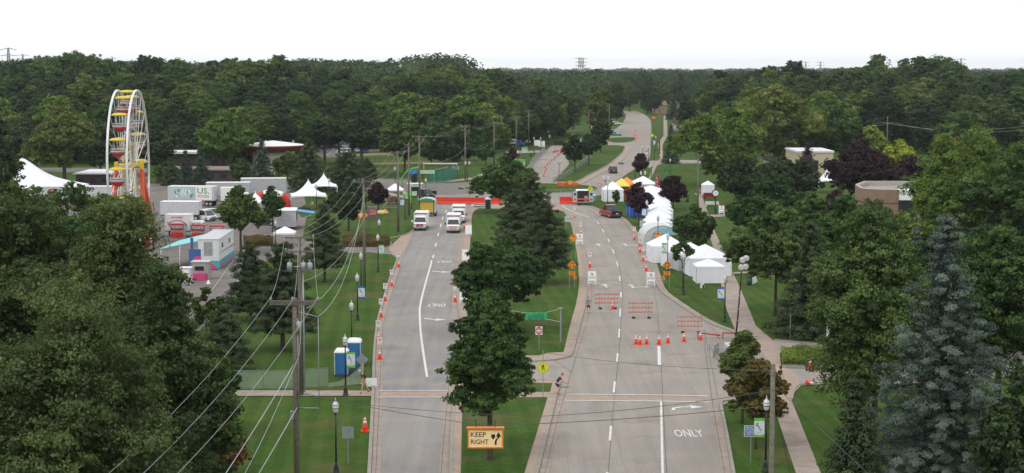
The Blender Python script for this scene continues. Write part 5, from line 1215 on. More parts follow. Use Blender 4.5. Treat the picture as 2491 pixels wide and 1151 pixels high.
# ambulances
AMR = mat("ambulance_stripe", (.62, .10, .05), .4)
def ambulance(label, u, vb, rz, open_rear=False, ford=True):
    g = G(u, vb); t = thing("ambulance", label, "ambulance", (g.x, g.y, .03), rz, "ambulances standing on the roads")
    W = 2.28; L2 = 6.4; yf = 0.0
    # box module y 2.2..6.4, cab 0..2.4 (front bumper at y=0)
    b = MB(); z0, z1 = .55, 2.78; h = W / 2; r = .10
    sec = lambda y, s: [(-h * s, y, z0), (h * s, y, z0), (h * s, y, z1 - r), ((h - r) * s, y, z1), (-(h - r) * s, y, z1), (-h * s, y, z1 - r)]
    if not open_rear: b.loft([sec(2.15, .97), sec(2.25, 1), sec(6.3, 1), sec(6.4, .97)]); 
    else:
        b.loft([sec(2.15, .97), sec(2.25, 1), sec(6.3, 1)], caps=False); b.poly(sec(2.15, .97)[::-1])
    body = b.build("body", t, [WHITE])
    MB().box(0, 4.3, 1.15, W + .03, 4.0, .30).build("side_stripe", body, [AMR])
    for s in (-1, 1): MB().box(s * (h + .008), 4.9, 2.0, .02, .8, .45).build("side_window", body, [GLASSD])
    if open_rear:
        MB().box(0, 6.28, .65, W - .2, .06, .1).build("sill", body, [STEEL]); MB().box(0, 3.2, 1.65, W - .1, .05, 2.1).build("inner_bulkhead", body, [mat("cabin_interior", (.34, .38, .36), .6)]); MB().box(-.62, 4.6, 1.2, .7, 2.6, 1.1).build("inner_bench", body, [mat("cabin_interior")]); MB().box(.1, 4.4, .9, .5, 1.9, .3).build("stretcher", body, [BLACK])
        for s in (-1, 1):
            q = MB().box(s * (h + .42), 6.45, 1.62, .85, .06, 2.0).build("rear_door", t, [mat("door_grey_green", (.42, .50, .47), .5)]); MB().box(s * (h + .42), 6.49, 2.1, .45, .02, .45).build("door_window", q, [GLASSD]); MB().box(s * (h + .42), 6.49, 1.1, .5, .02, .4).build("red_panel", q, [AMR])
    else:
        for s in (-1, 1): MB().box(s * .5, 6.41, 1.65, .9, .03, 1.8).build("rear_door", t, [WHITE])
    MB().box(0, 6.62, .50, W, .4, .10).build("step_bumper", t, [STEEL])
    lb = MB().box(0, 2.14, 2.56, 1.75, .06, .17).build("light_bar", t, [mat("red_lens_bar", (.25, .03, .03), .3)]);
    for s in (-1, 1): MB().box(s * .92, 2.13, 2.56, .22, .07, .18).build("marker_lamp", t, [BLACK])
    # cab
    w = .98; c = MB(); c.loft([[(-w * .92, .02, .52), (w * .92, .02, .52), (w * .92, .02, 1.02), (-w * .92, .02, 1.02)], [(-w, .25, .40), (w, .25, .40), (w, .25, 1.16), (-w, .25, 1.16)], [(-w, .95, .40), (w, .95, .40), (w, .95, 1.30), (-w, .95, 1.30)], [(-w, 2.15, .40), (w, 2.15, .40), (w, 2.15, 1.32), (-w, 2.15, 1.32)]]); cab = c.build("cab", t, [WHITE])
    c = MB(); c.loft([[(-w, .93, 1.30), (w, .93, 1.30), (w, 2.15, 1.30), (-w, 2.15, 1.30)], [(-w * .84, 1.48, 2.06), (w * .84, 1.48, 2.06), (w * .86, 2.15, 2.08), (-w * .86, 2.15, 2.08)]], caps=False); c.build("cab_glass", cab, [GLASSD])
    c = MB(); c.loft([[(-w * .86, 1.42, 2.04), (w * .86, 1.42, 2.04), (w * .88, 2.16, 2.04), (-w * .88, 2.16, 2.04)], [(-w * .80, 1.52, 2.14), (w * .80, 1.52, 2.14), (w * .84, 2.16, 2.16), (-w * .84, 2.16, 2.16)]])
    for s in (-1, 1): c.tube([(s * w, .92, 1.30), (s * w * .85, 1.46, 2.07)], .045, 5); c.tube([(s * w * .99, 1.55, 1.3), (s * w * .87, 1.72, 2.05)], .04, 5)
    c.build("cab_roof", cab, [WHITE])
    MB().box(0, .48, .93, w * 2 + .02, .86, .22).build("hood_stripe", cab, [AMR])
    MB().box(0, -.0, 1.06, w * 1.8, .05, .14).build("front_stripe", cab, [AMR]); MB().box(0, .0, .86, 1.05, .08, .30).build("grille", cab, [CHROME if ford else GREYM]); MB().box(0, -.05, .86, .36, .03, .10).build("badge_panel", cab, [mat("badge_grey", (.5, .52, .56), .4)])
    for s in (-1, 1):
        MB().box(s * .74, -.01, .88, .30, .08, .28).build("headlight", t, [LENS]); MB().box(s * 1.28, .98, 1.46, .22, .12, .34).build("mirror", t, [BLACK if ford else WHITE]); MB().tube([(s * .95, 1.0, 1.35), (s * 1.25, .98, 1.4)], .02, 4).build("mirror_arm", t, [BLACK])
    MB().box(0, -.10, .55, 2.0, .16, .24).build("front_bumper", t, [CHROME]); MB().box(0, .1, .38, 1.7, .1, .16).build("air_dam", t, [BLACK])
    for y in (.95, 4.95):
        for s in (-1, 1): q = MB().wheel(s * .88, y, .39, .39, .3).build("wheel", t, [RUBBER]); MB().tube([(s * 1.02, y, .39), (s * 1.045, y, .39)], .22, 10).build("rim", q, [CHROME])
    MB().box(0, 3.2, .40, 1.5, 5.4, .22).build("chassis", t, [BLACK])
    for x, y in ((-.5, 3.2), (.4, 4.6), (0, 5.7)): MB().box(x, y, 2.81, .25, .35, .08).build("roof_vent", t, [OFFW])
    return t
ambulance("white ambulance on the left road, nearest the lawn, orange stripe on its front", 1021, 562, -.02, ford=False)
ambulance("white ambulance with chrome grille on the left road, frontmost of the right pair", 1102, 568, .0)
ambulance("white ambulance parked behind the chrome grilled one", 1116, 544, .02)
ta = ambulance("ambulance with its rear doors wide open by the right red barrier", 1416, 500, PI, True); ta.location.y += 6.6; ta.rotation_euler.z = PI + .03
# trailers and trucks
def box_trailer(name, label, cat, loc, rz, Ln, W=2.5, H=3.9, z0=1.1, col=OFFW, roof=WHITE, wheels_at=None, extra=None, group=None):
    t = thing(name, label, cat, loc, rz, group)
    body = MB().box(0, 0, (z0 + H) / 2, Ln, W, H - z0).build("body", t, [col]); mb = MB(); n = int(Ln / 1.2)
    MB().box(0, 0, H + .03, Ln + .06, W + .06, .06).build("roof", t, [roof])
    for k in range(n + 1): mb.box(-Ln / 2 + Ln * k / n, 0, (z0 + H) / 2, .05, W + .04, H - z0 - .1)
    mb.build("body_ribs", body, [col])
    MB().box(0, 0, z0 - .08, Ln, W * .9, .16).build("chassis", t, [GREYM])
    for x in (wheels_at or (Ln * .34, Ln * .42)):
        for s in (-1, 1): q = MB().tube([(x, s * W * .3, .5), (x, s * W * .48, .5)], .5, 14).build("wheel", t, [RUBBER]); MB().tube([(x, s * W * .47, .5), (x, s * W * .495, .5)], .26, 10).build("rim", q, [CHROME])
    for s in (-1, 1): MB().box(-Ln * .3, s * .8, (z0) / 2, .1, .1, z0).build("landing_leg", t, [GREYM])
    if extra: extra(t, body, W, H, z0, Ln)
    return t
def us_foods(t, body, W, H, z0, Ln):
    y = -W / 2 - .04
    MB().box(2.55, y, 2.55, 3.2, .02, 2.6).build("white_panel", body, [WHITE])
    text_part("lettering", "US.", 1.05, body, (2.45, y - .02, 2.9), UP, mat("ink_green", (.02, .30, .08), .6), width=2.3); text_part("lettering", "FOODS", .5, body, (2.45, y - .02, 1.9), UP, REDIN, width=2.2)
    mb = MB(); r = random.Random(2); mb.box(-1.5, y, 2.5, 4.4, .02, 2.1, 0)
    for k in range(16): mb.box(-3.3 + k * .24 + r.uniform(-.1, .1), y - .015, 2.4 + r.uniform(-.7, .7), r.uniform(.15, .5), .01, r.uniform(.2, .7), r.choice((1, 2)))
    mb.build("product_picture", body, [mat("pale_teal", (.42, .56, .56), .5), mat("teal_dark", (.05, .18, .18), .5), mat("near_white", (.7, .72, .72), .5)])
g = G(466, 503); box_trailer("semi_trailer", "white delivery trailer lettered US FOODS with a food picture", "trailer", (g.x, g.y + 1.5, .05), -.12, 9.0, extra=us_foods, H=3.75)
g = G(548, 494); box_trailer("semi_trailer", "plain grey semi trailer behind the US FOODS one", "trailer", (g.x, g.y + 4, .05), .05, 8.5, H=3.7, col=mat("trailer_grey", (.40, .40, .42), .5))
g = G(625, 488); box_trailer("semi_trailer", "long white semi trailer behind the red and white arch", "trailer", (g.x + .5, g.y + 6, .05), .10, 9, H=4.0, col=mat("trailer_grey", (.40, .40, .42), .5))
g = G(170, 500); box_trailer("semi_trailer", "white trailer with red lettering in front of the marquee", "trailer", (g.x, g.y, .05), -.05, 13, H=3.6, extra=lambda t, b, W, H, z0, Ln: text_part("lettering", "GE", 1.1, b, (-2.8, -W / 2 - .05, 2.6), UP, REDIN, width=2.2))
g = G(222, 505); box_trailer("semi_trailer", "white trailer with green plant artwork left of the ferris wheel", "trailer", (g.x, g.y + 4, .05), -.05, 8, H=3.7, extra=lambda t, b, W, H, z0, Ln: MB().poly([(1.5, -W / 2 - .05, 1.3), (3.5, -W / 2 - .05, 1.3), (3.6, -W / 2 - .05, 2.9), (3.1, -W / 2 - .05, 2.1), (2.7, -W / 2 - .05, 3.0), (2.3, -W / 2 - .05, 2.0), (1.9, -W / 2 - .05, 2.6)]).build("plant_artwork", b, [mat("street_sign_green", (.01, .22, .10), .5)]))
g = G(418, 548); box_trailer("equipment_trailer", "pale grey trailer behind the white box truck", "trailer", (g.x, g.y + 8, .05), -.05, 6.6, H=3.3, col=mat("trailer_pale", (.52, .52, .56), .5))
def truck(label, u, vb, rz, boxlen, extra=None):
    g = G(u, vb); t = box_trailer("box_truck", label, "truck", (g.x, g.y, .05), rz, boxlen, W=2.4, H=3.4, z0=.95, col=WHITE, wheels_at=(-boxlen * .25,), extra=extra)
    x0 = boxlen / 2 + .1; c = MB(); pr = [(x0, .6), (x0 + 2.0, .6), (x0 + 2.0, 1.3), (x0 + 1.75, 2.2), (x0 + 1.5, 2.4), (x0, 2.4)]
    a = c.add([(x, -1.05, z) for x, z in pr]); b = c.add([(x, 1.05, z) for x, z in pr]); n = len(pr); c.face([a + k for k in range(n)]); c.face([b + k for k in range(n)][::-1])
    for k in range(n): c.face((a + k, b + k, b + (k + 1) % n, a + (k + 1) % n))
    cab = c.build("cab", t, [WHITE])
    MB().box(x0 + .45, 0, 1.78, .55, 2.13, .6).build("side_window", cab, [GLASSD]); MB().box(x0 + 1.2, 0, 1.78, .6, 2.13, .6).build("side_window", cab, [GLASSD])
    MB().poly([(x0 + 2.02, -.95, 1.36), (x0 + 2.02, .95, 1.36), (x0 + 1.79, .9, 2.15), (x0 + 1.79, -.9, 2.15)]).build("windscreen", cab, [GLASSD])
    for s in (-1, 1): q = MB().tube([(x0 + 1.1, s * .8, .45), (x0 + 1.1, s * 1.08, .45)], .45, 14).build("wheel", t, [RUBBER]); MB().tube([(x0 + 1.1, s * 1.07, .45), (x0 + 1.1, s * 1.1, .45)], .24, 10).build("rim", q, [CHROME]); MB().box(x0 + 2.02, s * .8, .95, .06, .3, .2).build("headlight", t, [LENS])
    return t
def decal(t, b, W, H, z0, Ln):
    y = -W / 2 - .05; text_part("lettering", "ARCHERY", .30, b, (0, y, 3.0), UP, GREYINK, width=2.0)
    mb = MB(); n = 12
    for k in range(n):
        a, c = PI * k / n, PI * (k + 1) / n; mb.poly([(r * math.cos(q), y, 1.7 + r * .6 * math.sin(q)) for r, q in ((1.3, a), (1.5, a), (1.5, c), (1.3, c))])
    mb.poly([(-1.0, y, 1.6), (-.3, y, 2.0), (.1, y, 1.7), (-.4, y, 1.5)]); mb.poly([(.4, y, 2.1), (1.0, y, 1.8), (.95, y, 1.7), (.35, y, 1.95)]); mb.build("arched_artwork", b, [GREYINK])
truck("white box truck with arched artwork behind the ticket booths", 437, 575, -.05, 3.9, decal)
truck("white straight truck with its cab facing right, beside the fairground pine", 560, 500, .12, 3.4)
# booths
TEAL = mat("awning_teal", (.22, .58, .60), .6); PINK = mat("pink_paint", (.62, .06, .22), .5); BLUEP = mat("blue_paint", (.05, .12, .32), .5)
g = G(508, 657)
t = thing("food_trailer", "white food trailer with teal awning and pink and teal skirt", "food trailer", (g.x, g.y, .05), 0)
Wd, Hh, Ln = 2.7, 3.9, 13.0; sh = .26
mb = MB(); skew = lambda x, y: (x + y * -.02, y)
mb.prism([skew(-Wd / 2, 0), skew(Wd / 2, 0), skew(Wd / 2, Ln), skew(-Wd / 2, Ln)], 1.15, Hh); body = mb.build("body", t, [mat("trailer_white", (.66, .67, .70), .5)])
mb = MB(); mb.prism([skew(-Wd / 2 - .05, -.05), skew(Wd / 2 + .05, -.05), skew(Wd / 2 + .05, Ln), skew(-Wd / 2 - .05, Ln)], Hh, Hh + .1); mb.build("roof", t, [mat("roof_pale", (.52, .52, .55), .6)])
MB().box(-.05, -.03, 2.75, 1.1, .05, 1.75).build("service_hatch", body, [mat("hatch_grey", (.30, .31, .30), .6)])
for y in (3.0, 9.0): MB().box(Wd / 2 + .01 - y * .02, y, 2.9, .03, 1.2, .6).build("side_window", body, [GLASSD])
MB().box(Wd / 2 - .1, 6.5, 2.1, .16, 12.6, .12).build("trim_strip", body, [STEEL])
mb = MB(); mb.box(0, -.02, .6, Wd, .04, 1.05, 0); mb.box(Wd / 2 - .12, 6.5, .6, .12, 12.8, 1.05, 0); sk = mb.build("skirt", t, [mat("skirt_teal", (.08, .36, .42), .5)])
mb = MB(); mb.poly([(.2, -.05, 1.1), (.2, -.05, .1), (1.2, -.05, .1)]); 
for k in range(5): mb.poly([(Wd / 2 - .02, 2 + k * 2.2, .1), (Wd / 2 - .02, 3.2 + k * 2.2, .1), (Wd / 2 - .02, 2.4 + k * 2.2, 1.1)])
mb.build("pink_shapes", sk, [PINK])
mb = MB(); A_ = [(-Wd / 2, .4, 3.75), (-Wd / 2 - .1, 11, 3.8), (-Wd / 2 - 4.2, 9, 2.9), (-Wd / 2 - 5.2, 1.2, 2.6)]
i = mb.add(A_ + [(x, y, z - .06) for x, y, z in A_]); mb.face([i, i + 1, i + 2, i + 3]); mb.face([i + 7, i + 6, i + 5, i + 4])
for k in range(4): j = (k + 1) % 4; mb.face([i + k, i + 4 + k, i + 4 + j, i + j])
aw = mb.build("awning", t, [TEAL]); MB().poly([(-Wd / 2 - 1.2, 2.5, 3.43), (-Wd / 2 - 1.2, 5, 3.50), (-Wd / 2 - 4.0, 5, 2.87), (-Wd / 2 - 4.0, 2.5, 2.84)]).build("faded_pink_print", aw, [mat("faded_pink", (.60, .38, .44), .7)])
for p in ((-Wd / 2 - 5.1, 1.3, 2.6), (-Wd / 2 - 4.1, 8.9, 2.85), (-Wd / 2 - 2.6, 1.0, 3.1)): MB().tube([(p[0], p[1], 0), p], .04, 6).build("awning_post", t, [WHITE])
g = G(475, 668); t = thing("slide_panel", "blue painted cut out panel in front of the food trailer", "panel", (g.x, g.y, .05), 0)
MB().box(0, 0, 1.6, 1.5, .25, 3.2).build("panel", t, [BLUEP]); MB().box(-.35, 0, 3.9, .35, .2, 1.5).build("upright_panel", t, [BLUEP]); MB().box(.35, -.14, 2.0, .8, .02, .6).build("printed_patch", t, [PINK])
g = G(488, 682); t = thing("game_stall", "small grey stall with a pink counter in front of the food trailer", "stall", (g.x, g.y, .05), 0)
MB().box(0, .6, 1.1, 2.1, 1.6, 2.2).build("stall_body", t, [mat("stall_grey", (.33, .30, .29), .7)]); MB().box(-.1, -.22, 1.45, 1.1, .06, .5).build("opening", t, [BLACK]); MB().box(-.05, -.5, .45, 1.7, .5, .85).build("counter", t, [PINK]); MB().box(0, .6, 2.26, 2.3, 1.8, .1).build("stall_roof", t, [OFFW])
g = G(462, 690); t = thing("utility_box", "white cabinet beside the pink countered stall", "cabinet", (g.x - .4, g.y, .05), 0); MB().box(0, 0, .95, 1.3, 1.2, 1.9).build("body", t, [OFFW]); MB().box(0, 0, 1.94, 1.4, 1.3, .08).build("lid", t, [WHITE]); MB().box(0, -.62, .95, .9, .03, 1.5).build("door", t, [WHITE])
g = G(507, 692); t = thing("white_bucket", "white low bollard cap on the lot by the stall", "bollard", (g.x, g.y, .05), 0); MB().lathe([(.3, 0), (.3, .08), (.14, .16), (.12, .42), (.05, .46)], 12).build("bollard_body", t, [WHITE])
for i, (u, v) in enumerate(((431, 580), (482, 582), (528, 584))):
    g = G(u, v); t = thing("ticket_booth", "red ticket booth, " + ("left of the three behind the teal awning", "middle one with the sign over the awning", "right one of the three, beside the fairground tree")[i], "ticket booth", (g.x, g.y, .05), 0, "ticket booths")
    MB().box(0, 1, 1.0, 2.0, 1.9, 2.0).build("booth_body", t, [OFFW]); MB().box(0, -.02, .5, 1.9, .08, .8).build("counter_front", t, [RED]); MB().box(0, 1.0, 2.05, 2.2, 2.1, .12).build("booth_roof", t, [RED])
    s = MB().box(0, -.05, 1.7, 2.05, .1, 1.0).build("sign_board", t, [mat("booth_red", (.42, .05, .05), .5)]); MB().box(0, -.11, 1.72, 1.9, .02, .5).build("sign_field", s, [mat("booth_blue_band", (.22, .14, .26), .5)]); text_part("lettering", "TICKETS", .36, s, (0, -.13, 1.72), UP, WHITE, width=1.75)
    MB().box(0, -.06, 1.12, 1.0, .06, .1).build("yellow_trim", t, [mat("trim_yellow", (.6, .4, .08), .5)])
g = G(668, 560); t = thing("concession_trailer", "white concession trailer with a raised bright blue flap", "trailer", (g.x, g.y, .05), .1)
MB().box(1.8, 3, 1.75, 3.4, 6, 2.6).build("body", t, [mat("trailer_pale", (.52, .52, .56), .5)]); MB().box(1.8, 3, 3.08, 3.5, 6.1, .08).build("roof", t, [WHITE]); MB().box(3.52, 3, 1.9, .05, 3.6, 1.2).build("opening", t, [BLACK])
mb = MB(); mb.loft([[(3.5, 1, 2.9), (3.5, 5, 2.9), (3.5, 5, 2.96), (3.5, 1, 2.96)], [(6.4, .6, 2.5), (6.4, 4.6, 2.5), (6.4, 4.6, 2.56), (6.4, .6, 2.56)]]); mb.build("blue_flap", t, [mat("flap_blue", (.03, .26, .68), .5)])
for y in (.8, 4.4): MB().tube([(6.3, y, 2.5), (3.55, y, 1.4)], .03, 5).build("flap_strut", t, [WHITE])
MB().box(0, .7, .35, .3, .9, .7).build("wheel_cover", t, [GREYM])
# yellow and green booth trailer
g = G(1038, 527); t = thing("booth_trailer", "yellow booth trailer with rounded green and white roof", "trailer", (g.x, g.y, .02), -.05); t.scale = (1.28, 1.1, 1.12)
MB().box(0, 1.2, 1.55, 1.95, 2.4, 1.9).build("body", t, [mat("booth_yellow", (.55, .38, .05), .5)])
mb = MB(); P_ = [(-1.15, 2.45), (-1.1, 2.62), (-.5, 2.85), (0, 2.92), (.5, 2.85), (1.1, 2.62), (1.15, 2.45)]; a = mb.add([(x, -.25, z) for x, z in P_]); b = mb.add([(x, 2.7, z) for x, z in P_]); n = len(P_)
for k in range(n - 1): mb.face((a + k, a + k + 1, b + k + 1, b + k), 1 if 0 < k < n - 2 else 0)
mb.face([a + k for k in range(n)][::-1], 0); mb.face([b + k for k in range(n)], 0); mb.build("roof", t, [mat("booth_green", (.03, .30, .10), .5), mat("roof_frost", (.42, .55, .52), .5)])
for s in (-1, 1): MB().box(s * .98, .02, 1.55, .12, .1, 1.9).build("corner_trim", t, [mat("trim_brown", (.10, .05, .02), .6)]); MB().wheel(s * 1.0, 1.3, .33, .33, .2).build("wheel", t, [RUBBER])
MB().box(1.12, 1.2, 1.55, .25, 2.3, 1.9).build("side_panel", t, [OFFW]); MB().tube([(0, 0, .45), (0, -1.6, .4)], .05, 6).build("tow_bar", t, [GREYM]); MB().box(0, 1.2, .52, 1.9, 2.4, .12).build("chassis", t, [GREYM])
g = G(1050, 524); t = thing("equipment_cart", "low grey covered cart beside the yellow booth trailer", "cart", (g.x, g.y - .8, .02), -.15)
mb = MB(); mb.loft([[(-.9, -.7, .3), (.9, -.7, .3), (.9, .7, .3), (-.9, .7, .3)], [(-.95, -.72, .7), (.95, -.72, .75), (.95, .72, .75), (-.95, .72, .7)], [(-.6, -.4, .95), (.6, -.4, 1.0), (.6, .4, 1.0), (-.6, .4, .95)]]); mb.build("cover", t, [mat("tarp_grey", (.16, .18, .18), .7)])
for s in (-1, 1): MB().wheel(s * .85, 0, .3, .3, .18).build("wheel", t, [RUBBER])
# message board trailer, campaign trailer
g = G(1357, 372); t = thing("message_board", "dark electronic message board on an orange trailer by the far cones", "message board", (g.x, g.y, .04), 0, None)
MB().box(0, 0, 3.1, 2.9, .25, 1.7).build("display_panel", t, [mat("display_dark", (.06, .03, .03), .5)]); MB().box(0, -.14, 3.1, 2.5, .02, 1.3).build("display_face", t, [BLACK])
for s in (-1, 1): MB().box(s * .9, 0, 1.3, .12, .12, 2.2).build("mast", t, [ORANGE]); MB().wheel(s * 1.0, .2, .33, .33, .2).build("wheel", t, [RUBBER]); MB().box(s * 1.3, -.3, .3, .7, .7, .5).build("barrel_base", t, [CONE])
MB().box(0, 0, .5, 2.2, 1.5, .2).build("trailer_frame", t, [GREYM])
g = G(1252, 358); t = thing("truck", "white billboard truck with a blue nose before the far woods", "truck", (g.x, g.y, .05), 0)
MB().box(-1.6, 0, 1.9, 4.2, 2.2, 1.5).build("billboard_box", t, [WHITE]); MB().box(-1.6, -1.12, 1.9, 3.4, .02, .5).build("printed_band", t, [GREYINK]); MB().box(-1.6, 0, .8, 4.4, 2, .4).build("chassis", t, [BLACK])
mb = MB(); mb.loft([rr(1.05, .6, 2.3, .1, 0)] * 1 + [rr(1.05, .6, 2.3, .1, 1.4), rr(1.0, .6, 1.5, .1, 2.0), rr(.95, .6, 1.3, .1, 2.9)]); c = mb.build("cab", t, [CB]); c.rotation_euler = (0, 0, -PI / 2); c.location = (.55, 0, 0)
MB().box(1.5, 0, 1.85, .8, 2.14, .5).build("cab_window", t, [GLASSD])
for x in (-2.6, -1.6, 2.4): MB().tube([(x, -1.12, .45), (x, 1.12, .45)], .45, 12).build("wheel_axle", t, [RUBBER])
# light tower trailer
g = G(1782, 878); t = thing("light_tower", "mobile light tower with four white floodlights on a tall mast", "light tower", (g.x, g.y, .02), 0)
MB().box(0, 0, .95, 1.3, 2.0, 1.1).build("generator_housing", t, [OFFW]); MB().box(0, -1.02, .95, .8, .03, .6).build("side_door", t, [WHITE]); MB().box(0, 0, .35, 1.4, 2.6, .12).build("frame", t, [GREYM])
for s in (-1, 1): MB().wheel(s * .75, .1, .32, .32, .2).build("wheel", t, [RUBBER]); MB().tube([(0, -1.1, .4), (s * 1.5, -1.4, .05)], .035, 5).build("outrigger", t, [STEEL])
MB().tube([(.2, 0, 1.3), (.42, 0, 4.0), (.62, 0, 7.0), (.75, 0, 9.0)], [.085, .075, .055, .045], 8).build("mast", t, [BLACK])
for k, z in enumerate((2.4, 3.6, 4.6, 5.8)): MB().lathe([(.10, 0), (.10, .10)], 10, 0, (.34 + k * .08, 0, z)).build("mast_collar", t, [STEEL])
for k, (x, z) in enumerate(((.62, 8.55), (.95, 8.6), (.72, 9.2), (1.0, 9.35))):
    o = MB().lathe([(.10, 0), (.24, .12), (.30, .30), (.27, .34)], 14).build("floodlight", t, [CHROME]); o.location = (x, -.2, z); o.rotation_euler = (1.9, .3 * (-1) ** k, 0); MB().lathe([(.25, .345), (.2, .38)], 14).build("lens", o, [LENS])
MB().box(.8, 0, 8.95, .7, .06, .06).build("lamp_bar", t, [BLACK])
# ------------------------------------------------------------------ ferris wheel
WHL = mat("wheel_white", (.66, .68, .70), .35, .1, var=.05); TUBY = mat("canopy_yellow", (.66, .48, .04), .5, var=.05); TUBR = mat("tub_red", (.42, .03, .03), .45); TRY = mat("truss_yellow", (.58, .44, .16), .5); LEGR = mat("leg_red_orange", (.55, .07, .02), .45)
DW = 241.0; cxw = (313 - CX) / FPX * DW
t = thing("ferris_wheel", "tall white ferris wheel with yellow canopied red tubs and red legs", "ferris wheel", (cxw, DW, 0), math.radians(4.6))
HZw, Rw, Wg = 11.9, 11.0, 1.36
def cp(r, a, x): return (x, r * math.cos(a), HZw + r * math.sin(a))
for x in (-Wg, Wg):
    mb = MB(); n = 64
    for r0, r1, w in ((Rw - .12, Rw + .12, .15),):
        for k in range(n):
            a, b = 2 * PI * k / n, 2 * PI * (k + 1) / n
            A = [cp(r0, a, x - w), cp(r1, a, x - w), cp(r1, a, x + w), cp(r0, a, x + w)]; B = [cp(r0, b, x - w), cp(r1, b, x - w), cp(r1, b, x + w), cp(r0, b, x + w)]
            mb.loft([A, B], 0, False, False)
    mb.build("rim", t, [WHL])
for k in range(16):
    a = 2 * PI * k / 16
    mb = MB()
    for x in (-Wg, Wg): mb.tube([cp(.9, a, x * .72), cp(Rw, a, x)], .055, 5); mb.tube([cp(Rw * .62, a, x * .9), cp(Rw * .98, a + PI / 16, x)], .03, 4)
    mb.tube([cp(Rw * .55, a, -Wg * .88), cp(Rw * .55, a, Wg * .88)], .035, 4); mb.tube([cp(Rw * .8, a, -Wg * .95), cp(Rw * .55, a, Wg * .88)], .03, 4); mb.tube([cp(Rw * .35, a, -Wg * .8), cp(Rw * .62, a, Wg * .88)], .03, 4)
    mb.build("spoke", t, [WHL])
    mb = MB(); mb.tube([cp(.5, a, -.5), cp(4.6, a, -Wg * .85)], .05, 4); mb.tube([cp(.5, a, .5), cp(4.6, a, Wg * .85)], .05, 4); mb.tube([cp(2.2, a, -.7), cp(3.6, a, .8)], .04, 4); mb.build("inner_truss", t, [TRY])
MB().tube([(-Wg - .5, 0, HZw), (Wg + .5, 0, HZw)], .35, 14).build("axle", t, [TRY])
for s in (-1, 1):
    MB().box(s * (Wg + .45), 0, HZw - .1, .5, .9, 1.3).build("hub_block", t, [TUBY])
    for y in (-4.6, 4.6): MB().tube([(s * (Wg + .45), y * .06, HZw - .5), (s * (Wg + 1.6), y, .3)], [.26, .34], 8).build("support_leg", t, [LEGR])
    MB().tube([(s * (Wg + .45), 0, HZw - .8), (s * (Wg + .62), -.4, .3)], [.22, .30], 8).build("support_leg", t, [LEGR])
    MB().tube([(s * (Wg + .5), 0, HZw - .4), (s * (Wg + .5) + s * .5, -1.2, .5)], .06, 5).build("stay_rod", t, [WHL])
MB().box(0, 0, .45, 5.2, 10.5, .6).build("base_frame", t, [OFFW]); MB().box(0, -3.8, 1.0, 3.2, 2.2, .5).build("loading_platform", t, [STEEL])
tub0 = None
for k in range(16):
    a = 2 * PI * k / 16; p = cp(Rw - .35, a, 0)
    if tub0 is None:
        u = MB(); u.tube([(-.0, 0, .06), (.0, 0, -.4)], .05, 6); u.tube([(-Wg + .1, 0, 0), (Wg - .1, 0, 0)], .05, 6)
        for ang in range(4): x, y = .78 * math.cos(ang * PI / 2 + .78), .78 * math.sin(ang * PI / 2 + .78); u.tube([(x, y, .1), (x, y, -1.25)], .03, 5)
        tub0 = u.build("gondola", t, [WHL])
        MB().lathe([(.2, .40), (.75, .36), (1.10, .22), (1.22, .08), (1.15, .0), (.3, .02)], 18).build("canopy", tub0, [TUBY])
        MB().lathe([(.25, -2.35), (.55, -2.2), (.92, -1.85), (1.05, -1.62)], 18, 0).build("tub_bowl", tub0, [TUBR])
        mb = MB(); mb.lathe([(1.06, -1.62), (1.10, -1.38)], 18); mb.lathe([(1.12, -1.20), (1.13, -1.13)], 18); mb.build("tub_rim", tub0, [mat("tub_grey_white", (.50, .48, .48), .5)])
        tub0.location = p; tk = [x for x in C.objects if x.parent == tub0]
    else:
        c = tub0.copy(); C.objects.link(c); c.parent = t; c.location = p
        for ch in tk: d = ch.copy(); C.objects.link(d); d.parent = c

# ------------------------------------------------------------------ tents
TF = mat("tent_window_grey", (.42, .44, .47), .6)
def popup(name, label, u, vb, w=3.05, d=3.05, eave=2.1, peak=3.2, rz=0.0, roof=FABW, walls=None, wm=FABW, group=None, off=0.0, loc=None, ridge=0.0):
    g = G(u, vb) if loc is None else Vector(loc); t = thing(name, label, "tent", (g.x, g.y + off, .04), rz, group)
    h, k = w / 2 + .06, d / 2 + .06; rd = ridge / 2
    mb = MB(); n = 8
    ring = lambda z, s: [(-h * s - 0, -k * s - rd * (1 - s), z), (h * s, -k * s - rd * (1 - s), z), (h * s, k * s + rd * (1 - s), z), (-h * s, k * s + rd * (1 - s), z)]
    mb.loft([ring(eave - .22, 1.0), ring(eave, 1.0), ring(eave + (peak - eave) * .42, .60), ring(eave + (peak - eave) * .92, .10), ring(peak, .02)], caps=False); mb.poly(ring(peak, .02)); mb.build("canopy", t, [roof])
    for x in (-w / 2, w / 2):
        for y in (-d / 2, d / 2): MB().tube([(x, y, 0), (x, y, eave)], .03, 5).build("leg", t, [OFFW])
    for wl in (walls or []):
        mb = MB(); n = 10; z0, z1 = .05, eave - .05
        for i in range(n):
            a, b = i / n, (i + 1) / n; wv = lambda q: .035 * math.sin(q * 19 + len(label)); rows = 4
            for j in range(rows):
                za, zb = z0 + (z1 - z0) * j / rows, z0 + (z1 - z0) * (j + 1) / rows; fa, fb = (1 - j / rows), (1 - (j + 1) / rows)
                def pt(q, z, f):
                    o = wv(q) * (f + .25)
                    return {'f': (-w / 2 + w * q, -d / 2 - .04 + o, z), 'b': (-w / 2 + w * q, d / 2 + .04 + o, z), 'l': (-w / 2 - .04 + o, -d / 2 + d * q, z), 'r': (w / 2 + .04 + o, -d / 2 + d * q, z)}[wl]
                mb.poly([pt(a, za, fa), pt(b, za, fa), pt(b, zb, fb), pt(a, zb, fb)])
        mb.build("side_wall", t, [wm])
    return t
ROWG = "white exhibitor tents in the row"
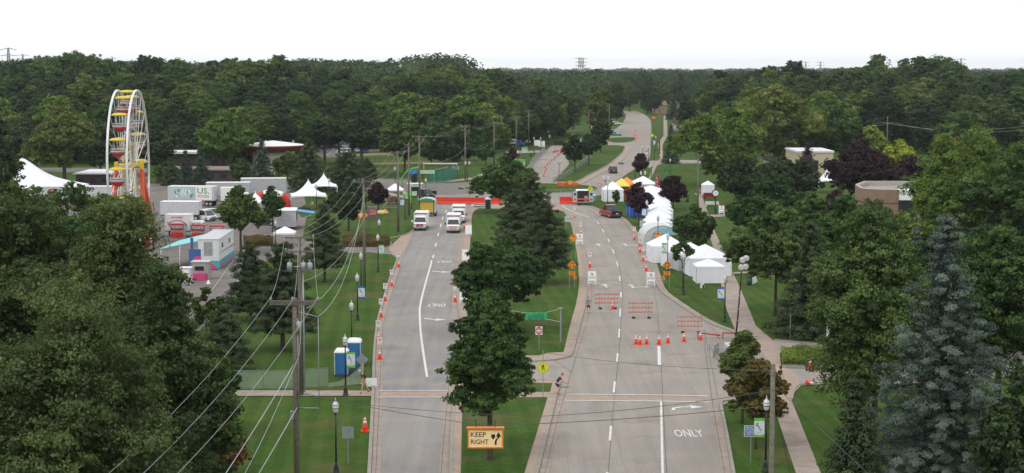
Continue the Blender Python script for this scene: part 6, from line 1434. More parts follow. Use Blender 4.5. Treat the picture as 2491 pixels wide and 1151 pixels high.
popup("canopy_tent", "nearest white tent of the row with a closed front wall", 1727, 691, 3.35, 3.0, 2.1, 2.85, .02, walls='fblr', off=1.5, group=ROWG)
popup("canopy_tent", "second white tent of the row, larger, rising behind the nearest", 1722, 672, 5.2, 5.0, 2.35, 3.75, .12, walls='fblr', off=1.5, group=ROWG, ridge=2.0)
popup("canopy_tent", "white tent behind the young tree, third of the row", 1682, 660, 4.4, 4.6, 2.25, 3.5, .2, walls='fblr', off=2, group=ROWG, wm=OFFW)
popup("canopy_tent", "white tent left of the young tree, fourth of the row", 1650, 655, 3.4, 3.6, 2.2, 3.3, .15, walls='fblr', off=2, group=ROWG)
popup("canopy_tent", "white tent right behind the green bannered lamp, fifth of the row", 1624, 642, 4.6, 4.2, 2.3, 3.75, .1, walls='flr', off=2.5, group=ROWG)
popup("canopy_tent", "low teal tent between the white ones", 1630, 607, 4.0, 3.4, 2.1, 3.0, .1, roof=mat("tent_teal", (.10, .25, .27), .6), walls='r', off=2)
g = G(1605, 600); t = thing("dome_tent", "rounded pale grey tunnel tent in the row", "tent", (g.x, g.y + 2, .04), .1); mb = MB(); n = 12; secs = []
for y in (-2.6, 2.6): secs.append([(2.6 * math.cos(PI * k / n), y, 1.4 + 1.75 * math.sin(PI * k / n)) for k in range(n + 1)] + [(-2.6, y, 0), (2.6, y, 0)])
mb.loft(secs); mb.build("cover", t, [mat("tent_pale_grey", (.55, .57, .58), .6)]); MB().tube([(x, -2.63, z) for x, _, z in secs[0][:n + 1]], .05, 5).build("front_hoop", t, [WHITE])
rowt = [(1600, 588), (1602, 575), (1603, 563), (1605, 552), (1606, 541), (1605, 531), (1603, 521), (1600, 512), (1596, 504), (1592, 497), (1588, 491)]
nm_ = ["just beyond the rounded grey tent", "two beyond the rounded grey tent", "three beyond the rounded grey tent", "beside the bicycle diagram board", "level with the blue canopy, nearer half", "level with the blue canopy, farther half", "right behind the blue canopy", "beside the purple plum crown", "third from the far end", "second from the far end", "at the far end by the red flag"]
for i, ((u, v), q) in enumerate(zip(rowt, nm_)): popup("canopy_tent", "white tent of the long row, " + q, u, v, 3.9, 5.2 + (i % 3) * .4, 2.25, 2.95 + .08 * (i % 2), .05 * math.sin(i * 2.1), walls='flr', off=1.5, group=ROWG, ridge=4.2)
BL = mat("tent_blue", (.02, .09, .42), .6); popup("canopy_tent", "blue walled canopy beside the purple plum tree", 1552, 528, 3.4, 3.2, 2.1, 2.9, .1, roof=BL, walls='fblr', wm=BL, off=1.5)
popup("canopy_tent", "white walled booth tent at the roundabout", 1491, 491, 3.9, 3.6, 2.4, 3.9, .05, walls='fblr', off=1)
popup("canopy_tent", "yellow peaked canopy behind the white booth", 1514, 489, 3.2, 3, 2.9, 4.3, .0, roof=mat("tent_yellow", (.70, .60, .12), .6), walls='l', wm=mat("tent_yellow"), off=3)
popup("canopy_tent", "orange canopy left of the purple plum tree", 1529, 489, 2.8, 3, 3.1, 4.4, .0, roof=mat("tent_orange", (.78, .26, .04), .6), walls='f', wm=mat("tent_red_orange", (.60, .10, .02), .6), off=5)
popup("canopy_tent", "open white canopy beyond the plum tree by the red flag", 1568, 478, 5.2, 4, 2.4, 3.9, .0, off=4)
popup("canopy_tent", "small white pop-up canopy over the driveway corner of the lot", 690, 601, 3.0, 3.0, 2.0, 2.85, .05, off=1.5)
popup("canopy_tent", "white canopy beside the poles at the left street", 959, 489, 3.3, 3.2, 2.1, 3.3, 0, off=2)
popup("canopy_tent", "white canopy under the trees beyond the street clock", 1726, 478, 2.4, 2.4, 2.2, 3.0, 0, walls='fl', off=3)
def frame_tent(label, u, vb, w, eave, peak, rz=0.0, n=4, group=None, off=0.0, d=None):
    g = G(u, vb); d = d or w; t = thing("frame_tent", label, "tent", (g.x, g.y + off, .04), rz, group); mb = MB(); prof = []
    for k in range(9): q = k / 8; prof.append((1 - q, eave + (peak - eave) * (q ** 1.9)))
    secs = []
    for s, z in [(1.0, eave - .35)] + prof:
        s = max(s, .008); P_ = []
        for (x0, y0), (x1, y1) in zip([(-1, -1), (1, -1), (1, 1), (-1, 1)], [(1, -1), (1, 1), (-1, 1), (-1, -1)]):
            for j in range(6):
                q = j / 6; ins = 1 - .05 * math.sin(PI * q) * s; arch = .22 * math.sin(PI * q) if z == eave - .35 else 0
                P_.append(((x0 + (x1 - x0) * q) * w / 2 * s * ins, (y0 + (y1 - y0) * q) * d / 2 * s * ins, z + arch))
        secs.append(P_)
    mb.loft(secs, 0, False, False); mb.build("canopy", t, [FABW])
    for x in (-w / 2, w / 2):
        for y in (-d / 2, d / 2): MB().tube([(x, y, 0), (x, y, eave)], .05, 6).build("leg", t, [OFFW])
    MB().tube([(0, 0, peak - .1), (0, 0, peak + .25)], .06, 6).build("peak_cap", t, [WHITE])
    return t
frame_tent("large white high peaked frame tent on the lot lawn", 746, 512, 6.6, 2.7, 5.4, .15, off=3)
frame_tent("second high peaked frame tent behind the large one", 784, 486, 5.2, 2.7, 5.0, .15, off=3)
frame_tent("pointed white tent peak among the right trees", 2016, 470, 4.4, 2.6, 5.0, 0, off=2)
frame_tent("small white tent peak left of the far white canopies", 438, 402, 4.5, 3.2, 5.4, 0)
frame_tent("low white tent behind the fairground tree", 622, 520, 4.2, 2.2, 3.8, 0); frame_tent("low white tent beside the red and white arch", 648, 518, 4.0, 2.2, 3.8, 0)
frame_tent("little white tent behind the wide dark pine", 812, 398, 5, 2.3, 4.2, .3)
# big marquee with poles: two peaks
g = G(40, 486); t = thing("marquee", "huge white pole marquee behind the trailers at the left", "marquee", (g.x, g.y + 4, 0), 0)
nx, ny = 56, 26; X0, X1, Y0, Y1 = -26.0, 11.0, -8.0, 10.0; mb = MB(); idx = []
for j in range(ny + 1):
    for i in range(nx + 1):
        x = X0 + (X1 - X0) * i / nx; y = Y0 + (Y1 - Y0) * j / ny; e = min((x - X0) / 9, (X1 - x) / 9.5, (y - Y0) / 8.5, (Y1 - y) / 8.5, 1)
        z = 2.2 + 2.3 * max(0, e) ** .9
        for px_ in (0.0, -14.0): r = math.hypot((x - px_) * .9, y - 1); z += 3.6 * math.exp(-(r / 3.6) ** 1.25) * min(1, e * 1.5)
        idx.append((x, y, z))
a = mb.add(idx)
for j in range(ny):
    for i in range(nx): q = a + j * (nx + 1) + i; mb.face((q, q + 1, q + nx + 2, q + nx + 1), 0, True)
mb.build("canopy", t, [FABW])
mb = MB()
for p, q in (((X0, Y0), (X1, Y0)), ((X1, Y0), (X1, Y1))): mb.poly([(p[0], p[1], .1), (q[0], q[1], .1), (q[0], q[1], 2.2), (p[0], p[1], 2.2)])
mb.build("side_wall", t, [FABW])
for px_ in (0.0, -14.0): MB().tube([(px_, 1, 0), (px_, 1, 8.2)], .1, 8).build("king_pole", t, [STEEL])
# red / white inflatable arch
g = G(660, 514); t = thing("inflatable_arch", "red and white inflatable arch behind the slim lot tree", "arch", (g.x, g.y, .05), 0.1)
n = 20; rp_ = [(-2.9 * math.cos(PI * k / n), 0, 1.2 + 2.1 * math.sin(PI * k / n) ** .7 if 0 < k < n else 1.2) for k in range(n + 1)]; rp_ = [(-2.9, 0, 0)] + rp_ + [(2.9, 0, 0)]
MB().tube(rp_[:9], .62, 12).build("red_section", t, [RED]); MB().tube(rp_[8:17], .62, 12).build("white_section", t, [WHITE]); MB().tube(rp_[16:], .62, 12).build("red_section", t, [RED])
# umbrella
g = G(684, 440); t = thing("parasol", "red and white parasol in front of the round roofed building", "parasol", (g.x, g.y, 0)); MB().tube([(0, 0, 0), (0, 0, 2.6)], .04, 6).build("pole", t, [WHITE]); MB().lathe([(1.5, 2.3), (.8, 2.75), (.05, 3.0)], 8).build("canopy", t, [RED])
# portable toilets
PTB = mat("toilet_blue", (.03, .15, .38), .45)
def toilet(label, u, vb, col=PTB, rz=0.0, s=1.0):
    g = G(u, vb); t = thing("portable_toilet", label, "portable toilet", (g.x, g.y + .6, 0), rz, "portable toilets"); t.scale = (s,) * 3
    MB().box(0, 0, .1, 1.16, 1.16, .2).build("base", t, [GREYM]); b = MB().box(0, 0, 1.12, 1.12, 1.12, 1.84).build("cabin", t, [col])
    mb = MB()
    for x in (-.42, -.14, .14, .42): mb.box(x, -.57, 1.12, .05, .02, 1.7); mb.box(x, .57, 1.12, .05, .02, 1.7); mb.box(.57, x, 1.12, .02, .05, 1.7); mb.box(-.57, x, 1.12, .02, .05, 1.7)
    mb.build("ribbing", b, [col])
    for x in (-.55, .55):
        for y in (-.55, .55): MB().box(x, y, 1.12, .07, .07, 1.84).build("corner_post", t, [OFFW])
    mb = MB(); mb.loft([[(-.6, -.6, 2.04), (.6, -.6, 2.04), (.6, .6, 2.04), (-.6, .6, 2.04)], [(-.58, -.58, 2.16), (.58, -.58, 2.16), (.58, .58, 2.16), (-.58, .58, 2.16)], [(-.42, -.42, 2.34), (.42, -.42, 2.34), (.42, .42, 2.34), (-.42, .42, 2.34)]]); mb.build("roof", t, [WHITE]); MB().box(0, -.585, 1.1, .7, .02, 1.65).build("door", t, [col]); MB().lathe([(.05, 2.3), (.05, 2.5)], 8, 0, (.3, .3, 0)).build("vent_pipe", t, [GREYM])
toilet("blue portable toilet with white roof, left one, in front", 830, 917, s=1.0); toilet("blue portable toilet behind the green bannered lamp, right and set back", 861, 894, s=1.06)
toilet("small blue portable toilet beside the open ambulance", 1445, 492, mat("toilet_pale_blue", (.12, .26, .45), .5), s=.62); toilet("dark green portable toilet at the median tip", 1187, 511, DKGREEN, s=.95)
g = G(866, 918); t = thing("dark_bush", "small dark bag heap beside the blue toilets", "bag", (g.x, g.y, 0)); MB().lathe([(.5, 0), (.62, .3), (.5, .7), (.2, 1.0), (.05, 1.05)], 10).build("sack", t, [mat("sack_dark", (.02, .035, .03), .8)])
# red barrier fence
RF = mat("barrier_red", (.72, .045, .02), .55, var=.06)
def rpanel(label, u, v, src=[]):
    g = G(u, v)
    if src: return copy_tree(src[0], (g.x, g.y, .04), None, label)
    t = thing("red_barrier", label, "barrier", (g.x, g.y, .04), 0, "red barriers closing the roads"); w = 1.72
    mb = MB(); mb.loft([[(-w / 2, -.25, 0), (w / 2, -.25, 0), (w / 2, .25, 0), (-w / 2, .25, 0)], [(-w / 2, -.2, .25), (w / 2, -.2, .25), (w / 2, .2, .25), (-w / 2, .2, .25)], [(-w / 2, -.07, .5), (w / 2, -.07, .5), (w / 2, .07, .5), (-w / 2, .07, .5)], [(-w / 2, -.06, 1.32), (w / 2, -.06, 1.32), (w / 2, .06, 1.32), (-w / 2, .06, 1.32)]]); mb.build("barrier_body", t, [RF])
    mb = MB()
    for x in (-.55, 0, .55): mb.box(x, -.09, .9, .10, .05, .7)
    mb.build("moulded_rib", t, [RF]); src.append(t); return t
N_ = 9
for k in range(N_): rpanel("red water barrier, " + ("first from the left, behind the yellow booth", "second from the left", "third from the left", "fourth from the left", "middle of the left row", "fourth from the median end", "third from the median end", "second from the median end", "last before the median tip")[k], 1035 + k * 21.6, 496.5 + .15 * k)
for k in range(2): rpanel("red water barrier beside the open ambulance, " + ("left", "right")[k], 1372 + k * 21, 496)
# metal fences
def chain(label, pts, h, post_every=2.6, mesh_m=None, name="chainlink_fence", top=True, alpha=.35, col=(.30, .33, .33), z=.03, postm=STEEL):
    P_ = [G(u, v) for u, v in pts]; o = P_[0]; t = thing(name, label, "fence", (o.x, o.y, z)); m = mesh_m or mat("wire_mesh_%d" % int(alpha * 100) + str(col[1]), col, .6, .2, alpha=alpha); mb = MB(); tb = MB(); first = True
    for a, b in zip(P_, P_[1:]):
        mb.poly([(a.x - o.x, a.y - o.y, .03), (b.x - o.x, b.y - o.y, .03), (b.x - o.x, b.y - o.y, h), (a.x - o.x, a.y - o.y, h)]); tb.tube([(a.x - o.x, a.y - o.y, h), (b.x - o.x, b.y - o.y, h)], .03, 5)
        n = max(1, round((b - a).length / post_every))
        for k in range(0 if first else 1, n + 1): p = a.lerp(b, k / n) - o; MB().tube([(p.x, p.y, 0), (p.x, p.y, h + .04)], .035, 5).build("post", t, [postm])
        first = False
    mb.build("mesh_panel", t, [m])
    if top: tb.build("top_rail", t, [postm])
    return t
chain("chain link fence between the lot and the left lawn", [(462, 822), (500, 790), (540, 752), (578, 722), (600, 700)], 1.7, 3)
chain("green mesh fence sagging across the left lawn before the sidewalk", [(545, 948), (640, 948), (720, 946), (799, 941)], 1.55, 6, alpha=.42, col=(.36, .46, .36), name="mesh_fence", top=True, postm=mat("post_green_grey", (.12, .18, .14), .6))
g0 = G(799, 938); t = thing("fence_netting", "loose pale netting pulled from the mesh fence towards the walking person", "netting", (g0.x, g0.y, 0)); mb = MB(); n = 12; a, b = G(799, 942) - g0, G(881, 941) - g0
for k in range(n):
    q, r = k / n, (k + 1) / n; A, B = a.lerp(b, q), a.lerp(b, r); za, zb = .35 + 1.5 * q ** 2, .35 + 1.5 * r ** 2; mb.poly([(A.x, A.y, .02 + .25 * q), (B.x, B.y, .02 + .25 * r), (B.x, B.y, zb), (A.x, A.y, za)])
mb.build("net_sheet", t, [mat("netting_pale", (.42, .52, .42), .7, alpha=.45)]); MB().tube([(b.x, b.y, 0), (b.x + .1, b.y, 1.9)], .02, 5).build("net_stake", t, [WHITE])
g = G(893, 941); t = thing("white_board", "white board lying at the kerb beside the walking person", "board", (g.x + .35, g.y, .02)); MB().box(0, 0, .35, .9, .06, .7).build("board", t, [WHITE]); MB().box(0, .1, .1, .9, .2, .06).build("board_foot", t, [OFFW])
chain("steel crowd fence along the left edge of the north road", [(1302, 440), (1290, 410), (1305, 392), (1326, 370)], 1.9, 2.4, alpha=.5, col=(.34, .38, .36))
chain("chain link fence slanting across the grass median beyond the roundabout", [(1345, 447), (1380, 430), (1400, 416), (1420, 400), (1440, 384)], 1.4, 3, alpha=.4)
chain("wire fence behind the red barriers", [(1035, 480), (1060, 478), (1090, 477), (1140, 477), (1200, 478)], 1.9, 3.5, alpha=.10)
chain("wire fence in front of the roundabout by the open ambulance", [(1330, 482), (1400, 480), (1470, 478)], 1.6, 3, alpha=.12)
chain("dark fence along the ball field edge", [(892, 434), (985, 434), (1030, 436)], 1.2, 4, alpha=.35, col=(.05, .06, .06), postm=BLACK)
GM = mat("green_screen_mesh", (.02, .20, .15), .7, alpha=.75)
chain("tall green screened enclosure fence at the ball field corner", [(1042, 447), (1080, 444), (1113, 433), (1114, 425)], 2.9, 2.2, mesh_m=GM, postm=DKGREEN)
g = G(1071, 428); t = thing("overhead_beam", "long white overhead beam above the green enclosure", "beam", (g.x, g.y, 0)); MB().box(0, 0, 3.0, 8.4, .2, .25).build("beam", t, [WHITE])
for x in (-4.0, 4.0): MB().tube([(x, 0, 0), (x, 0, 3.0)], .08, 6).build("post", t, [STEEL])
g = G(1108, 428); t = thing("white_banner", "white notice hung on the green enclosure", "banner", (g.x, g.y - .5, 0), .5); MB().box(0, 0, 1.9, 1.7, .03, .9).build("banner_sheet", t, [WHITE]); 
for x in (-.8, .8): MB().tube([(x, 0, 0), (x, 0, 1.5)], .03, 5).build("stake", t, [STEEL])
g = G(1066, 436); t = thing("white_canopy", "slanted white awning inside the green enclosure", "canopy", (g.x, g.y + 4, 0), .2); mb = MB(); mb.loft([[(-2.4, -1, 1.6), (-1.2, 1, 1.6), (-1.2, 1, 1.65), (-2.4, -1, 1.65)], [(1.2, -1.2, 2.6), (2.4, 1.2, 2.6), (2.4, 1.2, 2.65), (1.2, -1.2, 2.65)]]); mb.build("canopy", t, [FABW])
for x, y, z in ((-2.2, -.8, 1.6), (1.4, -1, 2.6), (2.2, 1, 2.6)): MB().tube([(x, y, 0), (x, y, z)], .03, 5).build("leg", t, [OFFW])
# steel crowd barriers beside the light tower
def crowd(label, u, v, rz, w=2.2):
    g = G(u, v); t = thing("crowd_barrier", label, "barrier", (g.x, g.y, .02), rz, "steel crowd barriers"); mb = MB(); mb.tube([(-w / 2, 0, .1), (-w / 2, 0, 1.1), (w / 2, 0, 1.1), (w / 2, 0, .1)], .03, 6); mb.tube([(-w / 2, 0, .2), (w / 2, 0, .2)], .025, 5); mb.build("frame", t, [STEEL])
    mb = MB()
    for k in range(1, 16): x = -w / 2 + w * k / 16; mb.tube([(x, 0, .2), (x, 0, 1.1)], .014, 4)
    mb.build("bar_infill", t, [STEEL])
    for x in (-w * .35, w * .35): MB().tube([(x, -.3, 0), (x, 0, .15), (x, .3, 0)], .025, 5).build("foot", t, [STEEL])
    return t
crowd("crowd barrier side on at the light tower", 1742, 868, 1.2, 1.9); crowd("crowd barrier in front of the light tower", 1764, 876, -.1, 2.0); crowd("crowd barrier behind the light tower", 1752, 856, .05, 2.0)
# flags, clock, benches etc
g = G(1594, 478); t = thing("feather_flag", "tall red feather flag with pale lettering by the tents", "flag", (g.x, g.y, 0)); MB().tube([(0, 0, 0), (.0, 0, 3.2), (.35, 0, 4.3), (.75, 0, 4.5)], .03, 6).build("pole", t, [STEEL]); fl = MB().poly([(.03, 0, .5), (.62, 0, .6), (.8, 0, 4.45), (.36, 0, 4.28), (.03, 0, 3.2)]).build("flag_cloth", t, [mat("flag_red", (.42, .02, .05), .6)])
mb = MB(); [mb.box(.34 + .05 * (k % 2), -.02, 1.2 + k * .42, .30 - .06 * (k % 2), .01, .26) for k in range(7)]; mb.build("pale_lettering", fl, [mat("lettering_pale", (.55, .40, .42), .7)]); MB().lathe([(.3, 0), (.28, .06), (.05, .1)], 10).build("flag_base", t, [BLACK])
g = G(1740, 523); t = thing("street_clock", "dark green street clock on a post at the walk", "clock", (g.x, g.y, .06)); MB().lathe([(.34, 0), (.34, .15), (.27, .2), (.25, .9), (.3, .95), (.14, 1.15), (.11, 3.1), (.16, 3.2)], 12).build("post", t, [DKGREEN])
o = MB().tube([(0, -.2, 3.85), (0, .2, 3.85)], .66, 24).build("clock_case", t, [DKGREEN]); 
for s in (-1, 1): f_ = MB().tube([(0, s * .2, 3.85), (0, s * .215, 3.85)], .50, 24).build("clock_face", o, [mat("clock_white", (.75, .77, .76), .4)])
mb = MB(); mb.box(.11, -.235, 3.93, .30, .01, .05); mb.box(-.08, -.235, 3.79, .24, .01, .04); mb.build("clock_hands", t, [BLACK]); MB().lathe([(.3, 4.45), (.12, 4.65), (.03, 4.85)], 10).build("finial", t, [DKGREEN])
g = G(1733, 503); t = thing("garden_bench", "white slatted bench beside the street clock", "bench", (g.x, g.y, 0), .1)
mb = MB()
for k in range(4): mb.box(0, -.25 + k * .15, .45, 2.6, .11, .04)
mb.build("seat", t, [WHITE]); mb = MB()
for k in range(3): mb.box(0, .28 + .03 * k, .62 + k * .15, 2.6, .03, .10)
mb.build("backrest", t, [WHITE])
for x in (-1.2, 1.2): MB().box(x, 0, .22, .08, .6, .44).build("leg", t, [WHITE]); MB().box(x, 0, .65, .08, .6, .06).build("armrest", t, [WHITE])
g = G(1727, 484); t = thing("parked_cart", "dark red cart beside the bench", "cart", (g.x, g.y, 0)); MB().box(0, 0, .75, 2.6, 1.1, .7).build("cart_body", t, [mat("dark_red", (.25, .01, .02), .5)]); MB().wheel(-1.0, 0, .3, .3, .2).build("wheel", t, [RUBBER]); MB().wheel(1.0, 0, .3, .3, .2).build("wheel", t, [RUBBER]); MB().box(0, 0, 1.15, 2.4, .9, .1).build("cart_lid", t, [RUBBER])
def bin_(label, u, v, col=DKGREEN):
    g = G(u, v); t = thing("litter_bin", label, "litter bin", (g.x, g.y, 0), 0, "dark green bins"); MB().lathe([(.28, 0), (.32, .1), (.34, .95)], 12).build("bin_body", t, [col]); MB().lathe([(.36, .95), (.34, 1.05), (.1, 1.15)], 12).build("lid", t, [BLACK])
bin_("dark green bin on the lawn beside the tilted white board", 1823, 694); bin_("dark green bin beside the far steel fence, nearer one", 1275, 392); bin_("dark green bin beside the far steel fence, farther one", 1292, 381); bin_("dark bin near the purple plum and the park walk", 1672, 492)
g = G(1837, 692); t = thing("white_board", "tilted white board beside the dark green bin", "board", (g.x, g.y, 0), .5); o = MB().box(0, 0, .55, .85, .04, .75).build("board", t, [WHITE]); o.rotation_euler = (0, -.35, 0); MB().box(0, .1, .25, .05, .05, .5).build("board_prop", t, [OFFW])
g = G(1711, 706); t = thing("fire_hydrant", "dark red fire hydrant with white top in front of the nearest tent", "fire hydrant", (g.x, g.y, 0)); MB().lathe([(.16, 0), (.16, .06), (.11, .1), (.11, .5), (.14, .52), (.12, .66)], 12).build("barrel", t, [mat("hydrant_red", (.22, .03, .02), .6)]); MB().lathe([(.12, .66), (.09, .76), (.03, .84)], 12).build("bonnet", t, [WHITE]); MB().tube([(-.22, 0, .42), (.22, 0, .42)], .06, 8).build("outlet", t, [OFFW]); MB().box(-.22, .1, .5, .28, .2, .5).build("white_cover", t, [WHITE])
for i, (u, v, lb) in enumerate(((1284, 372, "left"), (1278, 405, "near"))): 
    g = G(u, v); t = thing("vendor_stand", "green and white vendor stand behind the steel fence, %s one" % lb, "stand", (g.x - 1, g.y, 0)); MB().box(0, 0, .7, 1.8, 1.2, 1.4).build("counter", t, [OFFW]); MB().box(0, 0, 1.6, 2.0, 1.4, .4).build("green_top", t, [mat("stand_green", (.12, .45, .08), .6)])
# shrub beds
def hedge(name, label, px, h, m, n, leaf, z=0.0):
    t = thing(name, label, "hedge", (G(*px[0]).x, G(*px[0]).y, 0)); o = G(*px[0]); P_ = [G(u, v) - o for u, v in px]; rng = np.random.default_rng(5 + len(px) + n)
    xs = [p.x for p in P_]; ys = [p.y for p in P_]; pts = []
    def inside(x, y):
        c = False; j = len(P_) - 1
        for i in range(len(P_)):
            if (P_[i].y > y) != (P_[j].y > y) and x < (P_[j].x - P_[i].x) * (y - P_[i].y) / (P_[j].y - P_[i].y) + P_[i].x: c = not c
            j = i
        return c
    while len(pts) < n:
        x, y = rng.uniform(min(xs), max(xs)), rng.uniform(min(ys), max(ys))
        if inside(x, y): pts.append((x, y, h * (1 - rng.uniform(0, 1) ** 2 * .9) + .08 * math.sin(x * 3) + .06 * math.sin(y * 4)))
    c = np.array(pts); leaf_obj("foliage", c, rng.normal(size=c.shape) * .6 + np.array([0, 0, .8]), leaf * rng.uniform(.6, 1.3, n), rng.normal(.5, .2, n) + .15 * np.sin(c[:, 0] * 1.7), m, t, rng)
    mb = MB(); mb.prism([(p.x, p.y) for p in P_], 0, .12); mb.build("mulch_bed", t, [MULCH]); return t
hedge("clipped_hedge", "low green hedge island between the two right driveways", [(1903, 890), (1899, 862), (1960, 858), (2045, 862), (2045, 892), (1970, 893)], .75, F_BRIGHT, 12000, .16)
hedge("shrub_bed", "rusty brown shrub bed at the left driveway, road end", [(833, 601), (833, 586), (900, 583), (942, 586), (950, 594), (940, 601)], .9, F_SHRUB, 14000, .16)
hedge("shrub_bed", "rusty brown shrub bed under the white pop-up canopy", [(594, 600), (592, 586), (640, 583), (667, 588), (667, 600)], .8, F_SHRUB, 9000, .16)
hedge("flower_bed", "orange flower bed on the roundabout island", [(1355, 455), (1355, 448), (1400, 448), (1412, 453), (1395, 456)], .35, LM("flower_orange", (92, 80, 40), (150, 92, 40), (176, 110, 50)), 2500, .3)
g = G(1030, 555)
# play equipment and colourful stand left of the poles
g = G(897, 531); t = thing("inflatable", "colourful orange and purple inflatable lying on the left lawn", "inflatable", (g.x, g.y, 0), .1)
MB().lathe([(1.3, 0), (1.45, .35), (1.1, .75), (.3, .85)], 14, 0, (-1.2, 0, 0)).build("orange_lobe", t, [mat("inflatable_orange", (.62, .18, .04), .5)]); MB().box(.7, 0, 1.0, 1.9, 1.6, 2.0, 0, 0, .8, .8).build("purple_block", t, [mat("inflatable_purple", (.16, .09, .16), .5)]); MB().box(.7, -.85, 1.1, 1.2, .05, 1.0).build("painted_panel", t, [mat("inflatable_rust", (.45, .16, .08), .5)])
g = G(930, 520); t = thing("inflatable", "small yellow and orange deflated inflatable beside the larger one", "inflatable", (g.x, g.y, 0)); MB().lathe([(1.2, 0), (1.2, .3), (.7, .6), (.2, .65)], 12).build("body", t, [mat("inflatable_yellow", (.62, .42, .16), .5)]); MB().lathe([(.5, .3), (.4, .75), (.1, .85)], 10, 0, (.5, 0, 0)).build("orange_lobe", t, [mat("inflatable_orange")])
g = G(989, 494); t = thing("fabric_gate", "bright green banner frame beside the left poles", "banner", (g.x, g.y, 0)); LG = mat("lime_green", (.20, .62, .08), .6)
for x in (-1.5, .9): MB().box(x, 0, 1.1, .3, .06, 2.2).build("banner_strip", t, [LG])
MB().box(-.1, .1, 1.6, 1.0, .05, 1.0).build("banner_sheet", t, [LG]); MB().tube([(-1.6, 0, 2.2), (1.1, 0, 2.2)], .03, 5).build("top_bar", t, [BLACK])
g = G(1010, 478); t = thing("vendor_stand", "pale green vendor stand with equipment behind the poles", "stand", (g.x, g.y, 0)); MB().box(0, 0, 1.4, 2.6, 1.8, 2.4).build("counter", t, [mat("banner_pale_green")]); MB().box(0, 0, 2.66, 3.2, 2.2, .12).build("roof", t, [WHITE]); MB().box(0, -.92, 1.6, 1.6, .04, .9).build("opening", t, [GLASSD])
g = G(1003, 462); t = thing("dark_stage", "dark festival rigging with a blue and green hoop at the left street", "rigging", (g.x, g.y, 0)); mb = MB(); mb.tube([(-2.2, 0, 0), (-2.2, 0, 2.6), (-1.2, 0, 4.0), (0, 0, 4.6), (1.4, 0, 4.9)], .14, 6); mb.build("hoop", t, [mat("stand_green", (.12, .45, .08), .6)]); MB().box(.4, .2, 2.4, 1.2, .6, 3.4).build("rigging_tower", t, [BLACK]); MB().box(.2, -.2, 3.9, 1.6, .1, .8).build("blue_panel", t, [BLUP])
g = G(1035, 484); car("suv", "black suv behind the left end of the red barriers", "car", (g.x, g.y + 2, .04), .5, 'suv', CK)
g = G(1052, 481); t = thing("grill_cart", "black cart on legs behind the red barriers", "cart", (g.x, g.y, .04)); MB().box(0, 0, 1.0, 1.7, .8, .8).build("cart_body", t, [BLACK]); 
for x in (-.7, .7): MB().box(x, 0, .3, .08, .6, .6).build("leg", t, [STEEL])
g = G(938, 498); t = thing("wooden_crates", "dark brown festival stand under the small white canopy", "stand", (g.x + 1.2, g.y, 0)); MB().box(0, 0, .8, 1.6, 1, 1.6).build("counter", t, [mat("stand_brown", (.12, .06, .05), .7)]); MB().box(.9, .2, .6, .7, .8, 1.2).build("side_box", t, [BLACK])
g = G(948, 506); crowd("low crowd barrier in front of the white canopy at the left street", 948, 508, .0, 2.6)
g = G(1172, 506); t = thing("low_fence_frame", "white tubular frame at the median tip by the green toilet", "frame", (g.x, g.y, .1)); mb = MB(); mb.tube([(-2.1, 0, .35), (-1.6, .9, .5), (-.6, 1.6, .5), (1.4, 1.6, .5)], .07, 6); mb.tube([(-2.1, 0, .35), (1.6, -.1, .3)], .07, 6); mb.build("frame", t, [WHITE]); MB().box(-.3, .9, .3, 2.4, 1.0, .5).build("grey_load", t, [mat("tarp_grey")])

# ------------------------------------------------------------------ buildings
BRK = mat("building_brick", srgb(134, 112, 98), .85, var=.12, scale=1.2); BRD = mat("building_dark_brick", srgb(74, 58, 52), .85, var=.15); CRM = mat("cream_wall", srgb(190, 178, 150), .8, var=.05); MRN = mat("maroon_fascia", srgb(116, 40, 44), .6, var=.05)
ROOFW = mat("flat_roof_white", (.70, .70, .72), .7, var=.04)
# round roofed building
g = G(640, 428); Yb = g.y + 12; cxb = (664 - CX) / FPX * Yb
t = thing("round_building", "pavilion with a white round roof and deep maroon fascia", "building", (cxb, Yb, 0)); n = 40
def ringp(r, z, sy=1.0): return [(r * math.cos(2 * PI * k / n), r * sy * math.sin(2 * PI * k / n), z) for k in range(n)]
mb = MB(); mb.loft([ringp(5.0, 0), ringp(5.0, 5.6)]); w_ = mb.build("wall", t, [mat("wall_pale", srgb(186, 180, 166), .8, var=.04)])
mb = MB()
for k in range(0, 48): a = 2 * PI * k / 48; mb.box(5.03 * math.cos(a), 5.03 * math.sin(a), 2.8, .10, .10, 5.6, 0, a)
mb.build("wall_ribs", w_, [mat("wall_pale")])
mb = MB(); mb.loft([ringp(6.6, 5.4), ringp(8.0, 6.6), ringp(8.05, 7.0)]); mb.build("fascia", t, [MRN]); mb = MB(); mb.loft([ringp(7.9, 7.02), ringp(7.2, 7.2), ringp(.4, 8.1)]); rf = mb.build("roof", t, [ROOFW])
for x, y in ((2.2, -1), (5.0, 1), (-2, 2)): MB().lathe([(.25, 7.4), (.25, 8.0), (.1, 8.1)], 8, 0, (x, y, 0)).build("roof_vent", rf, [STEEL])
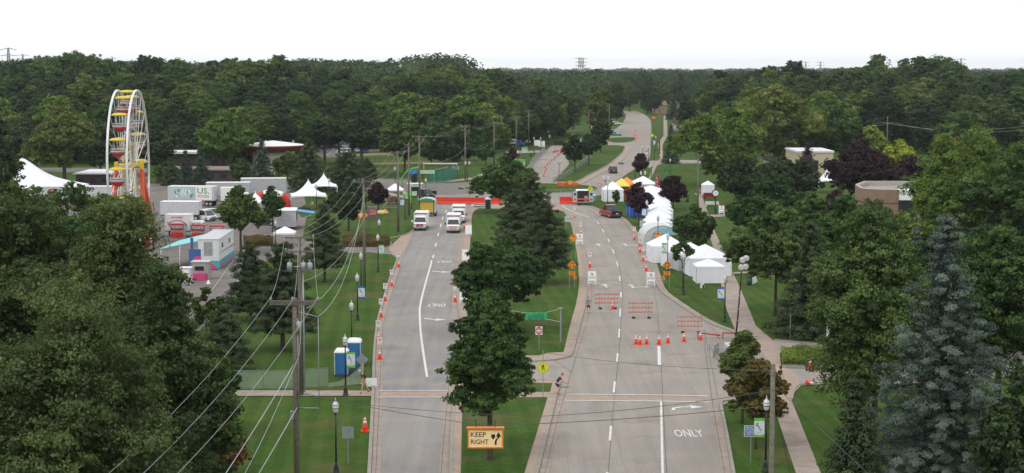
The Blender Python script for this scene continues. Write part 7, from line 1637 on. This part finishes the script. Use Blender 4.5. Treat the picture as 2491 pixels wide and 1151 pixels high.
def flat_building(name, label, u0, u1, vb, h, depth, wm, roofm, windows=0, fascia=.45, over=.5, wz=None, door=True):
    a, b = G(u0, vb), G(u1, vb); W = b.x - a.x; t = thing(name, label, "building", ((a.x + b.x) / 2, a.y, 0)); wl = MB().box(0, depth / 2, h / 2, W, depth, h).build("wall", t, [wm])
    MB().box(0, depth / 2, h + fascia / 2, W + over * 2, depth + over * 2, fascia).build("roof", t, [roofm])
    for k in range(windows): x = -W / 2 + W * (k + .5) / windows; f = MB().box(x, -.03, wz or h * .55, W / windows * .55, .08, h * .35).build("window", t, [GREYM]); MB().box(x, -.08, wz or h * .55, W / windows * .48, .04, h * .3).build("pane", f, [GLASSD])
    if door: MB().box(W * .3, -.05, 1.05, 1.0, .08, 2.1).build("door", t, [GREYM])
    return t
flat_building("low_building", "low dark brick building behind the left of the ferris wheel", 185, 268, 456, 2.9, 14, BRD, ROOFW, 3, .25)
b = flat_building("low_building", "dark brick pavilion behind the pair of spruces", 380, 560, 446, 2.9, 12, BRD, mat("roof_grey_brown", srgb(120, 112, 104), .8), 6, .3)
flat_building("park_shelter", "long white flat canopy behind the pair of spruces", 394, 540, 418, 4.6, 8, BRD, ROOFW, 4, .5, 1.0)
t = flat_building("bus", "white and teal bus like trailer beyond the white canopies", 438, 502, 404, 3.0, 4, mat("bus_teal", srgb(110, 150, 156), .5), ROOFW, 5, .2, .1, door=False); t['category'] = "trailer"
flat_building("cream_building", "cream commercial building left of the purple beech", 1938, 2026, 440, 6.6, 16, CRM, ROOFW, 3, .4, .2)
t = flat_building("small_house", "small shop with tan wall under the olive tree", 1868, 1905, 425, 3.4, 8, CRM, BRD, 2, .8, .3)


def house(label, u, vb, w, h, wm, rm, d=9):
    g = G(u, vb); t = thing("house", label, "house", (g.x, g.y, 0)); MB().box(0, d / 2, h / 2, w, d, h).build("wall", t, [wm])
    mb = MB(); mb.loft([[(-w / 2 - .4, -.4, h), (w / 2 + .4, -.4, h), (w / 2 + .4, d + .4, h), (-w / 2 - .4, d + .4, h)], [(-w / 2, d / 2 - .05, h + 2.6), (w / 2, d / 2 - .05, h + 2.6), (w / 2, d / 2 + .05, h + 2.6), (-w / 2, d / 2 + .05, h + 2.6)]]); rf = mb.build("roof", t, [rm]); MB().box(w * .2, d * .6, h + 2.8, .8, .8, 1.6).build("chimney", rf, [BRD])
    for x in (-w * .28, w * .28): f = MB().box(x, -.03, h * .55, 1.6, .08, 1.2).build("window", t, [WHITE]); MB().box(x, -.08, h * .55, 1.4, .04, 1.0).build("pane", f, [GLASSD])
    MB().box(0, -.04, 1.05, 1.0, .06, 2.1).build("door", t, [GREYM]); return t
TAN = mat("house_tan", srgb(146, 116, 92), .8); house("tan gabled house at the bend at the end of the road", 1605, 277, 8.0, 5.0, TAN, mat("roof_tan", srgb(128, 104, 86), .85)); house("grey roofed white house right of the distant spruce", 1672, 288, 11, 4, OFFW, mat("roof_blue_grey", srgb(84, 92, 104), .8)); house("small white sided house with brown roof beside the far verge walk", 1662, 318, 8, 3.0, OFFW, BRD, 7)
# curved brick building on the right
Yq = 262.0; xq = (2178 - CX) / FPX * Yq; t = thing("brick_building", "curved brown brick building with a pale flat roof among the right trees", "building", (xq, Yq, 0)); H1 = 6.9
arc = [(-5.0 + 0.0, 3.0), (-5.0, .6), (-4.6, -.6), (-3.6, -1.5), (-2.0, -2.2), (0, -2.6)]; foot = arc + [(10, -2.6), (10, 18), (-1.0, 18), (-4.2, 10)]
mb = MB(); mb.prism(foot, 0, H1 - .7); w_ = mb.build("wall", t, [BRK]); mb = MB()
o_ = foot; n = len(o_); inn = [(x * .93 + .2, (y - 4) * .93 + 4.1) for x, y in o_]
for k in range(n):
    j = (k + 1) % n
    if k == 5: continue
    for q in ((o_[k], o_[j], 0, 1),): mb.poly([(o_[k][0], o_[k][1], H1 - .7), (o_[j][0], o_[j][1], H1 - .7), (o_[j][0], o_[j][1], H1 + .1), (o_[k][0], o_[k][1], H1 + .1)]); mb.poly([(inn[j][0], inn[j][1], H1 - .7), (inn[k][0], inn[k][1], H1 - .7), (inn[k][0], inn[k][1], H1 + .1), (inn[j][0], inn[j][1], H1 + .1)], 1); mb.poly([(o_[k][0], o_[k][1], H1 + .1), (o_[j][0], o_[j][1], H1 + .1), (inn[j][0], inn[j][1], H1 + .1), (inn[k][0], inn[k][1], H1 + .1)], 1)
mb.build("parapet", t, [BRK, mat("parapet_pale", (.36, .34, .32), .7)]); mb = MB(); mb.poly([(x, y, H1 - .65) for x, y in inn]); mb.build("roof", t, [mat("roof_gravel", srgb(150, 145, 141), .9)])
ribp = MB(); [ribp.poly([(p[0] * 1.004, p[1] * 1.004 - .01, z), (q[0] * 1.004, q[1] * 1.004 - .01, z), (q[0] * 1.004, q[1] * 1.004 - .01, z + .22), (p[0] * 1.004, p[1] * 1.004 - .01, z + .22)]) for z in (H1 - 2.2, H1 - 4.4) for p, q in zip(arc, arc[1:])]; ribp.build("red_brick_band", w_, [mat("brick_red", srgb(116, 62, 54), .85)])
MB().box(2.2, -2.0, H1 - .7, 4.2, 2.4, 1.6).build("white_fascia", t, [WHITE]); MB().box(1.2, -2.75, H1 - 3.4, 2.2, .4, 3.6).build("dark_entrance", t, [GLASSD]); MB().box(4.2, -2.9, 2.6, 3.4, .6, 5.0).build("brick_pier", t, [BRK])
for x in (5.5, 8.0): MB().box(x, -2.7, 3.5, 1.4, .15, 1.6).build("window", t, [GLASSD])
# pylons
def pylon(label, u, vt, d, w=None, arms=3, lattice=True):
    top = DP(u, vt, d); t = thing("pylon", label, "pylon", (top.x, d, 0)); H = top.z; mb = MB(); b = H * .09
    for sx in (-1, 1):
        for sy in (-1, 1): mb.tube([(sx * b, sy * b, 0), (sx * b * .35, sy * b * .35, H * .6), (sx * b * .1, sy * b * .1, H)], .35, 4)
    for k in range(8): z0, z1 = H * k / 8, H * (k + 1) / 8; mb.tube([(-b * (1 - k / 9), 0, z0), (b * (1 - (k + 1) / 9), 0, z1)], .2, 4); mb.tube([(b * (1 - k / 9), 0, z0), (-b * (1 - (k + 1) / 9), 0, z1)], .2, 4)
    mb.build("lattice_tower", t, [STEEL])
    for k in range(arms): z = H * (.72 + .12 * k); MB().tube([(-H * .16, 0, z), (0, 0, z + H * .03), (H * .16, 0, z)], .3, 4).build("crossarm", t, [STEEL])
for lb, u, vt, d in (("thin radio pole on the skyline at the far left", 20, 116, 1400), ("distant pylon on the left skyline", 55, 132, 1900), ("first of three close masts on the skyline above the median", 1409, 140, 2300), ("second of three close masts on the skyline above the median", 1414, 140, 2340), ("third of three close masts on the skyline above the median", 1419, 141, 2380), ("left of the two pale pylons right of the road", 1960, 150, 2400), ("right of the two pale pylons right of the road", 1996, 150, 2400), ("pylon on the skyline near the right edge", 2338, 142, 1900), ("tiny pylon above the centre left woods", 768, 140, 2300)): pylon(lb, u, vt, d)
# ------------------------------------------------------------------ people
SKIN = mat("skin", srgb(196, 150, 124), .6, var=.05); HAIRD = mat("hair_dark", srgb(40, 30, 26), .8); HAIRL = mat("hair_brown", srgb(92, 66, 46), .8)
def skin_obj(name, chains, root, parent, m, sub=1):
    """one continuous surface grown over a skeleton: chains of (key, point, radius) sharing keys"""
    idx, V, R_, E = {}, [], [], []
    for ch in chains:
        prev = None
        for k, p, r in ch:
            if k not in idx: idx[k] = len(V); V.append(p); R_.append(r)
            if prev is not None: E.append((prev, idx[k]))
            prev = idx[k]
    me = bpy.data.meshes.new(name); me.from_pydata(V, E, []); o = bpy.data.objects.new(name, me); C.objects.link(o); me.materials.append(m)
    md = o.modifiers.new("skin", 'SKIN'); md.use_smooth_shade = True
    for i, r in enumerate(R_): me.skin_vertices[0].data[i].radius = (r, r)
    me.skin_vertices[0].data[idx[root]].use_root = True
    s = o.modifiers.new("sub", 'SUBSURF'); s.levels = sub; s.render_levels = sub
    o.parent = parent; return o
def person(label, loc, rz, J, shirt, shorts, hair, cap=None, pack=None, shoe=None, h=1.0):
    t = thing("person", label, "person", loc, rz); t.scale = (h,) * 3; v = lambda k: Vector(J[k])
    mid = lambda a, b, f=.5: tuple(v(a).lerp(v(b), f))
    ch = [[("pel", J['pelvis'], .105), ("spine", mid('pelvis', 'chest'), .10), ("chest", J['chest'], .125), ("neck", J['neck'], .05), ("jaw", mid('neck', 'head', .55), .065), ("head", J['head'], .088), ("crown", tuple(v('head') + (v('head') - v('neck')).normalized() * .07), .066)]]
    nose = tuple(v('head') + Vector(J.get('face', (0, -1, 0))) * .095 + Vector((0, 0, -.02))); ch.append([("head", J['head'], .088), ("nose", nose, .016)])
    for s in 'LR':
        sh, el, wr = 'sh' + s, 'el' + s, 'wr' + s
        ch.append([("chest", J['chest'], .125), (sh, J[sh], .062), ("ua" + s, mid(sh, el), .047), (el, J[el], .038), ("fa" + s, mid(el, wr), .036), (wr, J[wr], .025)])
        d = (v(wr) - v(el)).normalized(); side = Vector(J.get('palm' + s, (0, 1, 0))); side = (side - d * side.dot(d)).normalized(); palm = v(wr) + d * .06
        ch.append([(wr, J[wr], .025), ("palm" + s, tuple(palm), .028)]); nrm = d.cross(side).normalized()
        for f, (o_, ln) in enumerate(((-.030, .062), (-.010, .074), (.010, .070), (.030, .055))):
            b0 = palm + side * o_ + d * .028; ch.append([("palm" + s, tuple(palm), .028), ("f%s%da" % (s, f), tuple(b0), .0095), ("f%s%db" % (s, f), tuple(b0 + d * ln * .55 + nrm * .008), .0085), ("f%s%dc" % (s, f), tuple(b0 + d * ln * .9 + nrm * .028), .0075)])
        ch.append([("palm" + s, tuple(palm), .028), ("t%sa" % s, tuple(palm - side * .038 - d * .01), .011), ("t%sb" % s, tuple(palm - side * .052 + d * .03), .009)])
        hp, kn, an, toe = 'hip' + s, 'kn' + s, 'an' + s, 'toe' + s
        ch.append([("pel", J['pelvis'], .105), (hp, J[hp], .088), ("th" + s, mid(hp, kn), .074), (kn, J[kn], .052), ("ca" + s, mid(kn, an, .4), .050), (an, J[an], .034), (toe, J[toe], .03)])
    skin_obj("body", ch, "pel", t, SKIN)
    # shirt, shorts, shoes
    c = [[("pel", tuple(v('pelvis') + Vector((0, 0, .02))), .125), ("spine", mid('pelvis', 'chest'), .125), ("chest", J['chest'], .145), ("nk", mid('chest', 'neck', .6), .075)]]
    for s in 'LR': c.append([("chest", J['chest'], .145), ('sh' + s, J['sh' + s], .075), ("sl" + s, mid('sh' + s, 'el' + s, .55), .062)])
    skin_obj("shirt", c, "pel", t, shirt)
    c = [[("w", tuple(v('pelvis') + Vector((0, 0, .05))), .12), ("pel", J['pelvis'], .128)]]
    for s in 'LR': c.append([("pel", J['pelvis'], .128), ('hip' + s, J['hip' + s], .105), ("k" + s, mid('hip' + s, 'kn' + s, .8), .082)])
    skin_obj("shorts", c, "pel", t, shorts)
    for s in 'LR':
        a, b = v('an' + s), v('toe' + s); skin_obj("shoe", [[("h", tuple(a.lerp(b, -.25) + Vector((0, 0, -.03))), .043), ("m", tuple(a.lerp(b, .5) + Vector((0, 0, -.015))), .045), ("t", tuple(b), .036)]], "m", t, shoe or RUBBER)
    hd = v('head'); up = (v('head') - v('neck')).normalized(); fc = Vector(J.get('face', (0, -1, 0)))
    for s in (-1, 1):
        sd = fc.cross(up).normalized() * s; MB().lathe([(.002, -.03), (.016, -.015), (.018, .01), (.004, .03)], 8, 0, tuple(hd + sd * .085)).build("ear", t, [SKIN]); e = hd + fc * .078 + sd * .032 + up * .012; MB().lathe([(.002, -.008), (.010, 0), (.002, .008)], 8, 0, tuple(e)).build("eye", t, [INK])
    mo = hd + fc * .082 - up * .055; MB().box(mo.x, mo.y, mo.z, .04, .02, .010).build("mouth", t, [mat("lips", srgb(150, 84, 78), .6)])
    skin_obj("hair", [[("a", tuple(hd - fc * .035 - up * .03), .075), ("b", tuple(hd - fc * .02 + up * .055), .082)]], "a", t, hair)
    if cap: skin_obj("cap", [[("a", tuple(hd + up * .055), .098), ("b", tuple(hd + up * .085), .075)], [("a", tuple(hd + up * .055), .098), ("c", tuple(hd + up * .05 + fc * .15), .03)]], "a", t, cap)
    if pack: skin_obj("backpack", [[("a", tuple(v('chest') - fc * .19 + Vector((0, 0, -.16))), .12), ("b", tuple(v('chest') - fc * .19 + Vector((0, 0, .08))), .11)]], "a", t, pack)
    return t
def stand(lean=0.0, strideL=.16, strideR=-.20, armL=.08, armR=-.08, headf=0.0):
    """facing -y; positive stride = that leg forward"""
    J = dict(pelvis=(0, 0, .95), chest=(0, -lean * .40, 1.32), neck=(0, -lean * .52, 1.50), head=(0, -lean * .62 - headf, 1.655), face=(0, -1, -.05))
    for s, x, st, ar in (('L', .1, strideL, armL), ('R', -.1, strideR, armR)):
        J['hip' + s] = (x, 0, .88); J['kn' + s] = (x, -st * .55 - (.05 if st > 0 else .0), .50); J['an' + s] = (x, -st - (.0 if st > 0 else -.06), .09 if st > 0 else .13); J['toe' + s] = (x * 1.1, -st - .15 + (0 if st > 0 else .08), .035 if st > 0 else .05)
        k = 1 if x > 0 else -1; J['sh' + s] = (k * .19, -lean * .44, 1.42); J['el' + s] = (k * .25, -lean * .40 - ar * .6, 1.14); J['wr' + s] = (k * .26, -lean * .40 - ar * 1.8, .90); J['palm' + s] = (0, 1, 0)
    return J
GRYS = mat("shirt_grey", srgb(128, 130, 140), .8); BLKS = mat("shorts_black", srgb(24, 24, 28), .8); NAVY = mat("shirt_navy", srgb(52, 54, 92), .8); REDC = mat("cap_red", srgb(214, 66, 64), .7); DGS = mat("shirt_dark_green", srgb(46, 58, 54), .8); KHK = mat("shorts_khaki", srgb(158, 144, 128), .8)
g = G(1431, 763); person("person in grey shirt and black shorts walking away up the right road", (g.x, g.y, .02), PI, stand(.05), GRYS, BLKS, HAIRD, h=1.02)
g = G(887, 958); person("person with white cap and dark shirt walking on the left crossing", (g.x, g.y, .06), -1.1, stand(.42, .30, -.34, .1, -.05, .06), DGS, KHK, HAIRD, cap=WHITE, pack=mat("pack_dark", srgb(40, 46, 46), .8), h=1.06)
J = stand(.5, .24, -.12, .35, .30, .10); J['pelvis'] = (0, .12, .86); 
for s, x in (('L', .09), ('R', -.09)): J['hip' + s] = (x, .12, .80); J['wr' + s] = (x * 1.4, -.62, .86); J['el' + s] = (x * 2.4, -.36, .98)
J['knL'] = (.10, -.22, .52); J['anL'] = (.1, -.04, .09); J['toeL'] = (.1, -.2, .035); J['knR'] = (-.1, -.10, .46); J['anR'] = (-.1, .06, .09); J['toeR'] = (-.1, -.10, .035); J['chest'] = (0, -.14, 1.20); J['neck'] = (0, -.22, 1.36); J['head'] = (0, -.30, 1.50); J['face'] = (0, -.8, -.6)
for s, k in (('L', 1), ('R', -1)): J['sh' + s] = (k * .18, -.16, 1.29)
g = G(1357, 962); person("person in red cap and navy vest bending forward at the median kerb", (g.x, g.y, .12), PI / 2 + .05, J, NAVY, mat("shorts_purple_navy", srgb(60, 46, 66), .8), HAIRL, cap=REDC, shoe=mat("shoe_grey", srgb(120, 126, 134), .7), h=1.04)
g = G(1371, 943); t = thing("metal_bar", "grey metal bar lying on the road before the bending person", "bar", (g.x, g.y, .03), 0); MB().box(.1, 0, .05, .75, .12, .09).build("bar", t, [STEEL]); MB().tube([(-.25, 0, .08), (-.45, 0, .55)], .025, 6).build("handle", t, [STEEL])
g = G(1784, 925); person("person in fluorescent yellow vest hidden behind the rusty maple", (g.x, g.y, .06), .5, stand(.1), YELLOWS, BLKS, HAIRD)
g = G(1893, 946); person("person in dark clothes standing behind the right utility pole", (g.x + .1, g.y, .07), .8, stand(.1, .1, -.08), BLKS, BLKS, HAIRD, cap=INK, h=1.0)
for i, (u, v, lb, sh) in enumerate(((1698, 476, "person in pale shirt near the street clock walk", OFFW), (1703, 480, "person in tan shirt on the walk beyond the clock", KHK), (1393, 486, "person in blue shirt behind the right red barrier", BLUP), (760, 512, "person in white shirt sitting by the frame tents", OFFW))):
    g = G(u, v); person(lb, (g.x, g.y, .05), i * 1.3, stand(.05, .1, -.1), sh, BLKS, HAIRD)
# ------------------------------------------------------------------ haze
HZ = 0.00006
mb = MB(); mb.box(0, 4000, 34, 14000, 8600, 70 + 2)
hz = mb.build("haze", None, [None]); hm = bpy.data.materials.new("haze_air"); hm.use_nodes = True; hn = hm.node_tree; hn.nodes.clear()
ho = hn.nodes.new("ShaderNodeOutputMaterial"); hv = hn.nodes.new("ShaderNodeVolumePrincipled")
hv.inputs['Color'].default_value = (.88, .95, 1.0, 1); hv.inputs['Density'].default_value = HZ; hv.inputs['Anisotropy'].default_value = .1
hn.links.new(hv.outputs[0], ho.inputs['Volume']); hz.data.materials.clear(); hz.data.materials.append(hm); hz['kind'] = 'stuff'
